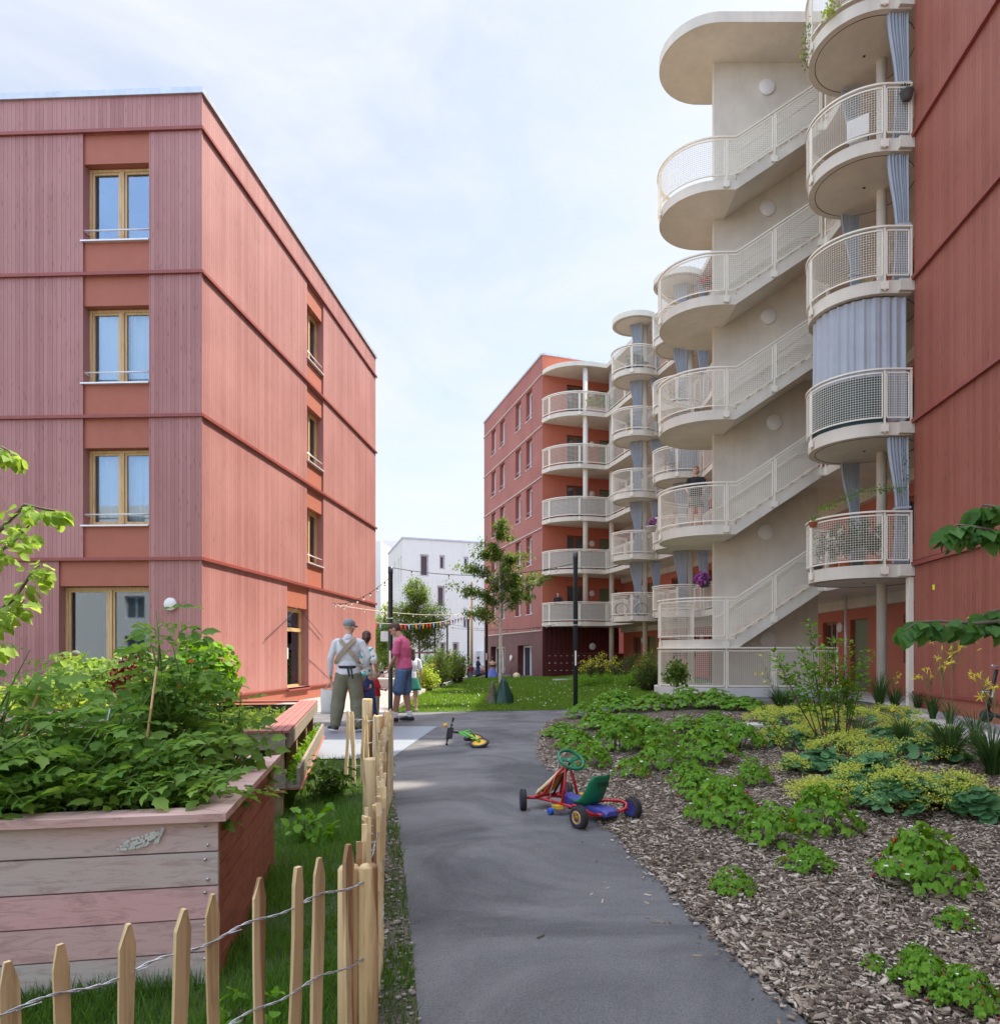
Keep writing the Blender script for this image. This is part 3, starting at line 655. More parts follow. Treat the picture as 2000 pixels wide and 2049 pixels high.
# orange gallery walls
ow = MB(); D1 = (P1-P0).normalized(); D2 = (P2-P1).normalized(); l1 = (P1-P0).length; l2 = (P2-P1).length
def yy(Y): return (P1.y-Y)/abs(D2.y)
op1, op2 = [], []
doors2 = [(yy(20.75),yy(19.7)),(yy(26.6),yy(25.6))]; wnd2 = [(yy(22.6),yy(21.6)),(yy(24.4),yy(23.5)),(yy(28.4),yy(27.5)),(yy(17.9),yy(16.9))]
doors1 = [(3.2,4.2),(9.6,10.6)]; wnd1 = [(1.3,2.3),(6.0,7.0),(7.4,8.4)]
for k in range(6):
    z0 = .2+2.9*k
    for a, b_ in doors1: op1.append((a,b_,z0+.03,z0+2.08))
    for a, b_ in wnd1: op1.append((a,b_,z0+.85,z0+2.08))
    for a, b_ in doors2: op2.append((a,b_,z0+.03,z0+2.08))
    for a, b_ in wnd2: op2.append((a,b_,z0+.85,z0+2.08))
facade(ow, P0, D1, 0, l1, -.3, 17.45, op1, .16, 0, 0); facade(ow, P1, D2, 0, l2, 0, 17.45, op2, .16, 0, 0)
ow.prism([(P0.x,P0.y),(P1.x,P1.y),(P2.x,P2.y),(20,14.45),(20,42)], 17.5, 17.6, 0)
ow.quad(P0, P0+V2(0,0,17.5), V2(20,42,17.5), V2(20,42,0)); ow.quad(V2(20,42,0), V2(20,42,17.5), V2(20,14.45,17.5), V2(20,14.45,0))
ow.build('gallery_wall', M['panel_orange'], gh)
for k in range(6):
    z0 = .2+2.9*k
    for (o, d, ds, ws) in ((P0,D1,doors1,wnd1),(P1,D2,doors2,wnd2)):
        for a, b_ in ds:
            t_ = MB(); slab_on(t_, o, d, a+.07, b_-.002, z0+.035, z0+2.07, -.15, -.1); dd = t_.build('door', M['door_green'], gh)
            t_ = MB(); n_ = Vector((d.y,-d.x,0)); p = Vector(o)+d*(b_-.12)-n_*.09+V2(0,0,z0+1.02); t_.tube([p, p+n_*.05, p+n_*.05-d*.11], .01, 6); t_.build('handle', M['alu'], dd)
        for a, b_ in ws: window(gh, o, d, a, b_, z0+.85, z0+2.08, .11, fm='door_brown', gm='glass_dark', fw=.05, room=False)
        for a, b_ in ds:
            n_ = Vector((d.y,-d.x,0)); round_lamp(gh, Vector(o)+d*(a-.55)+n_*.004+V2(0,0,z0+1.88), n_, .15)
# galleries: edge line 2 m in front of the wall
GW = 1.98; na = Vector((D1.y,-D1.x,0)); nb = Vector((D2.y,-D2.x,0))
def isect(p, d, q, e):
    den = d.x*e.y-d.y*e.x; t = ((q.x-p.x)*e.y-(q.y-p.y)*e.x)/den; return p+d*t
BF = C0+NF*2.1
E0 = isect(P0+na*GW, D1, BF, UC); E1 = isect(P0+na*GW, D1, P1+nb*GW, D2); E2 = P2+nb*GW; 
BE = C0+UC*2.3+NF*2.1
arc = [C0+UC*(2.3-2.3*math.sin(a))+NF*(2.1*math.cos(a)) for a in [PI/2*i/14 for i in range(15)]]   # front -> corner
poly_b = [(p.x,p.y) for p in arc[::-1]]+[(E0.x,E0.y),(P0.x,P0.y)]
poly_g = [(E0.x,E0.y),(E1.x,E1.y),(E2.x,E2.y),(P2.x,P2.y),(P1.x,P1.y),(P0.x,P0.y)]
for k in range(1, 7):
    z = .2+2.9*k if k < 6 else 17.45; th = .24
    sb = MB(); sb.prism([(p[0]+NF.x*0,p[1]) for p in poly_b], z-th, z); sb.build('balcony_slab' if k < 6 else 'canopy_slab', M['concrete'], fh)
    sb = MB(); sb.prism(poly_g, z-th+.004, z-.004); sb.build('gallery_slab' if k < 6 else 'gallery_roof', M['concrete'], gh)
    if k < 6:
        sb = MB(); o_ = P0+V2(0,0,0); slab_on(sb, P0, D1, .1, l1, z-th-.28, z-th, .004, .22); slab_on(sb, P1, D2, 0, l2, z-th-.28, z-th, .004, .22); sb.build('beam', M['concrete'], gh)
cl = MB()
for (s, zl) in ((1.9,3),(3.5,.1)):
    c = C0+UC*s+NF*1.75; m_ = MB(); m_.lathe([(.14,zl-.2),(.14,17.2)], (c.x,c.y,0), 20); m_.build('column', M['concrete'], fh)
# ------------------------------------------------------------------ mesh railings
def resamp(path, step):
    path = [Vector((p[0],p[1],0)) for p in path]; out = [path[0]]; ls = [0]; acc = 0
    for i in range(len(path)-1):
        L = (path[i+1]-path[i]).length; n = max(1, round(L/step))
        for k in range(1, n+1): out.append(path[i].lerp(path[i+1], k/n)); ls.append(acc+L*k/n)
        acc += L
    return out, ls
def pat(pts, ls, s):
    for i in range(len(ls)-1):
        if s <= ls[i+1]+1e-9: return pts[i].lerp(pts[i+1], max(0,(s-ls[i])/max(1e-9,ls[i+1]-ls[i])))
    return pts[-1]
def railing(parent, path, z0, z1, panels, sp=.05, wire=.0062, zf=None, posts=None, name='railing', brk=None, toprail=True, plates=True, wm='cream', fscale=1.0):
    """path: plan polyline. z0, z1: bottom and top of the mesh (numbers or functions of the length). panels: (a, b) lengths"""
    pts, ls = resamp(path, .12); T = ls[-1]
    f0 = z0 if callable(z0) else (lambda s: z0); f1 = z1 if callable(z1) else (lambda s: z1)
    mb = MB(); g = MB(); P = lambda s, z: pat(pts, ls, s)+Vector((0,0,z))
    def seq(a, b, st=.1): n = max(1, int(math.ceil((b-a)/st))); return [a+(b-a)*i/n for i in range(n+1)]
    if toprail: mb.sweep([P(s, f1(s)+.075) for s in seq(0, T)], .06*fscale, .035*fscale)
    for a, b in panels:
        mb.sweep([P(s, f0(s)) for s in seq(a, b)], .022*fscale, .03*fscale); mb.sweep([P(s, f1(s)) for s in seq(a, b)], .022*fscale, .03*fscale)
        for s in (a, b):
            p = P(s, f0(s)+.0155); mb.sweep([p, p+V2(0,0,0)], .02, .02) if False else mb.tube([P(s, f0(s)+.012), P(s, f1(s)-.012)], .015*fscale, 4, smooth=False)
        n = max(2, round((b-a)/sp))
        for i in range(1, n):
            s = a+(b-a)*i/n; g.tube([P(s, f0(s)+.01), P(s, f1(s)-.01)], wire*.62, 4, cap=False, smooth=False)
        lo = min(f0(s) for s in seq(a, b)); hi = max(f1(s) for s in seq(a, b)); z = lo+sp
        while z < hi-.01:
            ss = [s for s in seq(a, b, .04 if callable(z0) else .1) if f0(s)-.0001 <= z <= f1(s)+.0001]
            if len(ss) > 1: g.sweep([P(s, z) for s in ss], wire*.8, wire, cap=False)
            z += sp
    zfl = zf if callable(zf) else (lambda s: zf)
    for s in (posts or []):
        p = P(s, 0); q = P(min(T, s+.05), 0)-P(max(0, s-.05), 0); q.normalize(); nn = Vector((-q.y, q.x, 0))
        mb.obox(p-q*.02-nn*.012+V2(0,0,zfl(s)-.22), q*.04, nn*.024, V2(0,0,f1(s)+.058-zfl(s)+.22))
        if plates:
            mb.obox(p-q*.075-nn*.018+V2(0,0,zfl(s)-.2), q*.15, nn*.036, V2(0,0,.15))
    r = mb.build(name, M['cream'], parent)
    g.build('mesh_panel', M[wm], r); return r
def arcp(c, r, a0, a1, n=24, rx=None):
    return [(c[0]+(rx or r)*math.cos(math.radians(a0+(a1-a0)*i/n)), c[1]+r*math.sin(math.radians(a0+(a1-a0)*i/n))) for i in range(n+1)]
def panels_from(posts, gap=.045): return [(posts[i]+gap, posts[i+1]-gap) for i in range(len(posts)-1)]
def plen(path): return sum((Vector(path[i+1])-Vector(path[i])).length for i in range(len(path)-1))
# ------------------------------------------------------------------ round balcony towers
def balcony(parent, poly, path, z, posts, ring=None, sp=.05, wire=.0062, th=.26, rail=True, fs=1.0):
    sb = MB(); sb.prism(poly, z-th, z+.003); s = sb.build('balcony', M['concrete'], parent)
    if ring:
        c, r = ring; rb_ = MB(); rb_.torus((c[0],c[1],z-th), r, .008, seg=48, sec=6); rb_.lathe([(.001,z-th-.012),(.03,z-th-.01),(.03,z-th+.01)], (c[0],c[1],0), 12); rb_.build('drip_groove', M['interior'], s)
    if rail: railing(s, path, z+.09, z+1.0, panels_from(posts), sp, wire, z, posts, fscale=fs)
    return s
# nearest tower
TA = (7.13, 15.62); RA = 1.15
def stad(c, r, xr, yb): return [(xr, c[1]-r)]+arcp(c, r, 270, 90, 36)+[(yb, c[1]+r)]
ta = thing('balcony_tower', 'nearest stack of rounded concrete balconies with cream mesh railings beside the red boarded wall', 'balconies', (TA[0],TA[1],.2))
pathA = [(7.56, TA[1]-RA-.035)]+arcp(TA, RA+.035, 270, 105, 40); LA = plen(pathA)
for k in range(1, 6):
    z = .2+2.9*k; pa = [.02, .62, LA*.52, LA-.03] if False else [.015, .55, 2.25, LA-.02]
    balcony(ta, stad(TA, RA, 7.58, 8.0), pathA, z, pa, (TA, RA-.14))
m_ = MB(); m_.prism(stad(TA, RA, 7.58, 8.0), 17.2, 17.47); m_.build('canopy', M['concrete'], ta)
m_ = MB(); m_.lathe([(.108,-.1),(.108,17.2)], (7.58,15.75,0), 24); m_.build('column', M['concrete'], ta)
# far towers
for (cx_, cy_, lab, sp_, fs) in ((6.05,30.6,'middle stack of round concrete balconies half hidden behind the open stair tower',.055,1.15), (4.65,34.3,'farthest stack of round concrete balconies under a round concrete roof disc',.06,1.3)):
    c = (cx_, cy_); r = 1.15; t_ = thing('balcony_tower', lab, 'balconies', (cx_,cy_,0))
    ang = math.degrees(math.atan2(na.y, na.x))
    pth = arcp(c, r+.035, -45, -255, 44); Lp = plen(pth)
    for k in range(1, 6): balcony(t_, arcp(c, r, 0, 350, 35), pth, .2+2.9*k, [.02, Lp*.3, Lp*.62, Lp-.02], (c, r-.14), sp_, .0075, fs=fs)
    m_ = MB(); m_.prism(arcp(c, r, 0, 352, 44), 17.15, 17.4); cp_ = m_.build('canopy', M['concrete'], t_)
    m_ = MB(); m_.torus((cx_,cy_,17.15), r-.14, .009, seg=44, sec=6); m_.build('drip_groove', M['interior'], cp_)
    m_ = MB(); m_.lathe([(.12,-.4),(.12,17.15)], (cx_+.42,cy_-.05,0), 20); m_.build('column', M['concrete'], t_)
# gallery and far balcony railings
def seg(a, b, n=2): return [(a.x+(b.x-a.x)*i/n, a.y+(b.y-a.y)*i/n) for i in range(n+1)]
pb_ = [(p.x,p.y) for p in arc[::-1]]+[(E0.x,E0.y)]
pb_ = [(x+.0, y-.03) for x, y in pb_]; Lb = plen(pb_)
for k in range(1, 6):
    z = .2+2.9*k
    cloth = k in (1,2,3)
    railing(fh, pb_, z+.09, z+1.0, panels_from([.03, .75, Lb*.62, Lb-.03]), .07, .0085, z, [.03, .75, Lb*.62, Lb-.03], fscale=1.4, name='balcony_railing')
    railing(gh, seg(E0, E1), z+.09, z+1.0, panels_from([.1, 2.4, 4.8, 7.2, 9.6, (E1-E0).length-.1]), .08, .009, z, [.1,2.4,4.8,7.2,9.6,(E1-E0).length-.1], fscale=1.3, name='gallery_railing')
    railing(gh, seg(E1, Vector((7.35,20.7,0))), z+.09, z+1.0, panels_from([.1, 2.4, 4.8, 7.2, (Vector((7.35,20.7,0))-E1).length-.1]), .08, .009, z, [.1,2.4,4.8,7.2], name='gallery_railing')
    if cloth:                                          # privacy fabric tied inside the mesh
        pts, ls = resamp([(x+.02,y+.05) for x, y in pb_], .2); cb = MB()
        for i in range(len(pts)-1): cb.quad(pts[i]+V2(0,0,z+.1), pts[i+1]+V2(0,0,z+.1), pts[i+1]+V2(0,0,z+.96), pts[i]+V2(0,0,z+.96))
        cl_ = cb.build('privacy_screen', pm('screen_grey_%d' % k, (.36,.34,.31), .9, .06))
        tag(cl_, ['grey fabric screen tied inside the lowest far balcony railing','grey fabric screen tied inside the second far balcony railing from below','grey fabric screen tied inside the middle far balcony railing'][k-1], 'screen', 'grey fabric screens on the far balconies')
# ------------------------------------------------------------------ open stair tower
st = thing('stair_tower', 'open concrete stair tower with zigzag flights, half round landings and cream mesh railings', 'stairs', (5.8,19.2,.2))
YF, YM0, YM1, YB = 17.9, 19.14, 19.34, 20.6; LC = (4.60, 19.25); LR = 1.35; X0, X1 = 4.95, 7.12
m_ = MB(); m_.box(4.69,7.5,YM0,YM1,.15,17.23); m_.build('wall', M['concrete'], st)
stadium = [(7.6, YF)]+arcp(LC, LR, 270, 90, 40)+[(7.6, YB)]
m_ = MB(); m_.prism(stadium, 17.23, 17.5); m_.build('roof_slab', M['concrete'], st)
land = [(X0, YF)]+arcp(LC, LR, 270, 90, 36)+[(X0, YB)]
def flight(name, xa, za, xb, zb, y0, y1):            # stepped top, sloping soffit
    n = 8; prof = []; sx = (xb-xa)/n; sz = (zb-za)/n; dx = 1 if xb > xa else -1
    for i in range(n): prof += [(xa+sx*i, za+sz*(i+1)-.03), (xa+sx*(i+1), za+sz*(i+1)-.03)]
    prof[-1] = (xb, zb-.003); prof[-2] = (xa+sx*(n-1), zb-.003)
    low = [(xb, zb-.24), (xa, za-.24)] if zb > za else [(xb, zb-.24), (xa, za-.24)]
    poly = [(xa, za-.0)]+prof+low
    vs = [(x,y0,z) for x, z in poly]+[(x,y1,z) for x, z in poly]; k = len(poly); m = MB()
    m.add(vs, [tuple(range(k)), tuple(range(k,2*k))[::-1]]+[(i,i+k,(i+1)%k+k,(i+1)%k) for i in range(k)])
    # edge cheek that hides the steps from outside
    yc0, yc1 = (y0-.003, y0+.07) if y0 < 19 else (y1-.07, y1+.003)
    ck = [(xa, za-.24-.001),(xb, zb-.24-.001),(xb, zb+.06),(xa, za+.06)]
    vs = [(x,yc0,z) for x, z in ck]+[(x,yc1,z) for x, z in ck]
    m.add(vs, [(0,1,2,3),(7,6,5,4)]+[(i,i+4,(i+1)%4+4,(i+1)%4) for i in range(4)])
    bm = bmesh.new(); me = m.mesh(name, M['concrete'], offs(st)); bm.from_mesh(me); bmesh.ops.recalc_face_normals(bm, faces=bm.faces[:]); bm.to_mesh(me); bm.free()
    return link(name, me, st)
for k in range(5):
    L_k = 1.65+2.9*k; F_lo = .2+2.9*k; F_hi = F_lo+2.9
    m_ = MB(); m_.prism(land, L_k-.25, L_k); ld = m_.build('landing', M['concrete'], st)
    flight('flight', X0, L_k, X1, F_hi, YF, YM0-.003)
    flight('flight', X1, F_lo, X0-.0, L_k, YM1+.003, YB) if False else flight('flight', X0, L_k, X1, F_lo+.0, YM1+.003, YB)
    # handrail path: front flight, down to the landing and around it
    pth = [(X1-.02, YF-.03), (4.69, YF-.03)]+arcp(LC, LR+.03, 270, 95, 40)
    La = X1-.02-4.69; Lt = plen(pth)
    sl_ = lambda s, L_k=L_k: L_k+max(0., (X1-.02-s)-X0)*1.45/(X1-X0)
    fl_ = lambda s, b=sl_: b(s)+.13-.04*(s > 2.25); fu_ = lambda s, b=sl_: b(s)+.98
    pv = [.0, 1.2, La, La+2.1, Lt-.03]
    railing(st, pth, fl_, fu_, [(.06,1.15),(1.25,La-.05),(La+.05,La+2.06),(La+2.14,Lt-.08)], .05, .0062, sl_, [.02,1.2,La,La+2.1,Lt-.03], name='stair_railing')
    hr = MB(); pts = [Vector((X0+.1-.35, YM0-.11, L_k+.62)), Vector((X0-.12, YM0-.11, L_k+.66)), Vector((X0+.1,YM0-.11,L_k+.85)), Vector((X1-.25,YM0-.11,L_k+.85+1.24)), Vector((X1+.1,YM0-.11,L_k+.85+1.26))]
    hr.tube(pts, .019, 8)
    pts2 = [Vector((X0-.05, YF+.09, L_k+.72)), Vector((X0+.1,YF+.09,L_k+.8)), Vector((X1-.1,YF+.09,L_k+.8+1.33))]; hr.tube(pts2, .017, 8)
    for q in (.15,.5,.85): p = pts[2].lerp(pts[3], q); hr.tube([p, p+V2(0,0,-.06), p+V2(0,.1,-.06)], .009, 6)
    hr.build('handrail', M['cream'], st)
    # deck between the flight head and the gallery
    m_ = MB(); m_.prism([(X1+.002,YF),(7.3,YF-.25),(8.0,YF-.5),(8.2,YB),(X1+.002,YB)], F_hi-.226, F_hi-.0015); m_.build('deck', M['concrete'], st)
    dp = [(7.16,YF-.03),(7.3,YF-.28),(7.5,YF-.4)]; 
    railing(st, dp, F_hi+.09, F_hi+.98, [(.03,plen(dp)-.02)], .05, .0062, F_hi, [.03], name='deck_railing')
for px, py in ((1533,175),(1534.5,417.7),(1535.5,633.5),(1547.5,846),(1531,1065),(1535.5,1281)):
    p = at(px, py, YM0); round_lamp(st, (p.x, YM0-.002, p.z), (0,-1,0), .215, t=.06)
pl_ = [(7.62,YF-.12)]+arcp(LC, LR+.14, 270, 95, 40)+[(4.7,YB+.1),(7.62,YB+.1)]
m_ = MB(); m_.prism(pl_, .0, .42); m_.build('plinth', M['concrete_light'], st)
pth = [(7.5, YF-.03), (4.69, YF-.03)]+arcp(LC, LR+.03, 270, 95, 40); La = 7.5-4.69; Lt = plen(pth)
railing(st, pth, .47, 1.36, [(.04,La-1.2-.05),(La-1.15,La-.05),(La+.05,La+2.06),(La+2.14,Lt-.08)], .05, .0062, .62, [.02,La-1.2,La,La+2.1,Lt-.03], name='base_screen', plates=False)
# glazed screen bars inside the foot of the tower
m_ = MB()
for i in range(6): m_.box(4.95+i*.12,4.97+i*.12,19.6,19.62,.42,1.4)
m_.build('grille', M['cream'], st)
# thin steel pipes behind
for (x, y, lab) in ((8.18,19.0,'thin steel downpipe behind the column beside the green door'),):
    m_ = MB(); m_.tube([(x,y,.1),(x,y,2.86)], .035, 12); flat('downpipe', m_, M['alu'], lab, 'pipe')
# ------------------------------------------------------------------ curtains (each hangs from a slab edge)
def drape(A, B, z0, z1, label, tie=None, amp=.035, group='grey outdoor curtains on the balconies', waves=None):
    mb = MB(); curtain_sheet(mb, A, B, z0, z1, amp, waves, nz_=18, tie=tie)
    if tie:
        zt, wt, ct = tie; A_, B_ = Vector(A), Vector(B); p = A_.lerp(B_, ct); t = (B_-A_).normalized(); w = (B_-A_).length*wt/2+.02; n = Vector((-t.y,t.x,0))*.06
        mb.sweep([p-t*w+n+V2(0,0,zt), p+t*w+n+V2(0,0,zt), p+t*w-n+V2(0,0,zt+.03), p-t*w-n+V2(0,0,zt+.01), p-t*w+n+V2(0,0,zt)], .008, .05)
    return flat('curtain', mb, M['curtain_grey'], label, 'curtain', group)
nm = ['lowest','second','third','fourth','top']
for k, zlab in ((1,'on the lowest near balcony, right side by the red wall'),(3,'on the third near balcony, right side by the red wall'),(4,'on the fourth near balcony, right side by the red wall'),(5,'at the top of the photo beside the red wall')):
    z = .2+2.9*k; 
    drape((7.0,TA[1]-RA+.12+.02,0) if False else (7.12,TA[1]-RA+.10,0), (7.56,TA[1]-RA+.10,0), z+.03, z+2.62, 'tied grey curtain '+zlab, (z+1.15,.62,.70), .045, waves=7)
drape((6.98,16.5,0),(7.45,16.55,0), 3.12, 5.72, 'tied grey curtain left of the column on the lowest near balcony', (4.3,.45,.75), .03, waves=9)
drape((6.98,16.5,0),(7.45,16.55,0), 11.83, 14.4, 'tied grey curtain left of the column on the fourth near balcony', (13.0,.45,.75), .03, waves=9)
drape((6.98,16.5,0),(7.45,16.55,0), 8.93, 11.5, 'tied grey curtain left of the column on the third near balcony', (10.1,.45,.75), .03, waves=9)
# the drawn curtain around the second balcony
mb = MB(); z0, z1 = 6.06, 8.60; ptsc, lsc = resamp([(7.52,TA[1]-RA+.1)]+arcp(TA, RA-.1, 270, 172, 30), .02); T_ = lsc[-1]; n = len(ptsc); vs = []
for j in range(13):
    for i in range(n):
        t = ptsc[min(n-1,i+1)]-ptsc[max(0,i-1)]; t.normalize(); q = Vector((-t.y,t.x,0)); s = lsc[i]
        o = (.032*math.sin(s*33+math.sin(s*5)*1.5)+.014*math.sin(s*61))*(.55+.45*j/12) 
        vs.append(ptsc[i]+q*o+V2(0,0,z1+(z0-z1)*j/12))
mb.add(vs, [(j*n+i,j*n+i+1,(j+1)*n+i+1,(j+1)*n+i) for j in range(12) for i in range(n-1)], 0, True)
flat('curtain', mb, M['curtain_grey'], 'pale grey curtain drawn fully closed around the near balcony', 'curtain', 'grey outdoor curtains on the balconies')
mb = MB(); zc = 6.0; p_, l_ = resamp([(7.0,TA[1]-RA-.02+.04)]+arcp(TA, RA-.02, 268, 178, 26), .1)
for i in range(len(p_)-1):
    w0, w1 = (.02*math.sin(l_[i]*9), .02*math.sin(l_[i+1]*9))
    mb.quad(p_[i]+V2(0,0,zc+.0+w0), p_[i+1]+V2(0,0,zc+.0+w1), p_[i+1]+V2(0,0,zc+.96), p_[i]+V2(0,0,zc+.96))
sg_ = mb.build('privacy_screen', pm('screen_green', (.02,.06,.065), .7, .2))
tag(sg_, 'dark green fabric screen inside the mesh of the near balcony below the drawn curtain', 'screen')
for (cx_, cy_, nme) in ((6.05,30.6,'middle'),(4.65,34.3,'farthest')):
    for k in range(1, 6):
        z = .2+2.9*k
        if nme == 'middle' and k == 3:
            drape((cx_-.55,cy_-.55,0),(cx_+.75,cy_-.6,0), z+.03, z+2.62, 'half drawn grey curtain on the middle round balcony just left of the stair wall', None, .04, waves=14); continue
        drape((cx_-.35,cy_-.1,0),(cx_+.25,cy_-.35,0), z+.03, z+2.62, 'tied grey curtain left of the column, %s level of the %s balcony tower' % (nm[k-1], nme), (z+1.15,.55,.65), .03, waves=8)
        drape((cx_+.6,cy_-.5,0),(cx_+1.1,cy_-.55,0), z+.03, z+2.62, 'tied grey curtain on the right side, %s level of the %s balcony tower' % (nm[k-1], nme), (z+1.15,.6,.6), .03, waves=8)
# ------------------------------------------------------------------ white houses far behind
wh = thing('white_house', 'white rendered four storey house beyond the lawn with grey framed windows', 'building', (-14.5,75,-1))
CW = Vector((-14.5,75,0)); UW = Vector((8.2,3.2,0)).normalized(); UWL = -Vector((-4.1,12,0)).normalized(); LW = Vector((-18.6,87,0))
def along(px): r = (px-CX)/FP; return (r*CW.y-CW.x)/(UW.x-r*UW.y)
def zat(py, s): return HC-(py-HY)/FP*(CW.y+UW.y*s)
m_ = MB(); wo = []
for (a, b_, c, d) in ((840,857.5,1109,1153),(878.7,890,1111,1139),(927,937,1114,1141),(840,851,1170,1198),(874.5,889.6,1172,1214),(927,937,1173,1200),(926,935,1238,1257),(847,858,1238,1272),(880,892,1285,1312),(905,918,1285,1312)):
    s0, s1 = along(a), along(b_); wo.append((s0, s1, zat(d,s0), zat(c,s0)))
facade(m_, CW, UW, 0, 22, -1.5, 13.6, wo, .25); Ll = (LW-CW).length
wl2 = [(Ll-6.5,Ll-5.9,9,11.9),(Ll-3.6,Ll-3,9,11.9),(Ll-1.6,Ll-1,9,11.9)]
facade(m_, LW, UWL, 0, Ll, -1.5, 13.6, wl2, .25)
m_.prism([(CW.x+.05,CW.y+.2),(LW.x,LW.y),(LW.x+22,LW.y+8),(CW.x+22*UW.x,CW.y+22*UW.y)], 13.5, 13.58)
m_.build('wall', M['render_white'], wh)
for a in wo: window(wh, CW, UW, a[0], a[1], a[2], a[3], .2, fm='zinc', gm='glass_dark', mull=(), fw=.12, room=False)
for a in wl2: window(wh, LW, UWL, a[0], a[1], a[2], a[3], .2, fm='zinc', gm='glass_dark', mull=(), fw=.1, room=False)
m_ = MB(); slab_on(m_, CW, UW, -.1, 22, 13.6, 13.75, -.4, .1); slab_on(m_, LW, UWL, -.1, Ll, 13.602, 13.752, -.4, .1); m_.build('coping', M['zinc'], wh)
m_ = MB(); s0 = along(954); slab_on(m_, CW, UW, s0, s0+1.6, .2, 1.7, 0.01, 1.2); slab_on(m_, CW, UW, s0+.1, s0+.25, -1.4, .2, .9, 1.1); m_.build('porch', M['zinc'], wh)
gb = MB(); gb.box(-34,-21.3,108,125,-2,18.7); gb.box(-26,-24,104,107.9,-2,13.2)
flat('grey_house', gb, M['render_white'], 'pale grey house behind, at the left edge of the white house', 'building')
gb = MB(); gb.box(-24.5,-20.6,92,100,-2,16.0)
w3 = flat('white_block', gb, M['render_white'], 'lower pale block between the timber house and the white house', 'building')
# apartment house opposite (seen only in the window reflections)
oh = thing('reflected_house', 'pale rendered house behind the viewer, mirrored in the ground floor window', 'building', (-10,-22,0))
m_ = MB(); oo = [(x, x+1.6, z, z+1.7) for x in (27,31,35,39,43,47) for z in (1,4,7,10)]
facade(m_, Vector((14,-22,0)), Vector((-1,0,0)), 0, 75, 0, 12.5, oo, .3); m_.build('wall', M['render_white'], oh)
for a in oo: window(oh, Vector((14,-22,0)), Vector((-1,0,0)), *a, .25, fm='zinc', gm='glass_dark', mull=(.5,), room=False)
# ------------------------------------------------------------------ vegetation
leafmat('leaf_strawberry', (.075,.20,.018), (.22,.42,.045), .38)
leafmat('leaf_tomato', (.065,.175,.03), (.24,.40,.08), .42)
leafmat('leaf_tree', (.07,.13,.02), (.18,.27,.05), .5)
leafmat('leaf_oak', (.05,.10,.02), (.16,.25,.045), .5)
leafmat('leaf_cherry', (.20,.33,.05), (.36,.5,.12), .5)
leafmat('leaf_cherry_dark', (.045,.13,.035), (.12,.26,.055), .38)
leafmat('leaf_mantle', (.06,.17,.07), (.13,.28,.11), .25)
leafmat('leaf_bush', (.025,.06,.012), (.075,.14,.025), .35)
leafmat('leaf_bright', (.13,.24,.04), (.27,.38,.10), .5)
leafmat('leaf_lime', (.22,.33,.04), (.42,.5,.10), .5)
leafmat('bloom_mantle', (.42,.50,.07), (.64,.68,.16), .3)
leafmat('grass_blade', (.04,.11,.014), (.14,.27,.045), .45)
leafmat('lawn_blade', (.07,.16,.018), (.19,.33,.05), .45)
leafmat('lily_blade', (.03,.075,.02), (.08,.16,.04), .3)
leafmat('petal_yellow', (.72,.64,.05), (.85,.80,.16), .3)
leafmat('petal_white', (.8,.8,.75), (.85,.85,.8), .2)
leafmat('petal_red', (.6,.04,.01), (.75,.10,.02), .3)
leafmat('petal_purple', (.35,.08,.33), (.55,.2,.5), .3)
leafmat('leaf_darkred', (.09,.012,.012), (.16,.03,.02), .3)
pm('berry', (.45,.02,.015), .35, .3)
pm('stem_green', (.14,.22,.06), .6, .2)
pm('twig', (.13,.085,.06), .8, .3)
pm('bark_pale', (.46,.42,.33), .85, .25, 14)
pm('bark', (.16,.12,.09), .9, .3, 14)
m, N_, L_, b = nmat('chips'); ge = nd(N_, 'ShaderNodeNewGeometry')
L_.new(ramp(N_, L_, ge.outputs['Random Per Island'], [(0,(.06,.040,.026)),(.35,(.17,.122,.085)),(.7,(.34,.27,.20)),(1,(.58,.50,.41))]), b.inputs['Base Color']); b.inputs['Roughness'].default_value = .85
def inpoly(x, y, poly):
    c = np.zeros(len(x), bool); n = len(poly); j = n-1
    for i in range(n):
        xi, yi = poly[i]; xj, yj = poly[j]
        c ^= ((yi > y) != (yj > y)) & (x < (xj-xi)*(y-yi)/((yj-yi) or 1e-9)+xi); j = i
    return c
def Hn(x, y): return np.array([H(a, b_) for a, b_ in zip(x, y)])
def sample(poly, n, y0, y1, bias=1.5, xr=None):      # denser towards the viewer, only inside the view
    X, Y = [], []; c = 0
    while c < n:
        y = y0*(y1/y0)**(np.random.rand(n)**bias*1.0); 
        lo, hi = -.80*y-.1, .68*y+.1
        x = lo+(hi-lo)*np.random.rand(n); k = inpoly(x, y, poly); X.append(x[k]); Y.append(y[k]); c += k.sum()
        if k.sum() == 0: break
    return np.concatenate(X)[:n], np.concatenate(Y)[:n]
bed_poly = path_right[:-1]+[path_right[-1]]+bed_back+[(7.3,13.6),(6.2,12.2),(5.6,9),(5.5,1.2),(1.7,1.2)]
BOX = ([(-.5,-.5,0),(.5,-.5,0),(.5,.5,0),(-.5,.5,0),(-.42,-.5,1),(.42,-.5,1),(.38,.46,1),(-.4,.5,1)], [(4,5,6,7),(0,1,5,4),(1,2,6,5),(2,3,7,6),(3,0,4,7)])
n = 52000; x, y = sample(bed_poly, n, 2.3, 13, .8); n = len(x); z = Hn(x, y)
a = np.random.rand(n)*2*PI; f = np.stack([np.cos(a), np.sin(a), np.random.normal(0,.22,n)], 1); u = np.stack([np.random.normal(0,.35,n), np.random.normal(0,.35,n), np.ones(n)], 1)
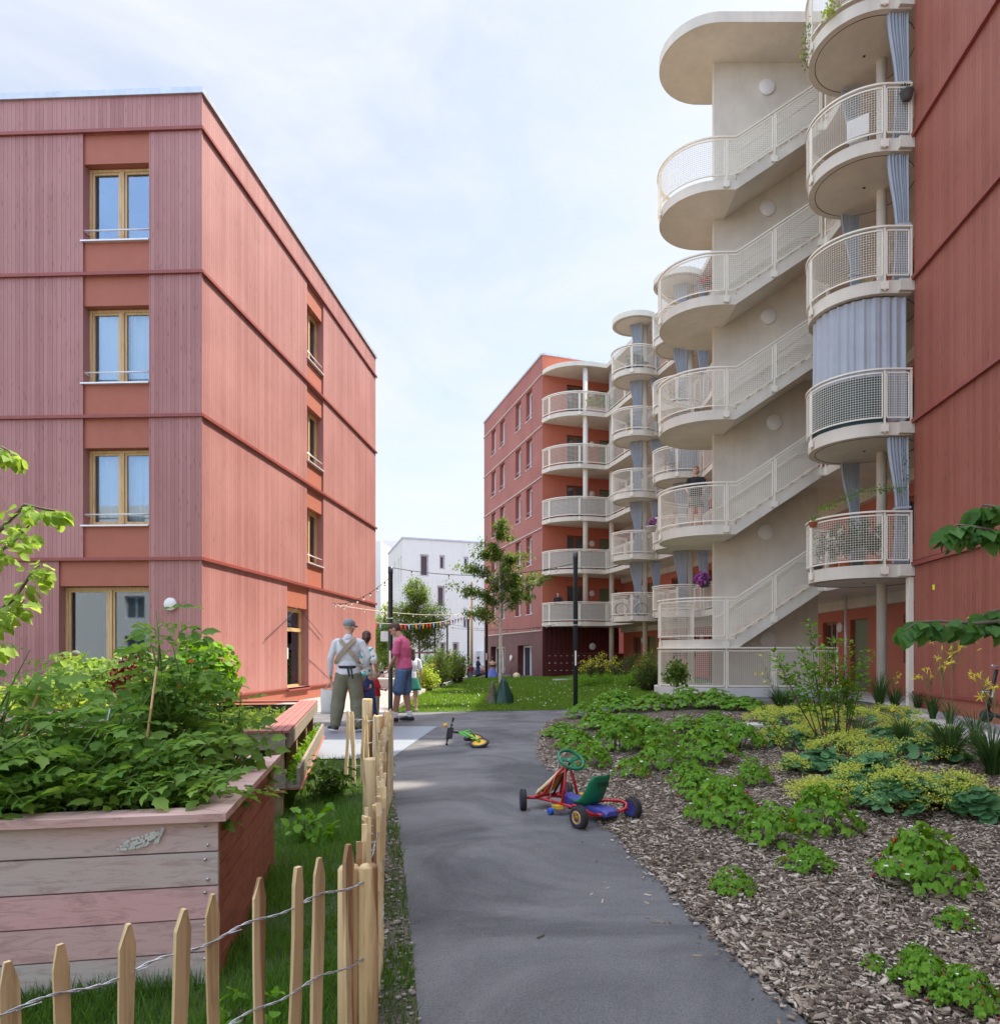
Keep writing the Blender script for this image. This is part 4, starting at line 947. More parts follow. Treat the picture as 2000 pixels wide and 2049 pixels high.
L = np.random.gamma(1.9, .0066, n)+.006; L = np.minimum(L, .07); L *= 1+.05*y; Wd = L*np.random.uniform(.12,.4,n)
V, Fc = scatter(*BOX, np.stack([x, y, z+.012+np.random.rand(n)*.014], 1), f, u, np.stack([Wd, L, Wd*.35+.002], 1))
tag(npmesh('wood_chips', V, Fc, M['chips']), 'grey and brown wood chips covering the planting bed', 'wood chips', kind='stuff')
# chips spilling over the edge of the asphalt
n = 3600; pe = np.array(path_right[:-1]); sl_ = np.concatenate([[0], np.cumsum(np.linalg.norm(np.diff(pe, axis=0), axis=1))]); q = np.random.rand(n)*sl_[-1]
x = np.interp(q, sl_, pe[:,0])+np.random.normal(.01,.035,n); y = np.interp(q, sl_, pe[:,1])+np.random.normal(0,.03,n); a = np.random.rand(n)*2*PI; L = np.random.uniform(.006,.034,n); Wd = L*np.random.uniform(.15,.45,n)
V, Fc = scatter(*BOX, np.stack([x, y, Hn(x,y)+.012+.006*np.random.rand(n)], 1), np.stack([np.cos(a), np.sin(a), np.random.normal(0,.15,n)], 1), np.tile([0,0,1.],(n,1))+np.random.normal(0,.25,(n,3)), np.stack([Wd, L, Wd*.4+.002], 1))
tag(npmesh('edge_chips', V, Fc, M['chips']), 'wood chips spilling over the edge of the asphalt path', 'wood chips', kind='stuff')
# a few chips and crumbs strayed on to the asphalt
n = 45; t = np.random.rand(n)**.6; 
ex = np.array([G(*p)[0] for p in ((1614,2049),(1386,1828),(1220,1660),(1121,1553))]); ey = np.array([G(*p)[1] for p in ((1614,2049),(1386,1828),(1220,1660),(1121,1553))])
yy_ = 2.5+np.random.rand(n)*5; xx_ = np.interp(yy_, ey, ex)-np.random.exponential(.22, n)
k = xx_ > -.6; xx_, yy_ = xx_[k], yy_[k]; n = len(xx_); a = np.random.rand(n)*2*PI; L = np.random.uniform(.012,.05,n)
V, Fc = scatter(*BOX, np.stack([xx_, yy_, np.full(n,.005)], 1), np.stack([np.cos(a),np.sin(a),a*0], 1), np.tile([0,0,1.],(n,1)), np.stack([L*.25, L, L*.12], 1))
tag(npmesh('stray_chips', V, Fc, M['chips']), 'loose wood chips scattered on the asphalt path', 'wood chips', kind='stuff')
# pebbles in the gritty verge
n = 520; yv = 2.2+np.random.rand(n)**1.3*5.2; lo = np.interp(yv, [1.9,4.2,6.9], [-.55,-.95,-1.5]); hi = np.interp(yv, [p[1] for p in path_left], [p[0] for p in path_left])
xv = lo+(hi-lo)*np.random.rand(n); mbp = MB()
for i in range(n):
    r = random.uniform(.004,.012)*(1.6 if random.random() < .08 else 1); mbp.ball((xv[i], yv[i], .004+r*.3), (r*1.3, r, r*.7), 0, 5, 3)
woodmat('pebble', (.22,.20,.17), (.55,.52,.46), 2, .8, 14, .8); tag(mbp.build('pebbles', M['pebble']), 'pale pebbles on the gritty strip between fence and path', 'pebbles', kind='stuff')
# ---- grass
def grass(name, poly, n, y0, y1, h, w, mat, label, bias=.9, clump=None, hf=None):
    x, y = sample(poly, n, y0, y1, bias); n = len(x); z = Hn(x, y)
    if clump:                                           # thin patches where the soil shows
        q = np.sin(x*5.1+2*np.sin(y*3.1))*np.sin(y*4.3+1.7*np.sin(x*2.7)); k = (q > clump) | (np.random.rand(n) < .35); x, y, z = x[k], y[k], z[k]; n = len(x)
    T = ([(-.5,0,0),(.5,0,0),(.4,.5,.10),(-.4,.5,.10),(.06,1,.38),(-.06,1,.38)], [(0,1,2,3),(3,2,4,5)])
    a = np.random.rand(n)*2*PI; u = np.stack([np.cos(a), np.sin(a), np.zeros(n)], 1)
    f = np.stack([np.random.normal(0,.3,n), np.random.normal(0,.3,n), np.ones(n)], 1)
    hh = h*np.random.uniform(.5,1.3,n)*(1+.35*np.sin(x*3+1)*np.sin(y*2.3)); ww = w*np.random.uniform(.7,1.3,n)*(1+.04*y)
    V, Fc = scatter(*T, np.stack([x,y,z], 1), f, u, np.stack([ww, hh, hh], 1))
    return tag(npmesh(name, V, Fc, mat), label, 'grass', kind='stuff')
grass('grass', [(-5.2,1.0),(-.52,1.0),(-.55,1.9),(-.95,4.2),(-1.5,6.9),(-1.8,8.5),(-5.2,8.5)], 60000, 1.9, 8.6, .075, .0035, M['grass_blade'], 'dark green grass between the planters and the picket fence', 1.0, -.35)
grass('grass', [(-.5,1.5),(-.3,1.5)]+path_left+[(-1.5,6.9),(-.9,4.2)], 2600, 2.2, 7, .05, .0035, M['grass_blade'], 'thin grass tufts growing through the grit beside the path', .9, .15)
lawnp = [(-3.15,15.35),(-.2,15.95),(1.4,16.45),(2.6,17.35),(3.1,18.4),(3.2,21),(6.5,22),(6.5,30),(4.5,40.6),(.2,40.6),(-3.75,39.6),(-3.75,22.6)]
grass('lawn_grass', lawnp, 85000, 15.3, 40, .075, .008, M['lawn_blade'], 'green clover lawn blades behind the path', .8)
x, y = sample(lawnp, 480, 15.5, 34, .8); z = Hn(x, y); n = len(x)
k = (np.sin(x*2.3)+np.sin(y*1.1+x) > -.6); x, y, z = x[k], y[k], z[k]; n = len(x)
V, Fc = scatter([(-.5,-.5,0),(.5,-.5,0),(.5,.5,0),(-.5,.5,0)], [(0,1,2,3)], np.stack([x,y,z+.075+.02*np.random.rand(n)],1), np.tile([1.,0,0],(n,1))+np.random.normal(0,.3,(n,3)), np.tile([0,-.7,.7],(n,1))+np.random.normal(0,.3,(n,3)), np.random.uniform(.014,.026,n))
tag(npmesh('clover_flowers', V, Fc, M['petal_white']), 'white clover flowers dotted over the lawn', 'clover flowers', kind='stuff')
# ---- strawberry plants
STRAW = []
def make_straw(i, r, h, nl):
    root = thing('strawberry_plant', 'x', 'plant'); pos, fw, up, sc = [], [], [], []; mbs = MB()
    for k in range(nl):
        a = random.random()*2*PI; q = math.sqrt(random.random()); d = r*q; zz = h*(1-q**2*.75)*random.uniform(.65,1.05)+.015
        d *= .85+.3*random.random(); c = Vector((d*math.cos(a), d*math.sin(a), zz)); ph = random.random()*2*PI
        o = Vector((math.cos(a), math.sin(a), 0))*(.3+1.0*q); nrm = (Vector((0,0,1))+o*.7+Vector((random.gauss(0,.25),random.gauss(0,.25),0))).normalized()
        o2 = (o+Vector((math.cos(ph),math.sin(ph),0))*.7).normalized(); s = random.uniform(.036,.060)*(.7 if random.random() < .25 else 1)
        for da in (-1.25, 0, 1.25):
            dr = Matrix.Rotation(da, 3, nrm)@(o2-nrm*o2.dot(nrm)); pos.append(c); fw.append(dr-Vector((0,0,.25))); up.append(nrm); sc.append(s*(1 if da == 0 else .88))
        if k % 5 == 0: mbs.tube([(c.x*.25,c.y*.25,0), (c.x*.7,c.y*.7,zz*.7), c], .0022, 4)
    V, Fc = scatter(*LEAFB, pos, fw, up, sc); npmesh('leaves', V, Fc, M['leaf_strawberry'], root); mbs.build('stems', M['stem_green'], root)
    fb = MB(); bb_ = MB()
    for k in range(9+i*3):
        a = random.random()*2*PI; q = random.uniform(.5,1.05); c = Vector((r*q*math.cos(a), r*q*math.sin(a), h*(1.05-q*q*.75)+.01))
        if k % 3: bb_.ball(c+Vector((0,0,-.03)), (.008,.008,.011), 0, 6, 4)
        else:
            pp = [c+Vector((.014*math.cos(t), .014*math.sin(t), .01)) for t in [j*2*PI/10 for j in range(10)]]; fb.add([c+Vector((0,0,.012))]+[p if j % 2 else c+(p-c)*.6 for j, p in enumerate(pp)], [(0,j+1,(j+1)%10+1) for j in range(10)])
    fb.build('flowers', M['petal_white'], root); bb_.build('berries', M['berry'], root)
    STRAW.append(root)
make_straw(0,.23,.27,150); make_straw(1,.25,.30,210); make_straw(2,.26,.25,190); make_straw(3,.15,.15,55)
# (photo x, photo y of the base, width in photo pixels, kind, label)
SP = [(1475,1800,100,0,'small strawberry plant alone on the wood chips nearest the path'),
(1880,1800,200,1,'big bushy strawberry plant at the right, nearest of the large ones'),
(1925,1872,80,3,'tiny strawberry plant just below the big bushy one at the right edge'),
(1880,2010,150,2,'strawberry plant at the bottom right corner of the photo'),
(1960,2045,140,1,'strawberry plant cut by the bottom right corner'),
(1845,1935,70,3,'sprouting strawberry leaves above the plant in the bottom right corner'),
(1758,1955,60,3,'sparse strawberry seedling left of the bottom right corner plants'),
(1627,1755,110,2,'strawberry plant at the lower tip of the central row'),
(1557,1705,140,0,'reddish strawberry plant with many fruits in the central row'),
(1462,1665,160,1,'wide strawberry plant with white flowers above the lone small one'),
(1420,1610,130,2,'strawberry plant behind the wide flowering one, in the central row'),
(1662,1680,160,1,'wide strawberry plant left of the lady mantle leaves'),
(1513,1578,85,0,'rounded strawberry plant standing alone on chips above the central row'),
(1385,1580,95,2,'strawberry plant at the upper end of the central row'),
(1263,1562,80,3,'low strawberry plant right behind the kart seat'),
(1330,1548,110,0,'strawberry plant left of the dense leafy clump'),
(1425,1535,140,1,'dark dense strawberry clump in the middle of the bed'),
(1488,1505,110,2,'strawberry clump in front of the stone slab'),
(1184,1542,90,0,'strawberry plant beside the kart steering wheel'),
(1240,1510,110,1,'strawberry plant behind the steering wheel'),
(1155,1508,90,2,'strawberry plant at the bulge of the path edge'),
(1128,1480,90,0,'strawberry plant on the left tip of the bed'),
(1310,1500,120,2,'strawberry clump in the middle left of the bed'),
(1380,1480,120,0,'strawberry clump under the small maple sapling'),
(1205,1465,110,1,'strawberry clump near the lamp post, front row'),
(1270,1458,100,2,'strawberry clump between lamp post and sapling'),
(1172,1440,90,0,'strawberry clump at the foot of the right lamp post'),
(1235,1428,110,1,'strawberry clump behind the lamp post row'),
(1310,1425,110,2,'strawberry clump in front of the stair tower plinth, left'),
(1375,1420,110,0,'strawberry clump in front of the stair tower plinth, centre left'),
(1440,1422,110,1,'strawberry clump in front of the stair tower plinth, centre'),
(1500,1425,100,2,'strawberry clump in front of the stair tower plinth, right'),
(1440,1460,90,0,'strawberry clump behind the stone slab')]
g_ = 'strawberry plants in the mulch bed'
for i, (px, py, w, k, lab) in enumerate(SP):
    gx, gy = G(px, py); wid = w/FP*gy; base = (.27,.29,.30,.18)[k]*2; s = wid/base*1.12
    if i < 4 and False: pass
    o = dup(STRAW[k], None, lab, (gx, gy+wid*.3, H(gx,gy)+.005), random.random()*6, (s, s, s*(random.uniform(.55,.75) if py < 1500 else random.uniform(.95,1.2))), g_)
def purge(o):
    for c in KIDS.get(o.name, []): purge(c)
    bpy.data.objects.remove(o)
for o in STRAW: purge(o)
# ---- lady's mantle
RN = 18; MT = ([(0,0,-.10)]+[((1 if j%2 else .86)*math.cos(2*PI*j/RN)*.5, (1 if j%2 else .86)*math.sin(2*PI*j/RN)*.5, .04+(.05 if j%2 else 0)) for j in range(RN)], [(0,j+1,(j+1)%RN+1) for j in range(RN)])
def mantle(px, py, w, label, nl=60, bloom=0, leaves=True, hh=.22, bo=(0,0), bs=1.0):
    gx, gy = G(px, py); r = w/FP*gy/2*1.25; nl = int(nl*1.7); bloom = int(bloom*1.6); root = thing('lady_mantle', label, 'plant', (gx, gy+r*.6, H(gx,gy)), "lady's mantle plants in the bed")
    if leaves:
        pos, fw, up, sc = [], [], [], []
        for k in range(nl):
            a = random.random()*2*PI; q = math.sqrt(random.random()); zz = hh*(1-q*q*.8)*random.uniform(.75,1.05)+.02
            pos.append((gx+r*q*math.cos(a), gy+r*.6+r*q*math.sin(a), H(gx,gy)+zz)); o = Vector((math.cos(a),math.sin(a),0))*q
            up.append(Vector((0,0,1))+o*1.1+Vector((random.gauss(0,.25),random.gauss(0,.25),0))); fw.append((random.gauss(0,1),random.gauss(0,1),.1)); sc.append(random.uniform(.09,.155))
        V, Fc = scatter(*MT, pos, fw, up, sc); npmesh('leaves', V, Fc, M['leaf_mantle'], root, smooth=True)
    if bloom:
        n = bloom; nc = max(4, int(n/40)); cs = []
        for _ in range(nc):
            a = random.random()*2*PI; q = math.sqrt(random.random()); cs.append((gx+bo[0]+r*bs*1.05*q*math.cos(a), gy+r*.6+bo[1]+r*bs*1.05*q*math.sin(a), H(gx,gy)+hh*(1.15-q*q*.75)+random.uniform(0,.05)))
        cs = np.array(cs); idx = np.random.randint(0, nc, n); p = cs[idx]+np.random.normal(0,1,(n,3))*np.array([.04,.04,.022])
        V, Fc = scatter([(-.5,-.5,0),(.5,-.5,.3),(.5,.5,0),(-.5,.5,.3)], [(0,1,2,3)], p, rv(n), rv(n)+np.array([0,-.4,1.]), np.random.uniform(.007,.014,n)*(1+gy*.03))
        npmesh('blooms', V, Fc, M['bloom_mantle'], root)
    return root
mantle(1840,1640,170,'big mantle plant with broad scalloped leaves under frothy yellow bloom, nearest one',120,1500,hh=.26,bs=.7)
mantle(1930,1625,120,'mantle plant with yellow bloom at the right edge behind the nearest one',60,1100,hh=.22)
mantle(1985,1650,90,'low blue green mantle leaves cut by the right edge',40)
mantle(1650,1550,105,'leafy mantle plant without bloom left of centre',70,0,hh=.2)
mantle(1735,1600,110,'leafy mantle plant with bloom in front, in the centre of the group',70,500,hh=.2)
mantle(1690,1615,150,'frothy yellow bloom lying on the chips in front of the group',10,1500,hh=.12)
mantle(1765,1570,110,'leafy mantle plant behind the central one',80,300,hh=.24)
mantle(1590,1555,50,'thin yellow bloom standing alone on the chips',4,350,hh=.14)
mantle(1720,1530,130,'yellow bloom mound below the tall shrubs',30,1800,hh=.24)
mantle(1590,1500,110,'mantle leaves under the leftmost yellow mound',60,900,hh=.2)
mantle(1660,1495,120,'yellow bloom mound behind the shrub stems',30,2000,hh=.24)
mantle(1570,1455,110,'yellow bloom mound at the back left of the group',20,2000,hh=.22)
mantle(1640,1450,120,'yellow bloom mound at the back of the group',20,2300,hh=.22)
mantle(1720,1455,120,'yellow bloom mound at the back right of the group',20,2000,hh=.22)
mantle(1800,1500,130,'mantle leaves behind the single yellow lily',70,500,hh=.22)
mantle(1860,1480,120,'yellow bloom beside the gravel strip',40,1200,hh=.18)
mantle(1800,1440,100,'yellow bloom at the foot of the grass by the column',20,900,hh=.16)
mantle(1880,1530,130,'mantle leaves between the two lily clumps',70,500,hh=.2)
# ---- lilies and grasses
def arcs(cx, cy, cz, n, h, spread, w, droop=.5):
    V, Fc = [], []
    for _ in range(n):
        a = random.random()*2*PI; o = Vector((math.cos(a), math.sin(a), 0)); sd = Vector((-o.y,o.x,0)); sp = spread*random.uniform(.3,1.1); hh = h*random.uniform(.6,1.1); b0 = len(V)
        p0 = Vector((cx,cy,cz))+o*random.random()*.05; ns = 6; ww = w*random.uniform(.7,1.2)
        for i in range(ns+1):
            t = i/ns; p = p0+o*sp*t**1.5+Vector((0,0,hh*(t*1.35-droop*t**2.6))); q = sd*ww*.5*(1-t**2.2)+sd*.0006; V += [p-q+o*0, p+q]
        Fc += [(b0+2*i, b0+2*i+1, b0+2*i+3, b0+2*i+2) for i in range(ns)]
    return V, Fc
def lily(px, py, label, n=60, h=.45, sp=.32, stems=(), group='yellow daylilies'):
    gx, gy = G(px, py); gz = H(gx,gy); root = thing('daylily', label, 'plant', (gx,gy,gz), group)
    V, Fc = arcs(gx,gy,gz,int(n*1.6),h*1.15,sp,.015); npmesh('leaves', V, Fc, M['lily_blade'], root)
    for (tx, ty, nf, spread) in stems:                 # tip of each stem at a photo pixel
        tip = at(tx, ty, gy); mb = MB(); mid = Vector((gx,gy,gz)).lerp(tip, .5)+Vector((.01,0,.03))
        mb.tube([(gx,gy,gz), mid, tip], [.005,.004,.003], 6); fl = MB(); s_ = spread/FP*gy
        for k in range(nf):
            a = random.uniform(-1,1); t = random.uniform(.55,1); c = mid.lerp(tip, t)+Vector((a*s_*.5, random.uniform(-.06,.06), random.uniform(-.2,.5)*s_*.5)); mb.tube([mid.lerp(tip, max(0,t-.3)), c], .0025, 4)
            d = Vector((a*.9, random.uniform(-.5,.2), random.uniform(.1,.7))).normalized(); 
            if random.random() < .4: fl.tube([c, c+d*.035, c+d*.075], [.003,.0075,.002], 5); continue
            q = d.to_track_quat('Z','Y').to_matrix(); L_ = random.uniform(.06,.095)
            for j in range(6):
                an = j*PI/3; e = q@Vector((math.cos(an),math.sin(an),0)); sd = q@Vector((-math.sin(an),math.cos(an),0)); op = random.uniform(.2,.5)
                P_ = [c, c+d*L_*.45+e*L_*.12, c+d*L_*.8+e*L_*op*.8, c+d*L_*.85+e*L_*(op+.35)]; ws = [.002,.006,.006,.001]
                b0 = []; [b0.extend((p-sd*w_, p+sd*w_)) for p, w_ in zip(P_, ws)]; fl.add(b0, [(0,1,3,2),(2,3,5,4),(4,5,7,6)])
        mb.build('stem', M['stem_green'], root); fl.build('flowers', M['petal_yellow'], root)
    return root
lily(1900,1530,'tallest yellow daylily with many trumpet flowers in front of the red wall',110,.5,.5,((1905,1255,14,95),(1875,1300,8,60)))
lily(1865,1440,'yellow daylily left of the tallest one, before the red wall',60,.42,.25,((1862,1345,8,65),(1848,1350,5,40)))
lily(1985,1555,'yellow daylily clump at the right edge in front of the scooter',120,.5,.55,((1965,1345,7,55),(1990,1375,5,40)))
lily(1805,1500,'lone yellow daylily leaning left over the yellow bloom',60,.4,.3,((1775,1425,3,40),))
lily(1560,1425,'yellow daylily clump at the left front of the stair tower plinth',90,.5,.5,((1525,1325,7,55),(1540,1350,6,50)))
lily(1790,1425,'yellow daylily at the foot of the concrete column',50,.5,.3,((1790,1352,6,50),(1775,1370,3,40)))
lily(1660,1420,'yellow daylily behind the tall shrubs',50,.35,.3,((1685,1375,3,30),(1652,1330,2,20)))
gx, gy = G(1760,1425); gz = H(gx,gy); V, Fc = arcs(gx,gy,gz,260,.75,.35,.006,.35)
tag(npmesh('ornamental_grass', V, Fc, M['lily_blade']), 'tall feathery green grass around the foot of the concrete column', 'grass plant')
for i, (px, py, h, lab) in enumerate(((1690,1412,.7,'green grass tuft before the green door, left of the column'),(1835,1418,.55,'green grass tuft at the white corner post of the red wall'),(1900,1450,.6,'green grass tuft on the gravel edge under the red wall'),(1950,1490,.75,'arching green grass clump left of the scooter'),(1720,1480,.5,'green grass clump behind the middle yellow bloom'),(1580,1415,.6,'green grass tuft at the stair tower plinth'))):
    gx, gy = G(px, py); gz = H(gx,gy); V, Fc = arcs(gx,gy,gz,90,h*.8,.45,.007,.55); tag(npmesh('grass_tuft', V, Fc, M['lily_blade']), lab, 'grass plant', 'grass tufts in the bed')
# ---- tree and shrub builders
def leaves_at(pts, n, sd, size, T, droop=.3, out=None, jit=.35):
    pts = np.array([tuple(p) for p in pts]); idx = np.random.randint(0, len(pts), n); p = pts[idx]+np.random.normal(0,1,(n,3))*sd
    f = rv(n)+np.array([0,0,-droop]); u = rv(n)*.7+np.array([0,0,1.])
    return scatter(*T, p, f, u, size*np.random.uniform(1-jit,1+jit,n))
def tree(name, label, base, top, tr, clumps, nleaf, size, mat, bark='bark', T=LEAF, group=None, cat='tree', sd=.16, fork=.35, lim=1, sub=5, trunk_bend=.05, droop=.3):
    base = Vector(base); root = thing(name, label, cat, base, group); tb = MB(); top = Vector(top); H_ = (top-base).length
    tp = [base.lerp(top, t)+Vector((math.sin(t*5+base.x)*trunk_bend*t, math.cos(t*4)*trunk_bend*t, 0)) for t in [i/8 for i in range(9)]]
    tb.tube(tp, [tr*(1-.8*(i/8)) for i in range(9)], 10); twigs = []
    for (c, r, k) in clumps:
        c = Vector(c)
        for _ in range(k):
            v = Vector(rv(1)[0])*random.uniform(.45,1.0)**.6; e = c+Vector((v.x*r[0], v.y*r[1], v.z*r[2]))
            tz = min(.97, max(fork, ((e.z-base.z)-.5*(e-top).xy.length)/H_)); s = tp[0].lerp(top, tz); i_ = tz*8; i0 = min(7, int(i_)); s = tp[i0].lerp(tp[i0+1], i_-i0)
            m1 = s.lerp(e, .5)+Vector((0,0,.10*(e-s).length)); rr = tr*.32*(1-tz*.6)
            tb.tube([s, m1, e], [rr, rr*.6, rr*.2], 5)
            for j in range(sub):
                t = random.uniform(.3,1); q = (s.lerp(m1, t*2) if t < .5 else m1.lerp(e, t*2-1)); d = Vector(rv(1)[0]); d.z = abs(d.z)*.4; w = q+d*random.uniform(.1,.32)*max(r)*.6*lim
                twigs += [q.lerp(w, .6), w]; tb.tube([q, w], [rr*.3, rr*.1], 4)
            twigs.append(e)
    tb.build('trunk', M[bark], root); V, Fc = leaves_at(twigs, nleaf, sd, size, T, droop); npmesh('crown', V, Fc, M[mat], root); return root
# young oak on the lawn with a watering bag
tx, ty = G(1002,1409); 
tree('young_oak', 'young tree with pale trunk on the lawn, dark green watering bag at its foot', (tx,ty,0), (tx-.08,ty,4.7), .055,
  [((tx+.05,ty,4.4),(.28,.25,.3),7),((tx-.35,ty,3.95),(.45,.35,.25),9),((tx+.35,ty,3.45),(.4,.4,.25),7),((tx-.85,ty,3.55),(.4,.4,.13),6),((tx+.6,ty,3.8),(.3,.3,.12),4),((tx+.05,ty,3.2),(.45,.4,.3),8),((tx+.98,ty,3.2),(.36,.4,.13),7),((tx-1.05,ty,2.95),(.32,.35,.15),6),((tx+.65,ty,2.8),(.5,.4,.13),7),((tx-.7,ty,2.4),(.4,.35,.14),6),((tx-.2,ty,2.75),(.3,.4,.2),5)],
  8500, .088, 'leaf_oak', 'bark_pale', LEAFN, sd=.06, fork=.42, lim=.8)
def bag(cx_, cy_, w, d, h, label):
    mb = MB(); n = 20; vs = []
    for j in range(9):
        t = j/8; rr = 1-.42*t-.35*t**4
        for i in range(n):
            a = 2*PI*i/n; fo = 1+.13*math.sin(a*5+t*4)*(.4+t)+.07*math.sin(a*9+t*7)+.05*math.sin(a*2+t*6); vs.append((cx_+w*.5*rr*fo*math.cos(a), cy_+d*.5*rr*fo*math.sin(a), h*t+(.06*math.sin(a*3)+.03*math.sin(a*7))*t))
    mb.add(vs, [(j*n+i,j*n+(i+1)%n,(j+1)*n+(i+1)%n,(j+1)*n+i) for j in range(8) for i in range(n)]+[tuple(8*n+i for i in range(n))], 0, True)
    return flat('watering_bag', mb, M['bag_green'], label, 'watering bag')
pm('bag_green', (.012,.06,.045), .3, .25, 6, 25, .02)
bag(tx+.07, ty-.05, .48, .42, .62, 'dark green plastic watering bag wrapped round the young tree, right half'); 
o_ = bag(tx-.22, ty-.02, .32, .36, .5, 'crumpled brown green flap of the watering bag, left of the trunk'); o_.data.materials.clear(); o_.data.materials.append(pm('bag_brown', (.10,.11,.06), .35, .4, 7, 25, .02))
# tree behind with wooden stakes
bx, by, bz = -5.62, 33.2, H(-5.62,33.2)
tree('courtyard_tree', 'airy green tree held by wooden stakes before the white house', (bx,by,bz), (bx-.1,by,4.7), .07,
  [((bx-.1,by,4.2),(.7,.7,.6),18),((bx-1.0,by,3.4),(.8,.7,.6),18),((bx+.75,by,3.1),(.75,.7,.6),18),((bx,by,2.7),(1.3,.9,.6),22),((bx+.6,by,2.0),(.6,.5,.4),8),((bx-.9,by,2.2),(.6,.5,.4),8)], 19000, .095, 'leaf_tree', 'bark', LEAFN, sd=.14, fork=.3)
for i in range(4):
    x_, y_ = bx+(-.75 if i % 2 else .75)*1.3, by+(-.6 if i < 2 else .6)
    m_ = MB(); m_.tube([(x_,y_,bz-.1),(x_,y_,1.32)], .045, 8)
    if i < 2: m_.box(x_-.03,x_+.03,by-.62,by+.62,1.22,1.3)
    if i in (0,2): m_.box(x_-1.98,x_+.03,y_-.03,y_+.03,1.322,1.40)
    flat('tree_stake', m_, M['bark'], 'brown wooden stake and crossbar around the airy courtyard tree', 'stake', 'stakes around the courtyard tree')
for (px, Y, zt, w, mt, lab, nl) in ((770,36,3.6,2.0,'leaf_bright','sunlit yellow green tree at the edge of the timber house',5000),(758,42,2.9,2.2,'leaf_tree','green tree beside the timber house, half hidden by the lamp post',4000),(800,52,2.2,3,'leaf_bush','dark hedge tree in front of the white house',4000)):
    x_ = (px-CX)/FP*Y; z_ = H(x_,Y)
    tree('background_tree', lab, (x_,Y,z_), (x_,Y,zt), .08, [((x_,Y,zt*.85),(w*.4,w*.4,.6),12),((x_-.4,Y,zt*.55),(w*.5,w*.5,.6),14),((x_+.4,Y,zt*.35),(w*.5,w*.5,.6),14)], nl, .11, mt, sd=.2, fork=.15)
def bush(name, label, x_, y_, w, h, n, size, mat, T=LEAF, group=None, cat='bush', z=None, flowers=None, d=None):
    z_ = H(x_, y_) if z is None else z; root = thing(name, label, cat, (x_,y_,z_), group); mb = MB(); tips = []
    for _ in range(max(10, n//60)):
        a = random.random()*2*PI; q = math.sqrt(random.random()); hh = h*(1-.55*q*q)*random.uniform(.7,1.05); e = Vector((x_+w*.5*q*math.cos(a), y_+(d or w)*.5*q*math.sin(a), z_+hh)); s = Vector((x_+w*.12*math.cos(a), y_+w*.12*math.sin(a), z_))
        mb.tube([s, s.lerp(e,.5)+Vector((0,0,.05)), e], [.012*h+.002,.008*h+.001,.002], 4); tips += [s.lerp(e, t) for t in (.35,.55,.75,.9,1)]
    mb.build('stems', M['twig'], root); V, Fc = leaves_at(tips, n, size*.9, size, T); npmesh('leaves', V, Fc, M[mat], root)
    if flowers:
        fm_, fn, fs = flowers; V, Fc = leaves_at([t+Vector((0,0,.03)) for t in tips[3::5]+tips[4::5]], fn, size*.8, fs, LEAFN); npmesh('flowers', V, Fc, M[fm_], root)
    return root
bush('bright_bush', 'bright green rounded bush with long leaves before the white house', -6.4, 47, 3.4, 2.6, 4200, .17, 'leaf_bright', LEAFN)
for (px, Y, w, h, mt, lab) in ((872,27,1.2,1.5,'leaf_bright','pale leafy shrub beside the kerb behind the man in pink'),(856,24,.7,1.0,'leaf_lime','low yellowish shrub at the lower end of the kerb'),(915,31,1.2,1.6,'leaf_tree','green shrub between the parked bicycles and the kerb'),(890,36,1.6,1.3,'leaf_bush','dark shrub behind the parked bicycles'),(820,44,3,1.2,'leaf_bright','sunny shrub row under the white house, left part'),(770,40,2.4,1.4,'leaf_bright','sunny shrubs behind the retaining wall'),(700,43,3,2.2,'leaf_tree','shrubs far behind the timber house corner')):
    bush('shrub', lab, (px-CX)/FP*Y, Y, w, h, 1700, .085, mt)
for (x_, y_, w, h, mt, lab, fl) in ((2.55,29.5,1.9,1.15,'leaf_bush','yellow flowering broom before the letterboxes',('petal_yellow',900,.07)),(3.7,27.5,1.9,1.25,'leaf_bush','dark green bush beside the yellow broom',None),(3.9,24,1.6,1.45,'leaf_tree','tall green bush next to the stair tower plinth',('petal_yellow',120,.06)),(3.2,23.5,1.7,.55,'leaf_strawberry','low green groundcover shrub between lawn and stair tower',None),(3.1,20.3,.9,.8,'leaf_bush','bush with reddish spikes at the left corner of the stair tower plinth',('petal_red',60,.06)),(2.0,26,1.8,.5,'leaf_strawberry','low groundcover at the far end of the lawn',None)):
    bush('garden_bush', lab, x_, y_, w, h, 3200, .065, mt, LEAFN, flowers=fl)
# small maple sapling in the bed
sx, sy = G(1347,1452); bz = H(sx,sy); c = at(1352,1345,sy)
tree('maple_sapling', 'small maple sapling with a thin trunk and round crown before the stair tower', (sx,sy,bz), (c.x,c.y,c.z+.12), .011, [((c.x,c.y,c.z),(.24,.22,.2),14)], 420, .062, 'leaf_oak', 'twig', LEAFB, sd=.05, fork=.4, cat='sapling')
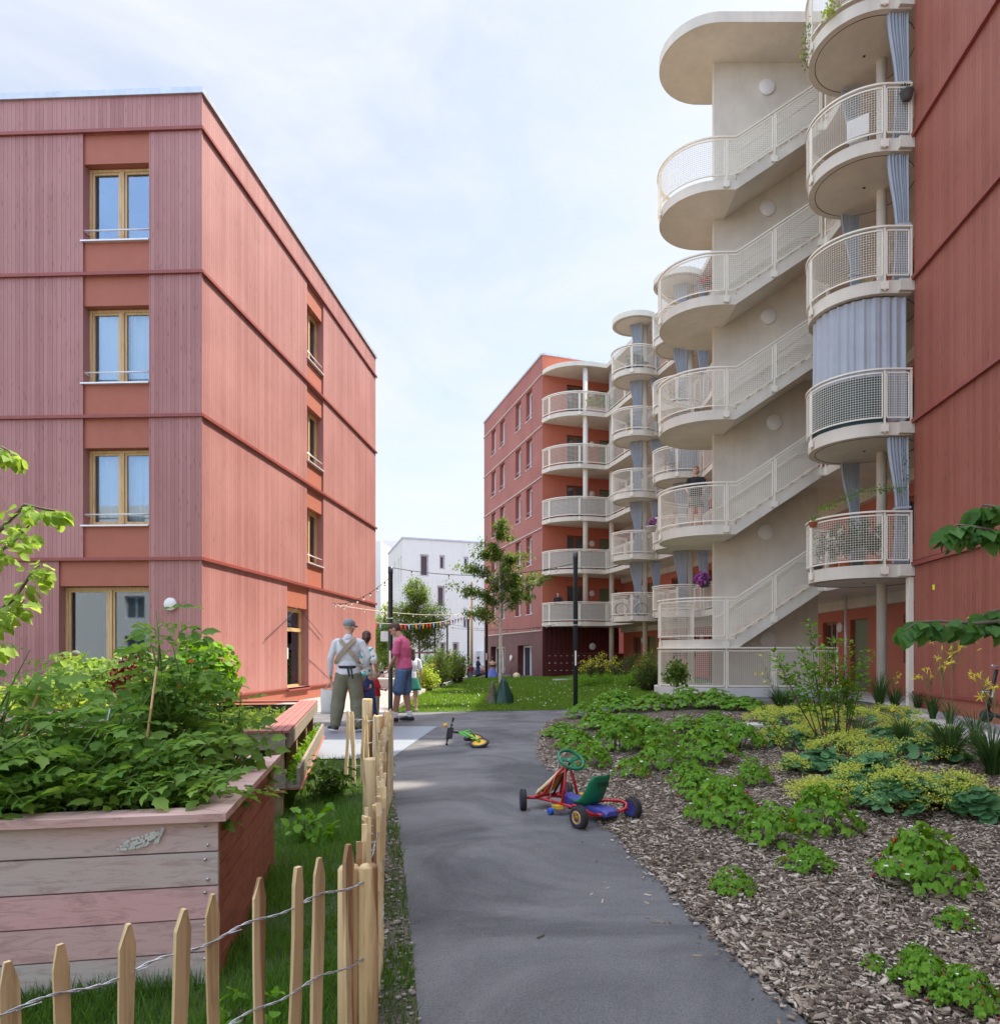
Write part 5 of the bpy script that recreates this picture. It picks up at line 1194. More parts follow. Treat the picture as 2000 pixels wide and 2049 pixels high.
# tall berry shrubs
def stemshrub(name, label, gx, gy, tips, nl, size, group=None):
    gz = H(gx,gy); root = thing(name, label, 'shrub', (gx,gy,gz), group); mb = MB(); pos, fw = [], []; bb_ = MB()
    for (tx_, ty_) in tips:
        tip = at(tx_, ty_, gy+random.uniform(-.25,.25)); s = Vector((gx+random.uniform(-.06,.06), gy+random.uniform(-.05,.05), gz)); mid = s.lerp(tip,.5)+Vector((random.uniform(-.03,.03),0,-.02)); mb.tube([s, mid, tip], [.009,.006,.002], 5)
        for j in range(nl):
            t = .45+.55*j/nl; p = mid.lerp(tip, t*2-1) if t > .5 else s.lerp(mid, t*2)
            for _ in range(5):
                d = Vector((random.gauss(0,1), random.gauss(0,1), random.uniform(-.3,1))).normalized(); q = p+d*random.uniform(.0,.09)*(1.2-t*.4); pos.append(q); fw.append(d+Vector((0,0,.15)))
            if random.random() < .12:
                for _ in range(6): bb_.ball(p+Vector((random.gauss(0,.02),random.gauss(0,.02),random.gauss(0,.02))), .007, 0, 5, 4)
    mb.build('stems', M['twig'], root); n = len(pos); V, Fc = scatter(*LEAF, pos, fw, rv(n)*.6+np.array([0,-.3,1.]), size*np.random.uniform(.7,1.25,n)); npmesh('leaves', V, Fc, M['leaf_strawberry'], root)
    if bb_.v: bb_.build('berries', M['leaf_darkred'], root)
a_ = G(1655,1508); stemshrub('berry_shrub', 'tall thin berry shrub leaning left in the middle of the yellow bloom', a_[0], a_[1], [(1618,1238),(1590,1330),(1560,1325),(1650,1290),(1600,1290),(1628,1330),(1545,1300)], 20, .066)
a_ = G(1680,1500); stemshrub('berry_shrub', 'tall thin berry shrub with red tips, right one of the pair before the stair tower', a_[0], a_[1], [(1665,1275),(1700,1275),(1672,1310),(1738,1300),(1712,1330),(1650,1335),(1690,1350)], 18, .066)
a_ = G(1600,1512); stemshrub('berry_shrub', 'low slanting berry twig left of the tall shrubs', a_[0], a_[1], [(1512,1432),(1520,1425)], 9, .055)
# ---- overhanging branches: a tree stands just outside the picture on each side
def branch_tree(label, trunk, tr, h, crown, branches, size, mat, dark, seed, nl=10):
    random.seed(seed); trunk = Vector(trunk); root = thing('cherry_tree', label, 'tree', trunk); tb = MB(); tb.tube([trunk, trunk+Vector((.05,.05,h*.5)), trunk+Vector((0,0,h))], [tr,tr*.8,tr*.4], 10); pos, fw, up, tips = [], [], [], []
    for path in branches:
        P_ = [Vector(p) for p in path]; L = sum((P_[i+1]-P_[i]).length for i in range(len(P_)-1)); k = len(P_)
        tb.tube(P_, [.014*(1-.8*i/(k-1))+.002 for i in range(k)], 6); ns = int(L/.036)
        for j in range(ns):
            t = (j+.5)/ns*(k-1); i = min(k-2, int(t)); p = P_[i].lerp(P_[i+1], t-i)
            if (p-trunk).xy.length < .5: continue
            d = (P_[i+1]-P_[i]).normalized(); sd = d.cross(Vector((0,0,1))).normalized()*(1 if j % 2 else -1)
            for _ in range(2):
                f = (d*random.uniform(.2,.8)+sd*random.uniform(.2,1)+Vector((random.gauss(0,.3),random.gauss(0,.3),-random.uniform(.2,1.1)))).normalized(); pos.append(p+f*random.uniform(.02,.07)); fw.append(f); up.append(Vector((random.gauss(0,.5),random.gauss(-.8,.5),.8)))
    cc, cr, cn = crown
    for _ in range(26):
        v = Vector(rv(1)[0])*random.uniform(.5,1); e = Vector(cc)+Vector((v.x*cr[0],v.y*cr[1],v.z*cr[2])); s = trunk+Vector((0,0,h*random.uniform(.4,1))); tb.tube([s, s.lerp(e,.5)+Vector((0,0,.1)), e], [.03,.015,.004], 5); tips += [s.lerp(e, t) for t in (.5,.7,.85,1)]
    tb.build('trunk', M['bark'], root); n = len(pos)
    V, Fc = scatter(*LEAFB, pos, fw, up, size*np.random.uniform(.7,1.15,n)); V2_, F2_ = leaves_at(tips, cn, .13, size, LEAFB)
    npmesh('crown', np.concatenate([V, V2_]), np.concatenate([Fc, F2_+len(V)]), M[mat], root)
Yl = 4.0
branch_tree('cherry tree outside the left edge, its light green leafy twigs reaching into the photo', (-3.9,4.3,0), .06, 2.9, ((-4.5,4.3,2.6),(.8,.9,.8),900),
  [[(-3.85,4.3,1.5), at(-30,1090,Yl), at(50,1010,Yl), at(95,1020,Yl-.05), at(118,1022,Yl)], [(-3.85,4.3,1.6), at(-20,1115,Yl+.1), at(25,1085,Yl+.1), at(58,1052,Yl)],
   [(-3.85,4.3,1.2), at(-30,1250,Yl), at(30,1195,Yl), at(65,1145,Yl), at(80,1130,Yl)], [(-3.85,4.3,1.1), at(-30,1245,Yl+.1), at(10,1235,Yl+.1), at(50,1200,Yl+.1)],
   [(-3.85,4.3,1.9), at(-30,900,Yl), at(5,895,Yl), at(20,905,Yl)], [(-3.85,4.3,.95), at(-40,1300,Yl+.2), at(0,1290,Yl+.2)]], .076, 'leaf_cherry', 0, 3)
Yr = 4.6
branch_tree('cherry tree outside the right edge, dark drooping leaves before the red wall', (3.85,4.9,.1), .07, 3.4, ((4.75,4.6,3.0),(.95,.9,.9),1100),
  [[(3.85,4.9,1.5), at(2030,1240,Yr), at(1950,1248,Yr), at(1880,1243,Yr), at(1835,1245,Yr), at(1812,1260,Yr)], [(3.85,4.9,1.6), at(2030,1215,Yr), at(1975,1225,Yr+.1), at(1965,1235,Yr+.1)],
   [(3.85,4.9,2.0), at(2030,1020,Yr), at(1965,1010,Yr), at(1950,1040,Yr+.1)], [(3.85,4.9,1.9), at(2020,1070,Yr), at(1970,1058,Yr), at(1915,1050,Yr), at(1895,1060,Yr)]], .12, 'leaf_cherry_dark', 0, 5)
random.seed(11)
# ------------------------------------------------------------------ raised planters
woodmat('plank_faded', (.60,.34,.31), (.72,.40,.40), 0, .5, 13, .75, c3=(.50,.48,.44))
woodmat('plank_rim', (.55,.33,.29), (.68,.48,.44), 0, .4, 12, .7)
woodmat('plank_red', (.33,.10,.065), (.43,.15,.10), 1, .5, 14, .7)
woodmat('plank_grey', (.20,.17,.13), (.36,.31,.25), 0, .5, 13, .85)
woodmat('post_wood', (.30,.21,.11), (.42,.31,.18), 2, .4, 5, .8)
pm('chalk', (.62,.70,.64), .95, .1)
pm('soil_dark', (.03,.022,.016), .95, .3, 20, 40, .02)
K1 = Vector((-1.225,2.70,0)); a1 = math.radians(10.6); ul = Vector((-math.cos(a1),-math.sin(a1),0)); ub = Vector((-math.sin(a1)*1.1,math.cos(a1),0)).normalized(); ub = Vector((-.227,.974,0)).normalized()
p1 = thing('raised_bed', 'big raised bed of faded pink and grey planks, chalk scribble on its front', 'planter', K1)
W1, D1_ = 2.1, 1.56; Z = Vector((0,0,1)); zs = [0,.125,.25,.375,.505,.622]
for i in range(5):
    m_ = MB(); m_.obox(K1+Z*(zs[i]+.002), ul*W1, ub*.028, Z*(zs[i+1]-zs[i]-.006)); m_.build('front_plank', M['plank_faded'] if i not in (2,) else M['plank_faded'], p1)
m_ = MB()
for j in range(7):
    a = .03; k = 0
    while a < D1_-.01:
        b_ = min(D1_, a+random.uniform(.18,.62)); z0 = j*.089; m_.obox(K1+ub*a+ul*.0+Z*(z0+.002), ul*.026, ub*(b_-a-.004), Z*.083); a = b_
m_.build('side_boards', M['plank_red'], p1)
m_ = MB(); m_.obox(K1+ul*.03+ub*.03, ul*.09, ub*.09, Z*.615); m_.obox(K1+ul*.03+ub*(D1_-.1), ul*.09, ub*.09, Z*.615); m_.build('corner_post', M['frame_wood'], p1)
m_ = MB(); o = K1-ul*.035-ub*.03+Z*.623
rw = .135
m_.add([o, o+ul*(W1+.05), o+ul*(W1+.05)+ub*rw, o+ul*rw+ub*rw]+[q+Z*.03 for q in (o, o+ul*(W1+.05), o+ul*(W1+.05)+ub*rw, o+ul*rw+ub*rw)], [(0,1,2,3),(7,6,5,4),(0,4,5,1),(1,5,6,2),(2,6,7,3),(3,7,4,0)])
bm = bmesh.new(); me = m_.mesh('rim_board', M['plank_rim'], K1); bm.from_mesh(me); bmesh.ops.recalc_face_normals(bm, faces=bm.faces[:]); bm.to_mesh(me); bm.free(); link('rim_board', me, p1)
m_ = MB(); o2 = o+Vector((0,0,.001)); e = D1_+.06
q_ = [o2+ub*.004-ul*.0, o2+ul*rw+ub*(rw+.004), o2+ul*rw+ub*(e-rw), o2+ub*e]
m_.add(q_+[q+Z*.03 for q in q_], [(0,1,2,3),(7,6,5,4),(0,4,5,1),(1,5,6,2),(2,6,7,3),(3,7,4,0)]); bm = bmesh.new(); me = m_.mesh('rim_board', M['plank_rim'], K1); bm.from_mesh(me); bmesh.ops.recalc_face_normals(bm, faces=bm.faces[:]); bm.to_mesh(me); bm.free(); link('rim_board', me, p1)
m_ = MB(); m_.obox(o+ub*(e-rw)+ul*rw+Z*.002, ul*(W1-rw), ub*rw, Z*.03); m_.build('rim_board', M['plank_rim'], p1)
m_ = MB(); m_.obox(K1+ul*.03+ub*.03+Z*.02, ul*(W1-.06), ub*(D1_-.06), Z*.52); m_.build('soil', M['soil_dark'], p1)
m_ = MB()
for i in range(5):
    for s in (.035, W1*.45): m_.lathe([(.006,0),(.006,.003)], K1+ul*s-ub*.003+Z*(zs[i]+.025), 8, 0, (-ub).to_track_quat('Z','Y').to_matrix()); m_.lathe([(.006,0),(.006,.003)], K1+ul*(s+.01)-ub*.003+Z*(zs[i]+.10), 8, 0, (-ub).to_track_quat('Z','Y').to_matrix())
m_.build('screws', M['zinc'], p1)
m_ = MB(); pts = []                                   # a chalk scribble: two strokes and a blob
def ck(px, py): d = Vector(((px-CX)/FP, 1, -(py-HY)/FP)); n_ = -ub; t = (K1-Vector((0,0,HC))).dot(n_)/d.dot(n_); return Vector((0,0,HC))+d*t-ub*.0025
for st_ in ([(241,1695),(262,1680),(290,1672),(315,1664),(318,1668),(290,1678),(262,1688),(245,1692),(262,1691),(300,1680),(312,1674)],[(232,1700),(250,1699),(270,1696),(290,1692),(298,1686),(280,1694),(262,1697)],[(308,1690),(316,1678),(323,1666),(327,1656),(320,1672),(313,1687)]):
    for i in range(len(st_)-1):
        A_, B_ = ck(*st_[i]), ck(*st_[i+1]); q = (B_-A_).normalized().cross(ub)*.0055
        for k in range(8):
            if random.random() < .22: continue
            f0 = k/8; f1 = f0+.115; m_.quad(A_.lerp(B_,f0)-q*random.uniform(.4,1.2), A_.lerp(B_,f1)-q*random.uniform(.4,1.2), A_.lerp(B_,f1)+q*random.uniform(.4,1.2), A_.lerp(B_,f0)+q*random.uniform(.4,1.2))
m_.build('chalk_scribble', M['chalk'], p1)
# second bed of grey pallet wood
K2 = Vector((-1.99,5.50,0)); ul2 = Vector((-.985,-.17,0)).normalized(); ub2 = Vector((-.245,.97,0)).normalized(); D2_ = 3.7
p2 = thing('raised_bed', 'raised bed of weathered pallet wood with a red slatted rim, in front of the man with the tote bag', 'planter', K2)
p2['label'] = 'raised bed of weathered grey pallet wood with a red slatted rim, behind the pink bed'
for (s, d) in ((.0,.0),(.0,1.2),(.0,2.4),(.0,D2_-.1),(.55,0),(1.3,0)):
    m_ = MB(); m_.obox(K2+ul2*s+ub2*d+Z*(-.02), ul2*.09, ub2*.1, Z*.66); m_.build('leg', M['post_wood'], p2)
for (z0, z1) in ((.52,.645),(.22,.36)):
    m_ = MB(); m_.obox(K2-ul2*.02-ub2*.032+Z*z0, ul2*2.2, ub2*.03, Z*(z1-z0)); m_.build('board', M['plank_grey'], p2)
m_ = MB(); m_.obox(K2-ul2*.022+Z*.53, ul2*-.028, ub2*D2_, Z*.115); m_.build('board', M['plank_grey'], p2)
m_ = MB(); m_.obox(K2-ul2*.10+Z*.22, ul2*-.025, ub2*D2_, Z*.15); m_.obox(K2-ul2*.001+Z*.215, ul2*-.12, ub2*D2_, Z*.02); m_.build('side_trough', M['plank_grey'], p2)
m_ = MB(); m_.obox(K2+ul2*.02+Z*.205-ul2*.16, ul2*.14, ub2*D2_, Z*.008); m_.obox(K2-ul2*.02-ub2*.05+Z*.19, ul2*2.2, ub2*.06, Z*.018); m_.build('trim', M['plank_red'], p2)
m_ = MB()
for i in range(4): m_.obox(K2-ul2*(.045-.056*i)-ub2*.04+Z*.648, ul2*.05, ub2*(D2_+.1), Z*.02)
for i in range(2): m_.obox(K2+ul2*.182+ub2*(-.04+.055*i)+Z*.648, ul2*2.0, ub2*.05, Z*.02)
for i in range(2): m_.obox(K2+ul2*.182+ub2*(D2_-.03+.052*i)+Z*.648, ul2*2.0, ub2*.045, Z*.02)
m_.build('rim_slats', pm('slat_red', (.30,.11,.095), .75, .25, 14, 40, .002), p2)
m_ = MB(); m_.obox(K2+ul2*.10+ub2*.1+Z*.1, ul2*1.9, ub2*(D2_-.15), Z*.42); m_.build('soil', M['soil_dark'], p2)
m_ = MB(); m_.obox(K2+ul2*.095+ub2*.05+Z*.35, ul2*1.95, ub2*.012, Z*.27); m_.obox(K2+ul2*.095+ub2*(D2_-.1)+Z*.35, ul2*1.95, ub2*.012, Z*.28); m_.build('liner', M['black'], p2)
def seedlings(name, o, u, v, du, dv, z, n, h, size, mat, label, T=LEAF, cat='seedlings'):
    pos = np.array([tuple(o+u*(random.random()*du)+v*(random.random()*dv)+Z*(z+h*random.random())) for _ in range(n)])
    V, Fc = scatter(*T, pos, rv(n)+np.array([0,0,.8]), rv(n)*.6+np.array([0,0,1.]), size*np.random.uniform(.6,1.3,n)); return tag(npmesh(name, V, Fc, M[mat]), label, cat, kind='stuff')
seedlings('green_manure', K2+ul2*.2+ub2*.15, ul2, ub2, 1.6, 3.3, .50, 2600, .10, .05, 'leaf_tree', 'low green seedlings filling the pallet wood bed')
seedlings('trough_plants', K2-ul2*.09, ul2, ub2, .07, 3.6, .24, 500, .13, .045, 'leaf_strawberry', 'small leafy plants in the side trough of the pallet wood bed')
bush('weed', 'bushy dark green weed at the right foot of the pallet wood bed', -1.87, 6.15, .40, .36, 420, .06, 'leaf_bush', LEAF, cat='weed')
bush('weed', 'small leafy weed in the grass beside the corner of the pink bed', -1.55, 4.75, .2, .18, 90, .07, 'leaf_strawberry', LEAFB, cat='weed')
bush('weed', 'low weed in the grass under the nearest fence pales', -.98, 2.35, .16, .10, 40, .06, 'leaf_strawberry', LEAFB, cat='weed')
# third bed with nasturtiums and beans at the back
K3 = Vector((-4.1,8.2,0)); p3 = thing('raised_bed', 'pinkish wooden bed under the red flowering nasturtiums', 'planter', K3)
for i in range(4):
    m_ = MB(); m_.obox(K3+Z*(i*.155), ul2*2.4, ub2*.03, Z*.15); m_.obox(K3+Z*(i*.155), ul2*.03, ub2*2.2, Z*.15); m_.build('board', M['plank_rim'], p3)
m_ = MB(); m_.obox(K3+ul2*.04+ub2*.04, ul2*2.3, ub2*2.1, Z*.56); m_.build('soil', M['soil_dark'], p3)
ROUND = ([(0,0,-.04)]+[(.5*math.cos(2*PI*j/9), .5*math.sin(2*PI*j/9), .03) for j in range(9)], [(0,j+1,(j+1)%9+1) for j in range(9)])
def mound(name, label, c, r, n, size, T, mat, cat, fl=None, group=None, base=None):
    root = thing(name, label, cat, base or (c[0],c[1],c[2]-r[2]), group); v = rv(n); v[:,2] = np.abs(v[:,2])*1.0-.25*(np.random.rand(n) < .35); q = np.random.uniform(.72,1.03,n)**.8
    pos = np.array(c)+v*np.array(r)*q[:,None]*(1+.18*np.sin(v[:,0:1]*7+v[:,2:3]*5)); V, Fc = scatter(*T, pos, rv(n), v+rv(n)*.5, size*np.random.uniform(.6,1.3,n)); npmesh('leaves', V, Fc, M[mat], root)
    if fl: k = fl[1]; i = np.random.randint(0,n,k); V, Fc = scatter(*T, np.array(c)+(pos[i]-np.array(c))*1.05, rv(k), v[i]+np.array([0,-.6,0]), fl[2]*np.ones(k)); npmesh('flowers', V, Fc, M[fl[0]], root)
    return root
mound('nasturtium', 'round leaved nasturtium with orange red flowers trailing over the back bed', (-4.05,8.55,.78), (.36,.5,.62), 1100, .085, ROUND, 'leaf_strawberry', 'plant', ('petal_red',22,.06), base=(-4.1,8.6,.56))
mound('bean_plant', 'pale sunlit leafy plants behind the tomatoes, left of the nasturtium', (-5.3,8.7,.72), (1.0,.6,.52), 1900, .085, LEAFB, 'leaf_bright', 'plant', base=(-5.3,8.7,.56))
mound('orach', 'dark red leaved plant standing among the sunlit leaves', (-4.75,8.25,.85), (.22,.22,.45), 240, .06, LEAF, 'leaf_darkred', 'plant', base=(-4.75,8.25,.56))
bush('garden_shrub', 'sunlit yellow green shrub behind the tomatoes at the left edge', -6.8, 9.0, 2.6, .85, 2300, .10, 'leaf_lime', LEAFB)
bush('garden_shrub', 'sunlit leafy shrub below the ground floor window', -8.4, 12.4, 2.2, .6, 1400, .09, 'leaf_bright', LEAFB)
# ------------------------------------------------------------------ tomatoes
CMP = []                                             # compound leaf: seven toothed leaflets on a drooping stalk
def compound():
    pos, fw, up, sc = [], [], [], []
    def droop(t): return Vector((0, t, -.55*t*t+.16*t))
    for t, s in ((.25,.20),(.5,.32),(.75,.34)):
        for sg in (-1,1): pos.append(droop(t)); fw.append((sg*.9,.55,-.25)); up.append((sg*.25,-.1,1)); sc.append(s)
    pos.append(droop(.9)); fw.append((0,1,-.45)); up.append((0,.3,1)); sc.append(.46)
    T = ([(0,0,0),(.17,.16,.05),(.30,.30,.03),(.25,.42,.06),(.30,.58,.0),(.15,.74,.02),(0,1,-.14),(-.15,.74,.02),(-.30,.58,.0),(-.25,.42,.06),(-.30,.30,.03),(-.17,.16,.05),(0,.45,-.02)],
         [(0,1,2,12),(12,2,3,4),(12,4,5,6),(0,12,10,11),(12,8,9,10),(12,6,7,8)])
    V, Fc = scatter(*T, pos, fw, up, sc)
    R_ = [(-.008,0,0),(.008,0,0)]; b0 = len(V); extra = []
    for i in range(5): p = droop(i/4*.92); extra += [(p.x-.011,p.y,p.z),(p.x+.011,p.y,p.z)]
    Fx = [(b0+2*i,b0+2*i+1,b0+2*i+3,b0+2*i+2) for i in range(4)]
    return np.concatenate([V, np.array(extra)]), np.concatenate([Fc, np.array(Fx)])
TV, TF_ = compound()
def tomato(label, base, tips, n, size, mat='leaf_tomato', side=1.0):
    base = Vector(base); root = thing('tomato_plant', label, 'plant', base, 'tomato plants in the pink raised bed'); mb = MB(); pos, fw, up, sc = [], [], [], []
    tips = [Vector(t) for t in tips]; tips += [t.lerp(base, random.uniform(.15,.4))+Vector((random.uniform(-.16,.16),random.uniform(-.12,.12),random.uniform(-.02,.06))) for t in tips for _ in range(2)] if len(tips) > 1 else []
    for tip in tips:
        s = base+Vector((random.uniform(-.03,.03), random.uniform(-.03,.03), 0)); mid = s.lerp(tip,.5)+Vector((random.uniform(-.06,.06),random.uniform(-.05,.05),.02)); k = [s, s.lerp(mid,.5), mid, mid.lerp(tip,.5), tip]
        mb.tube(k, [.007,.0065,.006,.0045,.002], 6)
        n_ = int(n*1.35)
        for j in range(n_):
            t = ((j+.8)/n_)**.85; i = min(3, int(t*4)); p = k[i].lerp(k[i+1], t*4-i); a = j*2.4+random.random(); f = Vector((math.cos(a), math.sin(a), random.uniform(-.1,.75)))
            pos.append(p); fw.append(f); up.append(Vector((random.gauss(0,.45),random.gauss(-.25,.45),1))); sc.append(size*(1.05-.38*t)*random.uniform(.6,1.15))
    mb.build('stems', M['stem_green'], root); V, Fc = scatter(TV, TF_, pos, fw, up, sc); npmesh('leaves', V, Fc, M[mat], root)
B1 = lambda s, d, z=.54: K1+ul*s+ub*d+Z*z
random.seed(21)
tomato('bushy tomato plant at the near right corner of the pink bed', B1(.30,.35), [at(430,1545,2.80), at(420,1480,2.95), at(370,1460,3.0)], 8, .21)
tomato('tall tomato plant tied to the bamboo cane, its top reaching the wall lamp', B1(.35,.75), [at(312,1222,3.3), at(345,1290,3.35), at(385,1310,3.5), at(318,1250,3.25)], 13, .24)
tomato('tomato plant arching right above the back of the pink bed', B1(.22,1.2), [at(440,1345,3.7), at(420,1370,3.6), at(450,1440,3.6)], 8, .22)
tomato('tomato plant in the middle front of the pink bed', B1(.75,.36), [at(250,1480,2.9), at(200,1450,2.95), at(300,1500,2.9)], 9, .26)
tomato('tomato plant in the middle of the pink bed', B1(.75,.7), [at(240,1410,3.1), at(175,1440,3.1), at(300,1390,3.1)], 10, .27)
tomato('tomato plant leaning left with a thick stem', B1(1.15,.6), [at(60,1300,3.0), at(110,1420,3.0), at(20,1400,2.9)], 10, .27)
tomato('tomato plant at the left front, drooping over the rim', B1(1.25,.3), [at(60,1560,2.65), at(20,1480,2.7), at(100,1450,2.65)], 9, .26)
tomato('tomato plant cut by the left edge of the photo', B1(1.65,.5), [at(-40,1370,2.9), at(10,1430,2.8), at(-40,1480,2.7)], 10, .27)
tomato('tomato plant at the back left of the pink bed', B1(1.2,1.2), [at(90,1440,3.5), at(160,1440,3.6), at(40,1440,3.5)], 7, .27)
tomato('tomato plant at the back middle of the pink bed', B1(.75,1.2), [at(245,1410,3.6), at(300,1380,3.6), at(345,1400,3.7)], 8, .27)
tomato('low tomato shoot at the front between the taller plants', B1(.5,.3), [at(330,1550,2.88), at(390,1550,2.90)], 7, .22)
tomato('low tomato shoot at the left front of the pink bed', B1(.98,.3), [at(190,1560,2.80), at(130,1550,2.78)], 7, .22)
tomato('low tomato shoot behind the front shoots', B1(.6,.42), [at(330,1480,2.9), at(270,1540,2.85)], 8, .24)
for (a_, b_, lab) in ((B1(.42,.42,.5), at(314,1335,3.0),'straight thin bamboo cane upright among the tomatoes'),(B1(1.0,.5,.5), at(80,1375,3.0),'slanting bamboo cane at the left among the tomatoes'),(B1(.68,.6,.5), at(222,1415,3.05),'grey plastic coated cane among the tomatoes')):
    m_ = MB(); m_.tube([a_, b_], .005, 8); flat('plant_cane', m_, M['frame_wood'] if 'bamboo' in lab else M['zinc'], lab, 'cane')
random.seed(31)
# overhanging spray on the rim
tomato('tomato shoot creeping over the right rim of the pink bed', B1(.12,.55,.56), [at(520,1580,2.95)], 7, .13)
tomato('tomato shoot hanging over the left front rim', B1(1.62,.1,.56), [K1+ul*1.62-ub*.09+Z*.50], 5, .14)
# ------------------------------------------------------------------ chestnut paling fence
woodmat('paling', (.56,.39,.17), (.82,.65,.39), 2, .5, 12, .7, dark=(.22,.09,.03))
fe = thing('picket_fence', 'low fence of split wooden pales held by twisted wire, along the path', 'fence', (-.5,1.93,0))
fpts = [Vector(p) for p in ((-1.30,.78,0),(-.50,1.93,0),(-.66,2.9,0),(-.89,3.9,0),(-1.15,5.2,0),(-1.36,6.5,0),(-1.60,6.75,0),(-1.85,6.75,0))]
def fat(s):
    for i in range(len(fpts)-1):
        L = (fpts[i+1]-fpts[i]).length
        if s <= L or i == len(fpts)-2: return fpts[i].lerp(fpts[i+1], min(1.2, s/L)), (fpts[i+1]-fpts[i]).normalized()
        s -= L
FL_ = sum((fpts[i+1]-fpts[i]).length for i in range(len(fpts)-1)); SC = (fpts[1]-fpts[0]).length
def pale(p, d, w, h, t=.014):
    nn = Vector((-d.y,d.x,0)); mb = MB(); ns = 9; vs = []; ph = random.random()*6; lx = random.gauss(0,.012); ly = random.gauss(0,.01); bw = random.uniform(.002,.006)
    tw = random.choice([.25,.4,.6])
    for i in range(ns+1):
        z = -.05+(h+.05)*i/ns; f = i/ns; ww = w*(1+.12*math.sin(f*7+ph)) ; 
        if i == ns: ww *= tw
        if i == ns-1: z = h-.045
        c = p+d*(bw*math.sin(f*6+ph)+lx*f)+nn*(bw*math.cos(f*5+ph)+ly*f)+Z*z
        tt = t*(1+.25*math.sin(f*5+ph*2)); vs += [c-d*ww/2-nn*tt/2, c+d*ww/2-nn*tt*.35, c+d*ww*.42+nn*tt/2, c-d*ww*.45+nn*tt*.4]
    mb.add(vs, [(i*4+k,i*4+(k+1)%4,(i+1)*4+(k+1)%4,(i+1)*4+k) for i in range(ns) for k in range(4)]+[(3,2,1,0),tuple(ns*4+k for k in range(4))])
    return mb
front = [(40,1917),(143,1883),(252,1847),(349,1816),(433,1787),(517,1758),(578,1737),(634,1715),(700,1693)]
d0 = (fpts[1]-fpts[0]).normalized()
for (px, py) in front:
    r = (px-CX)/FP; a = fpts[0]; t = (r*a.y-a.x)/(d0.x-r*d0.y); p = a+d0*t; h = HC-(py-HY)/FP*p.y; pale(p, d0, .030 if px < 690 else .028, h).build('pale', M['paling'], fe)
s = SC+.07; k = 0
while s < FL_:
    p, d = fat(s); pale(p+Vector((-d.y,d.x,0))*-.012, d, random.uniform(.024,.038), random.uniform(.67,.76)-.02*math.sin(s*3), random.uniform(.012,.02)).build('pale', M['paling'], fe); s += random.uniform(.06,.085)
for (x_, y_, h, r) in ((-.485-.045,1.97,.665,.030),(-.475+.0,1.965,.67,.026),(-.93,3.92,.68,.046),(-1.47,6.45,.70,.046),(-1.86,7.65,.78,.055),(-.67-.03,2.6,.62,.0)):
    if not r: continue
    m_ = MB(); m_.lathe([(r,-.1),(r*1.02,h*.5),(r,h-.008),(r-.006,h),(.001,h+.001)], (x_,y_,0), 18); m_.build('post', M['paling'], fe)
for zr in (.18,.41,.62):
    m_ = MB(); N_w = 420
    for ph in (0, PI):
        pts = []
        for i in range(N_w+1):
            s = FL_*i/N_w; p, d = fat(s); nn = Vector((-d.y,d.x,0)); a = s*95+ph; off = -.020 if s > SC else -.012
            pts.append(p+nn*(off+.0022*math.cos(a))+Z*(zr+.0022*math.sin(a)+.012*math.sin(s*6)+.006*math.sin(s*31)))
        m_.tube(pts, .0016, 5)
    i = 0; s = .03
    while s < FL_-.05:
        p, d = fat(s); nn = Vector((-d.y,d.x,0)); z = zr+.012*math.sin(s*6); m_.tube([p+nn*-.018-d*.02+Z*z, p+nn*.012+Z*(z-.012), p+nn*-.018+d*.02+Z*z], .0014, 4); s += .1
    m_.build('wire', M['zinc'], fe)
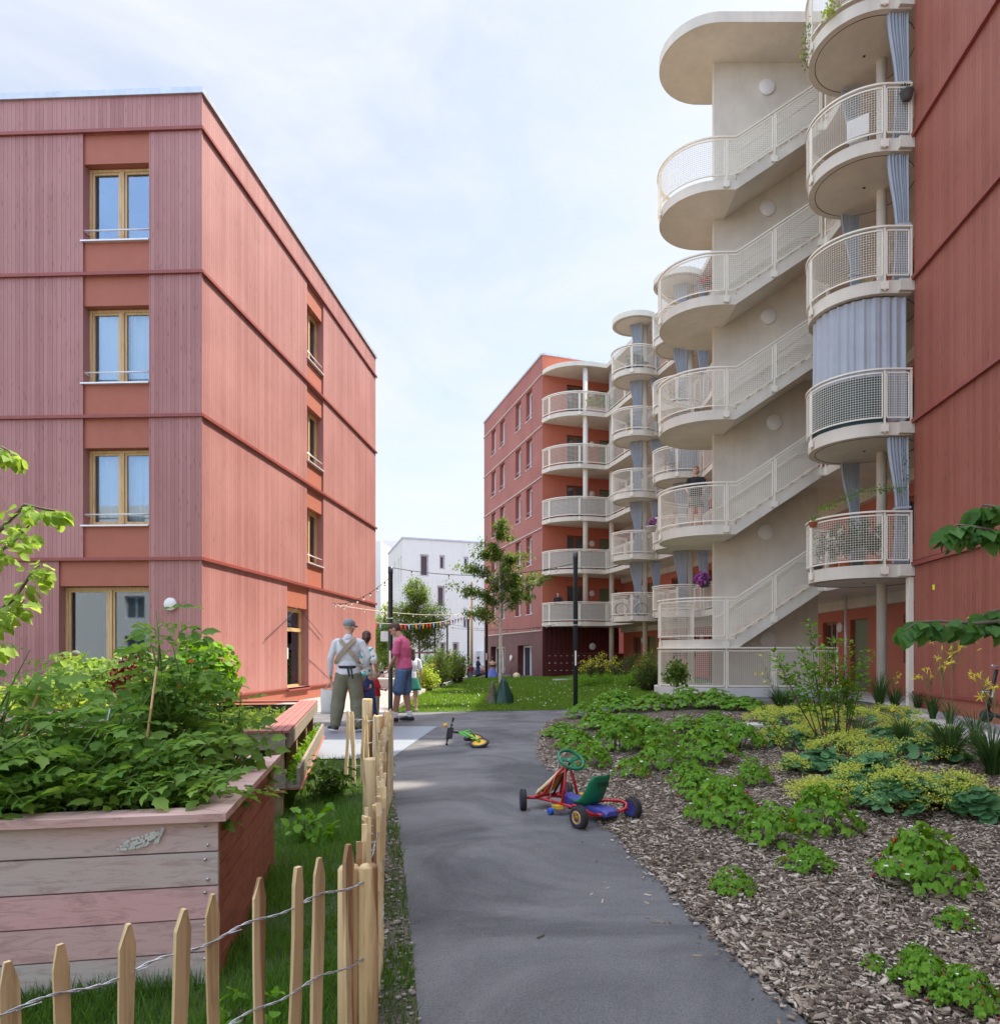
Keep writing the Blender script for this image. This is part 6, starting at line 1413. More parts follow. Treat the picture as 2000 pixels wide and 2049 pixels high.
# ------------------------------------------------------------------ pedal kart
pm('kart_red', (.50,.015,.02), .35, .1); pm('kart_blue', (.06,.07,.33), .5, .25, 12); pm('kart_green', (.005,.17,.075), .4, .15, 10); pm('kart_yellow', (.70,.40,.03), .4, .1); pm('kart_cream', (.68,.56,.32), .5, .12, 9)
kc = Vector((.276,5.55,0)); kh = Vector((-.58,.81,0)).normalized(); kw = Vector((kh.y,-kh.x,0))      # forward and right
ka = thing('pedal_kart', 'red, blue and green pedal kart with a cream nose standing on the path edge', 'pedal kart', kc)
Kp = lambda f, r, z: kc+kh*f+kw*r+Z*z
def wheel(parent, c, axis, R, w, rim, name='wheel', spk=False):
    q = axis.to_track_quat('Z','Y').to_matrix(); mb = MB()
    mb.lathe([(R*.55,-w*.40),(R*.8,-w*.5),(R*.95,-w*.42),(R,-w*.18),(R,w*.18),(R*.95,w*.42),(R*.8,w*.5),(R*.55,w*.40),(R*.54,0)], c, 40, 0, q)
    for i in range(40):
        a = 2*PI*i/40; 
        for sg in (-1,1): e = q@Vector((math.cos(a),math.sin(a),0)); t = q@Vector((-math.sin(a),math.cos(a),0)); mb.obox(c+e*(R*.985)-t*.002+axis.normalized()*(sg*w*.1), e*.004, t*.005, axis.normalized()*sg*w*.26)
    wh_ = mb.build(name, M['rubber'], parent); rb_ = MB(); rb_.lathe([(R*.60,-w*.42),(R*.66,-w*.46),(R*.70,-w*.38),(R*.70,w*.38),(R*.66,w*.46),(R*.60,w*.42),(R*.5,w*.30),(.02,w*.28),(.02,-w*.28),(R*.5,-w*.30)], c, 32, 0, q); rb_.build('rim', M[rim], wh_)
    if not spk: return wh_
    sb_ = MB()
    for i in range(5):
        a = 2*PI*i/5; e = q@Vector((math.cos(a),math.sin(a),0)); t = q@Vector((-math.sin(a),math.cos(a),0))
        for sg in (-1,1): sb_.obox(c+e*.02-t*.010+axis.normalized()*(sg*w*.30), e*(R*.38), t*.020, axis.normalized()*(sg*w*.12))
    for sg in (-1,1): sb_.torus(c+axis.normalized()*(sg*w*.38), R*.50, .008, q, 28, 6); sb_.lathe([(.02,-w*.44),(.02,w*.44)], c, 14, 0, q)
    sb_.build('spokes', M['kart_yellow'], wh_); return wh_
R_ = .083
wheel(ka, Kp(-.37,-.26,R_), kw, R_, .058, 'kart_blue', spk=True); wheel(ka, Kp(-.37,.26,R_), kw, R_, .058, 'kart_blue'); wheel(ka, Kp(.38,-.235,R_), Vector((.99,.10,0)), R_, .052, 'kart_blue'); wheel(ka, Kp(.38,.235,R_), Vector((.99,.10,0)), R_, .052, 'kart_blue')
m_ = MB(); r = .0115
for sg in (-1,1):
    m_.tube([Kp(.38,sg*.19,.095), Kp(.37,sg*.10,.085), Kp(.20,sg*.07,.08), Kp(.05,sg*.085,.085), Kp(-.10,sg*.09,.085)], r, 8)
    m_.tube([Kp(.36,sg*.13,.09), Kp(.30,sg*.085,.13), Kp(.22,sg*.05,.25), Kp(.11,sg*.02,.37)], r, 8)
    m_.tube([Kp(.10,sg*.02,.37), Kp(.07,sg*.05,.23), Kp(.06,sg*.085,.09)], r, 8)
    m_.tube([Kp(-.08,sg*.09,.10), Kp(-.18,sg*.16,.125), Kp(-.30,sg*.21,.135), Kp(-.37,sg*.20,.125), Kp(-.395,sg*.17,.10), Kp(-.39,sg*.10,.08)], r, 8)
m_.tube([Kp(.38,-.19,.095), Kp(.38,.19,.095)], r, 8); m_.tube([Kp(.28,-.09,.085), Kp(.30,.0,.10), Kp(.28,.09,.085)], r, 8); m_.tube([Kp(-.39,-.10,.08), Kp(-.39,.10,.08)], r, 8); m_.tube([Kp(-.37,-.22,R_), Kp(-.37,.22,R_)], .008, 8)
m_.build('frame', M['kart_red'], ka)
m_ = MB(); m_.tube([Kp(.30,0,.10), Kp(.06,0,.41)], .009, 8); m_.build('steering_column', M['black'], ka)
cs = Kp(.055,0,.425); q = (Vector(kh)*-.75+Z*1.0).normalized().to_track_quat('Z','Y').to_matrix()
m_ = MB(); m_.torus(cs, .105, .0135, q, 36, 10)
for a in (.3, 2.84, 4.71): e = q@Vector((math.cos(a),math.sin(a),0)); t = q@Vector((-math.sin(a),math.cos(a),0)); nq = q@Vector((0,0,1)); m_.obox(cs-t*.016-nq*.014, e*.10, t*.032, nq*.010)
m_.ball(cs-q@Vector((0,0,.01)), (.035,.035,.014), 0, 12, 8, q); m_.build('steering_wheel', M['kart_green'], ka)
m_ = MB(); sp = [(-.02,.13,.02,.10),(-.11,.115,.035,.14),(-.19,.12,.05,.18),(-.25,.15,.06,.18),(-.285,.21,.05,.17),(-.305,.28,.035,.165),(-.32,.335,.02,.145),(-.322,.352,.006,.10)]
vs = []; nn = 12
for (f, z, dsh, w) in sp:
    for i in range(nn+1):
        t = -1+2*i/nn; vs.append(Kp(f+dsh*abs(t)**3*.9, t*w/2*1.15, z+dsh*.55*abs(t)**3))
L1 = len(vs); vs += [v-(kh*.004+Z*.0)-Z*.012*(1 if i < L1*.4 else 0)-kh*.012 for i, v in enumerate(vs)]
fs = [(j*(nn+1)+i, j*(nn+1)+i+1, (j+1)*(nn+1)+i+1, (j+1)*(nn+1)+i) for j in range(len(sp)-1) for i in range(nn)]; fs += [tuple(L1+x for x in f[::-1]) for f in fs]
b_ = [(i) for i in range(nn+1)]; top = [(len(sp)-1)*(nn+1)+i for i in range(nn+1)]
for e in (b_, top): fs += [(e[i], e[i+1], L1+e[i+1], L1+e[i]) for i in range(nn)]
for sd in (0, nn): fs += [(j*(nn+1)+sd, (j+1)*(nn+1)+sd, L1+(j+1)*(nn+1)+sd, L1+j*(nn+1)+sd) for j in range(len(sp)-1)]
m_.add(vs, fs, 0, True); se = m_.build('seat', M['kart_green'], ka)
m_ = MB(); m_.obox(Kp(-.333,-.05,.275), kw*.10, Z*.03, kh*-.004); m_.build('hand_grip', M['bag_green'], se)
m_ = MB()
def hull(secs, mat_i=0):
    vs = []; 
    for (f, z0, z1, w, c) in secs: vs += [Kp(f,-w/2,z0),Kp(f,w/2,z0),Kp(f,w/2,z1-c),Kp(f,w/2-c,z1),Kp(f,-w/2+c,z1),Kp(f,-w/2,z1-c)]
    n = len(secs); m_.add(vs, [(i*6+k,i*6+(k+1)%6,(i+1)*6+(k+1)%6,(i+1)*6+k) for i in range(n-1) for k in range(6)]+[(5,4,3,2,1,0),tuple((n-1)*6+k for k in range(6))], mat_i, False)
hull([(.12,.085,.13,.06,.01),(.08,.08,.165,.085,.02),(.0,.075,.155,.10,.02),(-.12,.075,.125,.11,.015),(-.26,.075,.12,.12,.015),(-.40,.07,.125,.14,.02),(-.44,.07,.105,.12,.02)]); bm = bmesh.new(); me = m_.mesh('chain_cover', M['kart_blue'], kc); bm.from_mesh(me); bmesh.ops.recalc_face_normals(bm, faces=bm.faces[:]); bm.to_mesh(me); bm.free(); link('chain_cover', me, ka)
m_ = MB(); hull([(.05,.045,.08,.07,.005),(-.2,.045,.075,.08,.005),(-.42,.045,.07,.12,.005)]); bm = bmesh.new(); me = m_.mesh('chain_case', M['black'], kc); bm.from_mesh(me); bmesh.ops.recalc_face_normals(bm, faces=bm.faces[:]); bm.to_mesh(me); bm.free(); link('chain_case', me, ka)
m_ = MB()                                             # nose shield
secs = [(.46,.115,.03),(.44,.135,.14),(.36,.185,.16),(.26,.26,.13),(.17,.335,.07),(.12,.37,.035)]
vs = []
for f, z, w in secs: vs += [Kp(f,-w/2,z-.03),Kp(f+.008,-w*.3,z),Kp(f+.008,w*.3,z),Kp(f,w/2,z-.03)]
L1 = len(vs); vs += [v-kh*.012-Z*.006 for v in vs]; fs = [(j*4+i,j*4+i+1,(j+1)*4+i+1,(j+1)*4+i) for j in range(5) for i in range(3)]; fs2 = [tuple(L1+x for x in f[::-1]) for f in fs]
m_.add(vs, fs, 0); m_.add(vs, fs2, 1)
for e in ([0,1,2,3],[20,21,22,23],[0,4,8,12,16,20],[3,7,11,15,19,23]): m_.add(vs, [(e[i],e[i+1],L1+e[i+1],L1+e[i]) for i in range(len(e)-1)], 0)
m_.build('nose_shield', [M['kart_cream'], M['kart_yellow']], ka)
m_ = MB(); m_.tube([Kp(.06,-.12,.06), Kp(.06,-.07,.09), Kp(.06,.07,.09), Kp(.06,.12,.12)], .007, 6); m_.build('crank', M['black'], ka)
for sg, zz in ((-1,.055),(1,.12)): m_ = MB(); m_.obox(Kp(.03,sg*.12-.03,zz), kh*.075, kw*.06, Z*.022+kh*.01); m_.build('pedal', M['kart_yellow'], ka)
m_ = MB(); m_.tube([cs+kw*-.10+Z*.04, Kp(.10,-.17,.18), Kp(.10,-.165,.05)], .0013, 4); m_.build('string', M['lamp_white'], ka)
m_ = MB(); c_ = Kp(.10,-.165,.032)
for sg in (-1,1): m_.lathe([(.001,-.004),(.026,-.004),(.028,.0),(.026,.004),(.001,.004)], c_+kw*sg*.011, 20, 0, kw.to_track_quat('Z','Y').to_matrix())
m_.lathe([(.008,-.012),(.008,.012)], c_, 10, 0, kw.to_track_quat('Z','Y').to_matrix()); flat('toy_reel', m_, pm('toy_blue', (.03,.12,.6), .35, .05), 'small blue toy reel hanging on a string below the kart steering wheel', 'toy')
# ------------------------------------------------------------------ balance bike lying on the path
pm('bike_green', (.12,.55,.04), .35, .08)
bk = thing('balance_bike', 'lime green balance bike with yellow wheels lying on its side on the path', 'balance bike', (-1.0,9.75,0))
def bw(c, ax): 
    q = ax.normalized().to_track_quat('Z','Y').to_matrix(); m_ = MB(); m_.torus(c, .112, .020, q, 32, 10); w_ = m_.build('wheel', M['rubber'], bk); m_ = MB(); m_.lathe([(.096,-.012),(.096,.012),(.05,.016),(.02,.02),(.02,-.02),(.05,-.016)], c, 28, 0, q); m_.build('rim', M['kart_yellow'], w_)
g1 = Vector((*G(966,1492),0)); g2 = Vector((*G(945,1482),0))
bw(Vector((-.82,9.62,.055)), Vector((-.12,-.32,1))); bw(Vector((-.92,9.98,.085)), Vector((.15,-.25,1)))
m_ = MB(); A_ = Vector((-1.13,9.88,.17)); m_.tube([A_, Vector((-1.04,9.86,.17)), Vector((-.93,9.74,.13)), Vector((-.82,9.62,.085))], .014, 8); m_.tube([Vector((-1.06,9.87,.18)), Vector((-.98,9.93,.20)), Vector((-.92,9.98,.11))], .012, 8); m_.tube([A_, Vector((-1.0,9.80,.12)), Vector((-.90,9.9,.10))], .012, 8); m_.build('frame', M['bike_green'], bk)
m_ = MB(); m_.tube([Vector((-1.29,9.80,.015)), Vector((-1.275,9.84,.12)), Vector((-1.24,9.90,.24)), Vector((-1.215,9.95,.36))], .010, 8); m_.tube([Vector((-1.262,9.87,.19)), A_], .014, 8); m_.build('handlebar', M['black'], bk)
for a_, b_ in ((Vector((-1.29,9.80,.012)), Vector((-1.28,9.835,.10))),(Vector((-1.235,9.915,.27)), Vector((-1.212,9.955,.37)))):
    m_ = MB(); m_.tube([a_, a_.lerp(b_,.12), a_.lerp(b_,.14), b_.lerp(a_,.14), b_.lerp(a_,.12), b_], [.020,.020,.013,.013,.020,.020], 10); m_.build('grip', M['black'], bk)
m_ = MB(); m_.obox(Vector((-1.305,9.83,.09)), Vector((.085,.01,.0)), Vector((0,.03,0)), Vector((.02,.03,.15))); m_.build('pad', M['black'], bk)
m_ = MB(); m_.ball((-1.0,9.74,.10), (.05,.035,.03), 0, 12, 8); m_.build('saddle', M['black'], bk)
m_ = MB(); m_.ball((-1.315,9.86,.27), (.028,.028,.028), 0, 12, 8); m_.ball((-1.34,9.85,.29), .010, 0, 8, 6); m_.ball((-1.30,9.85,.30), .010, 0, 8, 6); m_.build('bell', M['kart_yellow'], bk)
# ------------------------------------------------------------------ lamp posts, string lights, bunting
def lamp_post(label, x_, y_, zt, r, low=True):
    root = thing('lamp_post', label, 'lamp post', (x_,y_,H(x_,y_)), 'slim anthracite lamp posts'); m_ = MB(); z_ = H(x_,y_)
    m_.lathe([(r,z_-.1),(r,zt-.16),(r*1.12,zt-.155),(r*1.12,zt),(.001,zt+.005)], (x_,y_,0), 20); m_.build('post', M['dark_metal'], root)
    m_ = MB(); m_.box(x_-r*.35,x_+r*.35,y_-r-.004,y_-r+.01,z_+1.0,z_+1.35); m_.build('service_slot', M['cream'], root)
    if low:
        for k in range(2): m_ = MB(); m_.lathe([(r*1.02,z_+1.95+k*.12),(r*1.02,z_+1.965+k*.12)], (x_,y_,0), 20); m_.build('ring', M['cream'], root)
    return root
l1 = G(781,1422); l2 = G(1151,1416)
lamp_post('anthracite lamp post behind the two men, string lights tied to its top', l1[0], l1[1], 3.24, .052)
lamp_post('anthracite lamp post at the right end of the lawn beside the strawberry plants', l2[0], l2[1], HC-(1106-HY)/FP*l2[1], .054)
for (px, Y, lab) in ((973,37,'distant lamp post at the end of the bunting, before the brown ground floor'),(936.5,49,'distant lamp post left of the wooden mast'),(894.5,56,'distant lamp post before the bright bush'),(870,61,'distant lamp post farthest left, behind the shrubs')):
    lamp_post(lab, (px-CX)/FP*Y, Y, 3.75, .075, False)
x_ = (943-CX)/FP*47; m_ = MB(); m_.tube([(x_,47,-.8),(x_,47,HC-(1165-HY)/FP*47)], [.11,.07], 10); flat('wooden_mast', m_, M['frame_wood'], 'tall pale wooden mast before the white house', 'mast')
def cable(name, A, B, sag, n, label, cat, r=.006, bulbs=None, bm_='black', cm='black', group=None):
    A, B = Vector(A), Vector(B); root = thing(name, label, cat, A, group); f = lambda t: A.lerp(B, t)-Z*(sag*4*t*(1-t)); m_ = MB(); m_.tube([f(i/24) for i in range(25)], r, 5); m_.build('cable', M[cm], root)
    if bulbs:
        for i in range(bulbs):
            p = f((i+.5)/bulbs); m_ = MB(); m_.tube([p, p-Z*.05], .014, 8); s_ = m_.build('socket', M['black'], root); m_ = MB(); m_.ball(p-Z*.078, (.026,.026,.032), 0, 8, 6); m_.build('bulb', M['lamp_white'], s_)
    return root, f
top1 = Vector((l1[0], l1[1], 3.0)); top2 = Vector((l2[0], l2[1], HC-(1128-HY)/FP*l2[1]))
wp = at(662,1208,20.3); wp.x += .05
cable('string_light', top1+Vector((.05,0,.22)), top2-Vector((.05,0,0)), .22, 24, 'string of bulbs between the two near lamp posts', 'string lights', .008, 5)
cable('string_light', top1+Vector((-.04,0,-.02)), wp, .18, 24, 'string of bulbs sloping from the lamp post to the timber house', 'string lights', .007, 9)
cable('string_light', wp+Vector((0,0,-.02)), at(973,1223,37), .25, 24, 'long pale cord with bulbs from the timber house towards the far lamp post', 'string lights', .009, 12, cm='cream')
cable('string_light', at(895,1247,56), at(1085,1255,40.5), .3, 24, 'thin far string of bulbs ending at the far house corner', 'string lights', .012, 9)
cable('string_light', at(900,1255,56), at(1110,1250,38.6), .3, 24, 'thin far string of bulbs ending under the lowest far balcony', 'string lights', .012, 9)
PC = [(.70,.02,.02),(.80,.45,.02),(.03,.08,.40),(.75,.20,.02),(.02,.18,.12),(.25,.32,.70)]
for i, c_ in enumerate(PC): pm('flag_%d' % i, c_, .8, .05)
r1, f1 = cable('bunting', at(748,1246,27.4), at(973,1220,36.9), .32, 24, 'long row of coloured triangular pennants strung across the courtyard', 'bunting', .01, None, cm='cream')
for i in range(34):
    p = f1((i+.5)/34); m_ = MB(); q = (f1((i+.6)/34)-p).normalized(); m_.add([p-q*.085, p+q*.085, p-Z*.25+Vector((random.uniform(-.03,.03),random.uniform(-.02,.02),0)), p-q*.07+Vector((0,.003,0)), p+q*.07+Vector((0,.003,0)), p-Z*.21+Vector((0,.003,0))], [(0,1,2),(5,4,3)]); m_.build('pennant', M['flag_%d' % ((i*5+i//7) % 6)], r1)
wa = at(659,1216,20.2)
for (b_, lab) in (((622,1280),'left thin black cord slanting down the timber wall'),((676,1275),'right thin black cord slanting down the timber wall')):
    Yb = 17.2 if b_[0] < 650 else 21.2; e = at(*b_, Yb); xw = LB.x+(Yb-LB.y)*.0437; e.x = xw+.05; m_ = MB(); s_ = Vector((LB.x+(19.3-LB.y)*.0437+.05, 19.3, 2.55)); m_.tube([s_, s_.lerp(e,.5), e], .008, 4); flat('cord', m_, M['black'], lab, 'cord')
# ------------------------------------------------------------------ bench, wall, bicycles, cars, pushchair, scooter
x_ = (766-CX)/FP*27; m_ = MB(); m_.box(x_-.5,x_+.55,26.6,27.6,H(x_,27)-.1,.30); m_.box(x_-.55,x_+.6,26.55,27.65,.301,.36); flat('concrete_bench', m_, M['concrete_light'], 'pale concrete block bench left of the near lamp post', 'bench')
x_ = (770-CX)/FP*36; m_ = MB(); m_.box(x_-4,x_+1.2,36,36.3,-1,.30); flat('low_wall', m_, M['concrete'], 'low grey retaining wall behind the concrete bench', 'wall')
def bicycle(label, x_, y_, z_, rz, frame, s=1.0, group='bicycles parked beside the kerb'):
    root = thing('bicycle', label, 'bicycle', (0,0,0), group); R = .33*s
    for sx in (-.52*s, .52*s):
        m_ = MB(); q = Vector((0,1,0)).to_track_quat('Z','Y').to_matrix(); m_.torus((sx,0,R), R-.02, .018, q, 28, 6); w_ = m_.build('wheel', M['rubber'], root)
        m_ = MB()
        for i in range(10): a = i*PI/5; m_.tube([(sx,0,R),(sx+(R-.03)*math.cos(a),0,R+(R-.03)*math.sin(a))], .003, 3)
        m_.build('spokes', M['zinc'], w_)
    m_ = MB(); bbk = (-.08*s,0,R-.04); seat = (-.22*s,0,.80*s); head = (.36*s,0,.86*s)
    for a, b_ in ((bbk,seat),(bbk,(.38*s,0,.72*s)),(seat,head),((-.52*s,0,R),bbk),((-.52*s,0,R),(-.19*s,0,.70*s)),(head,(.52*s,0,R))): m_.tube([a,b_], .016*s, 6)
    m_.build('frame', M[frame], root); m_ = MB(); m_.tube([(.36*s,0,.86*s),(.34*s,0,1.0*s)], .013, 6); m_.tube([(.26*s,-.26*s,1.02*s),(.36*s,-.1*s,1.01*s),(.36*s,.1*s,1.01*s),(.26*s,.26*s,1.02*s)], .012, 6); m_.build('handlebar', M['black'], root)
    m_ = MB(); m_.ball((-.24*s,0,.88*s), (.13*s,.07*s,.035*s), 0, 10, 6); m_.tube([(-.24*s,0,.86*s), seat], .012, 6); m_.build('saddle', M['black'], root)
    root.location = (x_,y_,z_); root.rotation_euler = (0,.0,rz); return root
for i, (px, Y, fr, lab, rz) in enumerate(((866,29.5,'dark_metal','dark bicycle nearest the kerb with a front facing wheel',1.2),(882,30.5,'kart_red','bicycle with a red saddlebag beside the kerb shrub',1.5),(876,32,'black','black bicycle in the middle of the parked row',1.0),(893,33,'kart_blue','blue bicycle at the back of the parked row',1.3),(826,28,'dark_metal','bicycle partly hidden behind the near lamp post',.9))):
    x_ = (px-CX)/FP*Y; bicycle(lab, x_, Y, H(x_,Y), rz, fr)
m_ = MB(); x_ = (871-CX)/FP*30.2; m_.ball((x_,30.2,.85), (.22,.18,.16), 0, 12, 8); m_.box(x_-.2,x_+.2,30.05,30.35,.6,.82); flat('pannier', m_, M['kart_red'], 'red and black pannier bag on the parked bicycles', 'bag')
bicycle('white mountain bike on the lowest farthest round balcony', 4.35, 33.75, 3.11, 0.15, 'frame_white', .95, None)
def car(label, x_, y_, z_, rz, col):
    root = thing('parked_car', label, 'car', (0,0,0), 'cars parked far behind'); prof = [(-2.1,.35),(-2.15,.75),(-2.0,.95),(-1.5,1.02),(-1.0,1.42),(.5,1.45),(1.15,1.02),(1.9,.88),(2.1,.7),(2.1,.35)]
    m_ = MB(); vs = [(x,-.85*(1 if z < 1.03 else .82),z) for x, z in prof]+[(x,.85*(1 if z < 1.03 else .82),z) for x, z in prof]; n = len(prof); m_.add(vs, [tuple(range(n)), tuple(range(n,2*n))[::-1]]+[(i,i+n,(i+1)%n+n,(i+1)%n) for i in range(n)]); bm = bmesh.new(); me = m_.mesh('body', M[col]); bm.from_mesh(me); bmesh.ops.recalc_face_normals(bm, faces=bm.faces[:]); bmesh.ops.bevel(bm, geom=bm.edges[:], offset=.05, segments=2, affect='EDGES'); bm.to_mesh(me); bm.free(); link('body', me, root)
    m_ = MB(); 
    for sy in (-1,1): m_.add([(-1.3,sy*.80,1.05),(.9,sy*.80,1.05),(.35,sy*.745,1.38),(-.95,sy*.745,1.38)], [(0,1,2,3)] if sy < 0 else [(3,2,1,0)])
    m_.add([(-1.56,-.6,1.03),(-1.56,.6,1.03),(-1.08,.6,1.40),(-1.08,-.6,1.40)], [(0,3,2,1)]); m_.build('window', M['glass_dark'], root)
    for sx in (-1.3,1.3):
        for sy in (-.82,.82): m_ = MB(); m_.lathe([(.2,-.1),(.31,-.1),(.33,0),(.31,.1),(.2,.1)], (sx,sy,.33), 20, 0, 'y'); m_.build('wheel', M['rubber'], root)
    for sy in (-.6,.6): m_ = MB(); m_.ball((-2.1,sy,.78), (.06,.14,.08), 0, 8, 6); m_.build('tail_light', M['kart_red'], root)
    root.location = (x_,y_,z_); root.rotation_euler = (0,0,rz)
car('silver car parked behind the bicycles', (912-CX)/FP*58, 58, -.75, 1.35, 'alu'); car('white car parked behind the near lamp post', (795-CX)/FP*58, 58, -.75, .2, 'lamp_white'); car('dark car with red tail lights left of the far house', (966-CX)/FP*60, 60, -.75, 1.4, 'dark_metal')
px_ = thing('pushchair', 'pushchair with a cream hood in front of the brown ground floor', 'pushchair', (-1.35,38.6,0), None); x_, y_ = -1.28, 38.9
m_ = MB(); m_.tube([(x_-.28,y_,.1),(x_-.3,y_,.5),(x_-.22,y_,.62),(x_+.22,y_,.62),(x_+.3,y_,.5),(x_+.28,y_,.1)], .02, 6); m_.build('handle', M['dark_metal'], px_)
m_ = MB(); m_.ball((x_,y_-.1,.06), (.22,.3,.24), 0, 16, 10); m_.build('hood', M['kart_cream'], px_)
for s_ in (-.25,.25): m_ = MB(); m_.lathe([(.09,-.02),(.11,0),(.09,.02)], (x_+s_,y_-.3,.11), 14, 0, 'x'); m_.build('wheel', M['rubber'], px_)
sc = thing('kick_scooter', 'black and grey electric kick scooter leaning at the red plinth, right edge', 'scooter', (6.55,10.9,.1)); sb = H(6.6,11)
q0 = at(1975,1425,10.9); q1 = at(1993,1340,10.9); 
m_ = MB(); m_.tube([q0, q1], .028, 10); m_.tube([q0+Vector((.0,0,-.03)), q0+Vector((.3,-.1,-.09)), q0+Vector((.95,-.25,-.09))], .03, 8); m_.build('stem', M['black'], sc)
m_ = MB(); m_.tube([q1+Vector((-.13,-.1,.06)), q1+Vector((.2,.15,.02))], .018, 8); m_.build('handlebar', M['zinc'], sc)
m_ = MB(); m_.box(q0.x+.1,q0.x+.8,q0.y-.3,q0.y-.12,q0.z-.1,q0.z-.05); m_.build('deck', M['dark_metal'], sc)
m_ = MB(); m_.obox(q0.lerp(q1,.35)+Vector((-.015,-.032,0)), Vector((.03,0,0)), Vector((0,-.003,0)), (q1-q0)*.18); m_.build('lettering', M['lamp_white'], sc)
for e in (-.02,.9): m_ = MB(); m_.lathe([(.06,-.025),(.10,-.02),(.10,.02),(.06,.025)], q0+Vector((e,-.2*(e>0),-.06)), 18, 0, 'y'); m_.build('wheel', M['rubber'], sc)
m_ = MB(); p = at(1960,1385,11.6); p.x = 7.34; m_.tube([p+Vector((.05,0,0)), p+Vector((-.12,0,0))], .018, 8); m_.tube([p+Vector((-.10,0,0)), p+Vector((-.12,0,-.05))], .012, 6); m_.lathe([(.035,0),(.035,.01)], p+Vector((.03,0,0)), 16, 0, 'x'); flat('outdoor_tap', m_, M['zinc'], 'metal garden tap on the red boarded wall', 'tap')
m_ = MB(); p = at(2034-2,1200,12.9) if False else at(1880,1175,13.6); xx = 7.6-.072*(14.42-p.y)-.003; m_.quad(Vector((xx,p.y+.04,p.z-.05)), Vector((xx,p.y-.04,p.z-.05)), Vector((xx,p.y-.04,p.z+.05)), Vector((xx,p.y+.04,p.z+.05))); flat('sticker', m_, pm('sticker_yellow', (.75,.8,.02), .6, .02), 'small bright yellow sticker on the red boarded wall', 'sticker')
m_ = MB(); m_.obox(Vector((-3.95,17.55,1.25)), Vector((.62,0,0)), Vector((0,.004,0)), Z*.42); flat('notice_sheets', m_, M['render_white'], 'white paper sheets fixed behind the lamp post by the man in pink', 'notice') if False else None
p = at(762,1272,16.1); m_ = MB(); m_.box(p.x-.01,l1[0]-.06,16.1,16.104,p.z-.13,p.z+.10); m_.box(l1[0]+.06,l1[0]+.22,16.1,16.104,p.z-.14,p.z+.08); flat('notice', m_, M['render_white'], 'white paper notices taped to the near lamp post', 'notice')
m_ = MB(); x0_, y0_ = G(1410,1455); m_.prism([(x0_-.25,y0_-.15),(x0_+1.0,y0_-.15),(x0_+1.1,y0_+.25),(x0_-.25,y0_+.25)], H(x0_,y0_), H(x0_,y0_)+.05); flat('stepping_stone', m_, M['concrete_light'], 'flat grey stone slab between the strawberry clumps', 'stone slab')
x0_, y0_ = 2.2, 34; m_ = MB(); m_.box(.6,3.4,y0_,y0_+.3,.0,.10); flat('stone_edge', m_, M['concrete_light'], 'low pale stone edge lying at the far end of the lawn', 'stone slab')
# ------------------------------------------------------------------ pots and plants on the balconies
pm('terracotta', (.52,.17,.08), .7, .15, 10); pm('pot_grey', (.12,.12,.13), .6, .1); pm('pot_teal', (.06,.30,.33), .5, .1); pm('pot_cream', (.62,.60,.42), .6, .1)
def potted(label, x_, y_, z_, r, h, pot, ph, pw, n, size, mat, fl=None, T=LEAF, hang=False):
    root = thing('potted_plant', label, 'potted plant', (x_,y_,z_)); m_ = MB(); m_.lathe([(r*.75,z_),(r,z_+h*.85),(r*1.08,z_+h*.86),(r*1.08,z_+h),(r*.9,z_+h),(r*.88,z_+h*.9)], (x_,y_,0), 20); m_.build('pot', M[pot], root)
    tips = []; mb = MB()
    for _ in range(max(6, n//40)):
        a = random.random()*2*PI; q = math.sqrt(random.random()); e = Vector((x_+pw*q*math.cos(a), y_+pw*q*math.sin(a), z_+h+ph*random.uniform(.5,1)*(1 if not hang else random.uniform(-.5,.8)))); s = Vector((x_,y_,z_+h*.9)); mb.tube([s, s.lerp(e,.5)+Z*.03, e], .004, 4); tips += [s.lerp(e, t) for t in (.4,.7,1)]
    mb.build('stems', M['stem_green'], root); V, Fc = leaves_at(tips, n, size*.8, size, T); npmesh('leaves', V, Fc, M[mat], root)
    if fl: V, Fc = leaves_at([t+Z*.02 for t in tips[2::3]], fl[1], size*.7, fl[2], LEAFB); npmesh('flowers', V, Fc, M[fl[0]], root)
z1_ = 3.105
for (px, Y, r, h, pot, ph, pw, n, lab) in ((1636,15.65,.10,.16,'pot_grey',.65,.2,320,'small dark pot plant at the left end of the lowest near balcony'),(1668,15.35,.085,.15,'terracotta',.65,.2,380,'leafy plant in a small terracotta pot on the lowest near balcony'),(1690,15.2,.12,.20,'terracotta',.8,.24,520,'bushy plant in an orange terracotta pot on the lowest near balcony'),(1716,15.05,.13,.34,'pot_grey',.65,.24,560,'plant in a tall grey pot on the lowest near balcony'),(1745,14.95,.15,.22,'terracotta',.75,.26,620,'wide terracotta pot with a dense plant on the lowest near balcony'),(1768,14.9,.09,.3,'pot_cream',.6,.16,220,'plant in a cream pot beside the rail post on the lowest near balcony'),(1806,14.78,.17,.3,'pot_teal',.65,.2,520,'plant in a big teal tub on the lowest near balcony by the red wall')):
    potted(lab, (px-CX)/FP*Y, Y, z1_, r, h, pot, ph, pw, n, .055, random.choice(['leaf_bush','leaf_strawberry','leaf_tree']))
potted('small terracotta pot hung outside the left end of the lowest near balcony', 5.90, 15.35, 4.02, .09, .11, 'terracotta', .14, .14, 90, .035, 'leaf_strawberry')
potted('dark double flower box hung on the rail of the fourth near balcony', 7.42, 14.36, 12.50, .12, .17, 'pot_grey', .14, .12, 30, .04, 'leaf_bush')
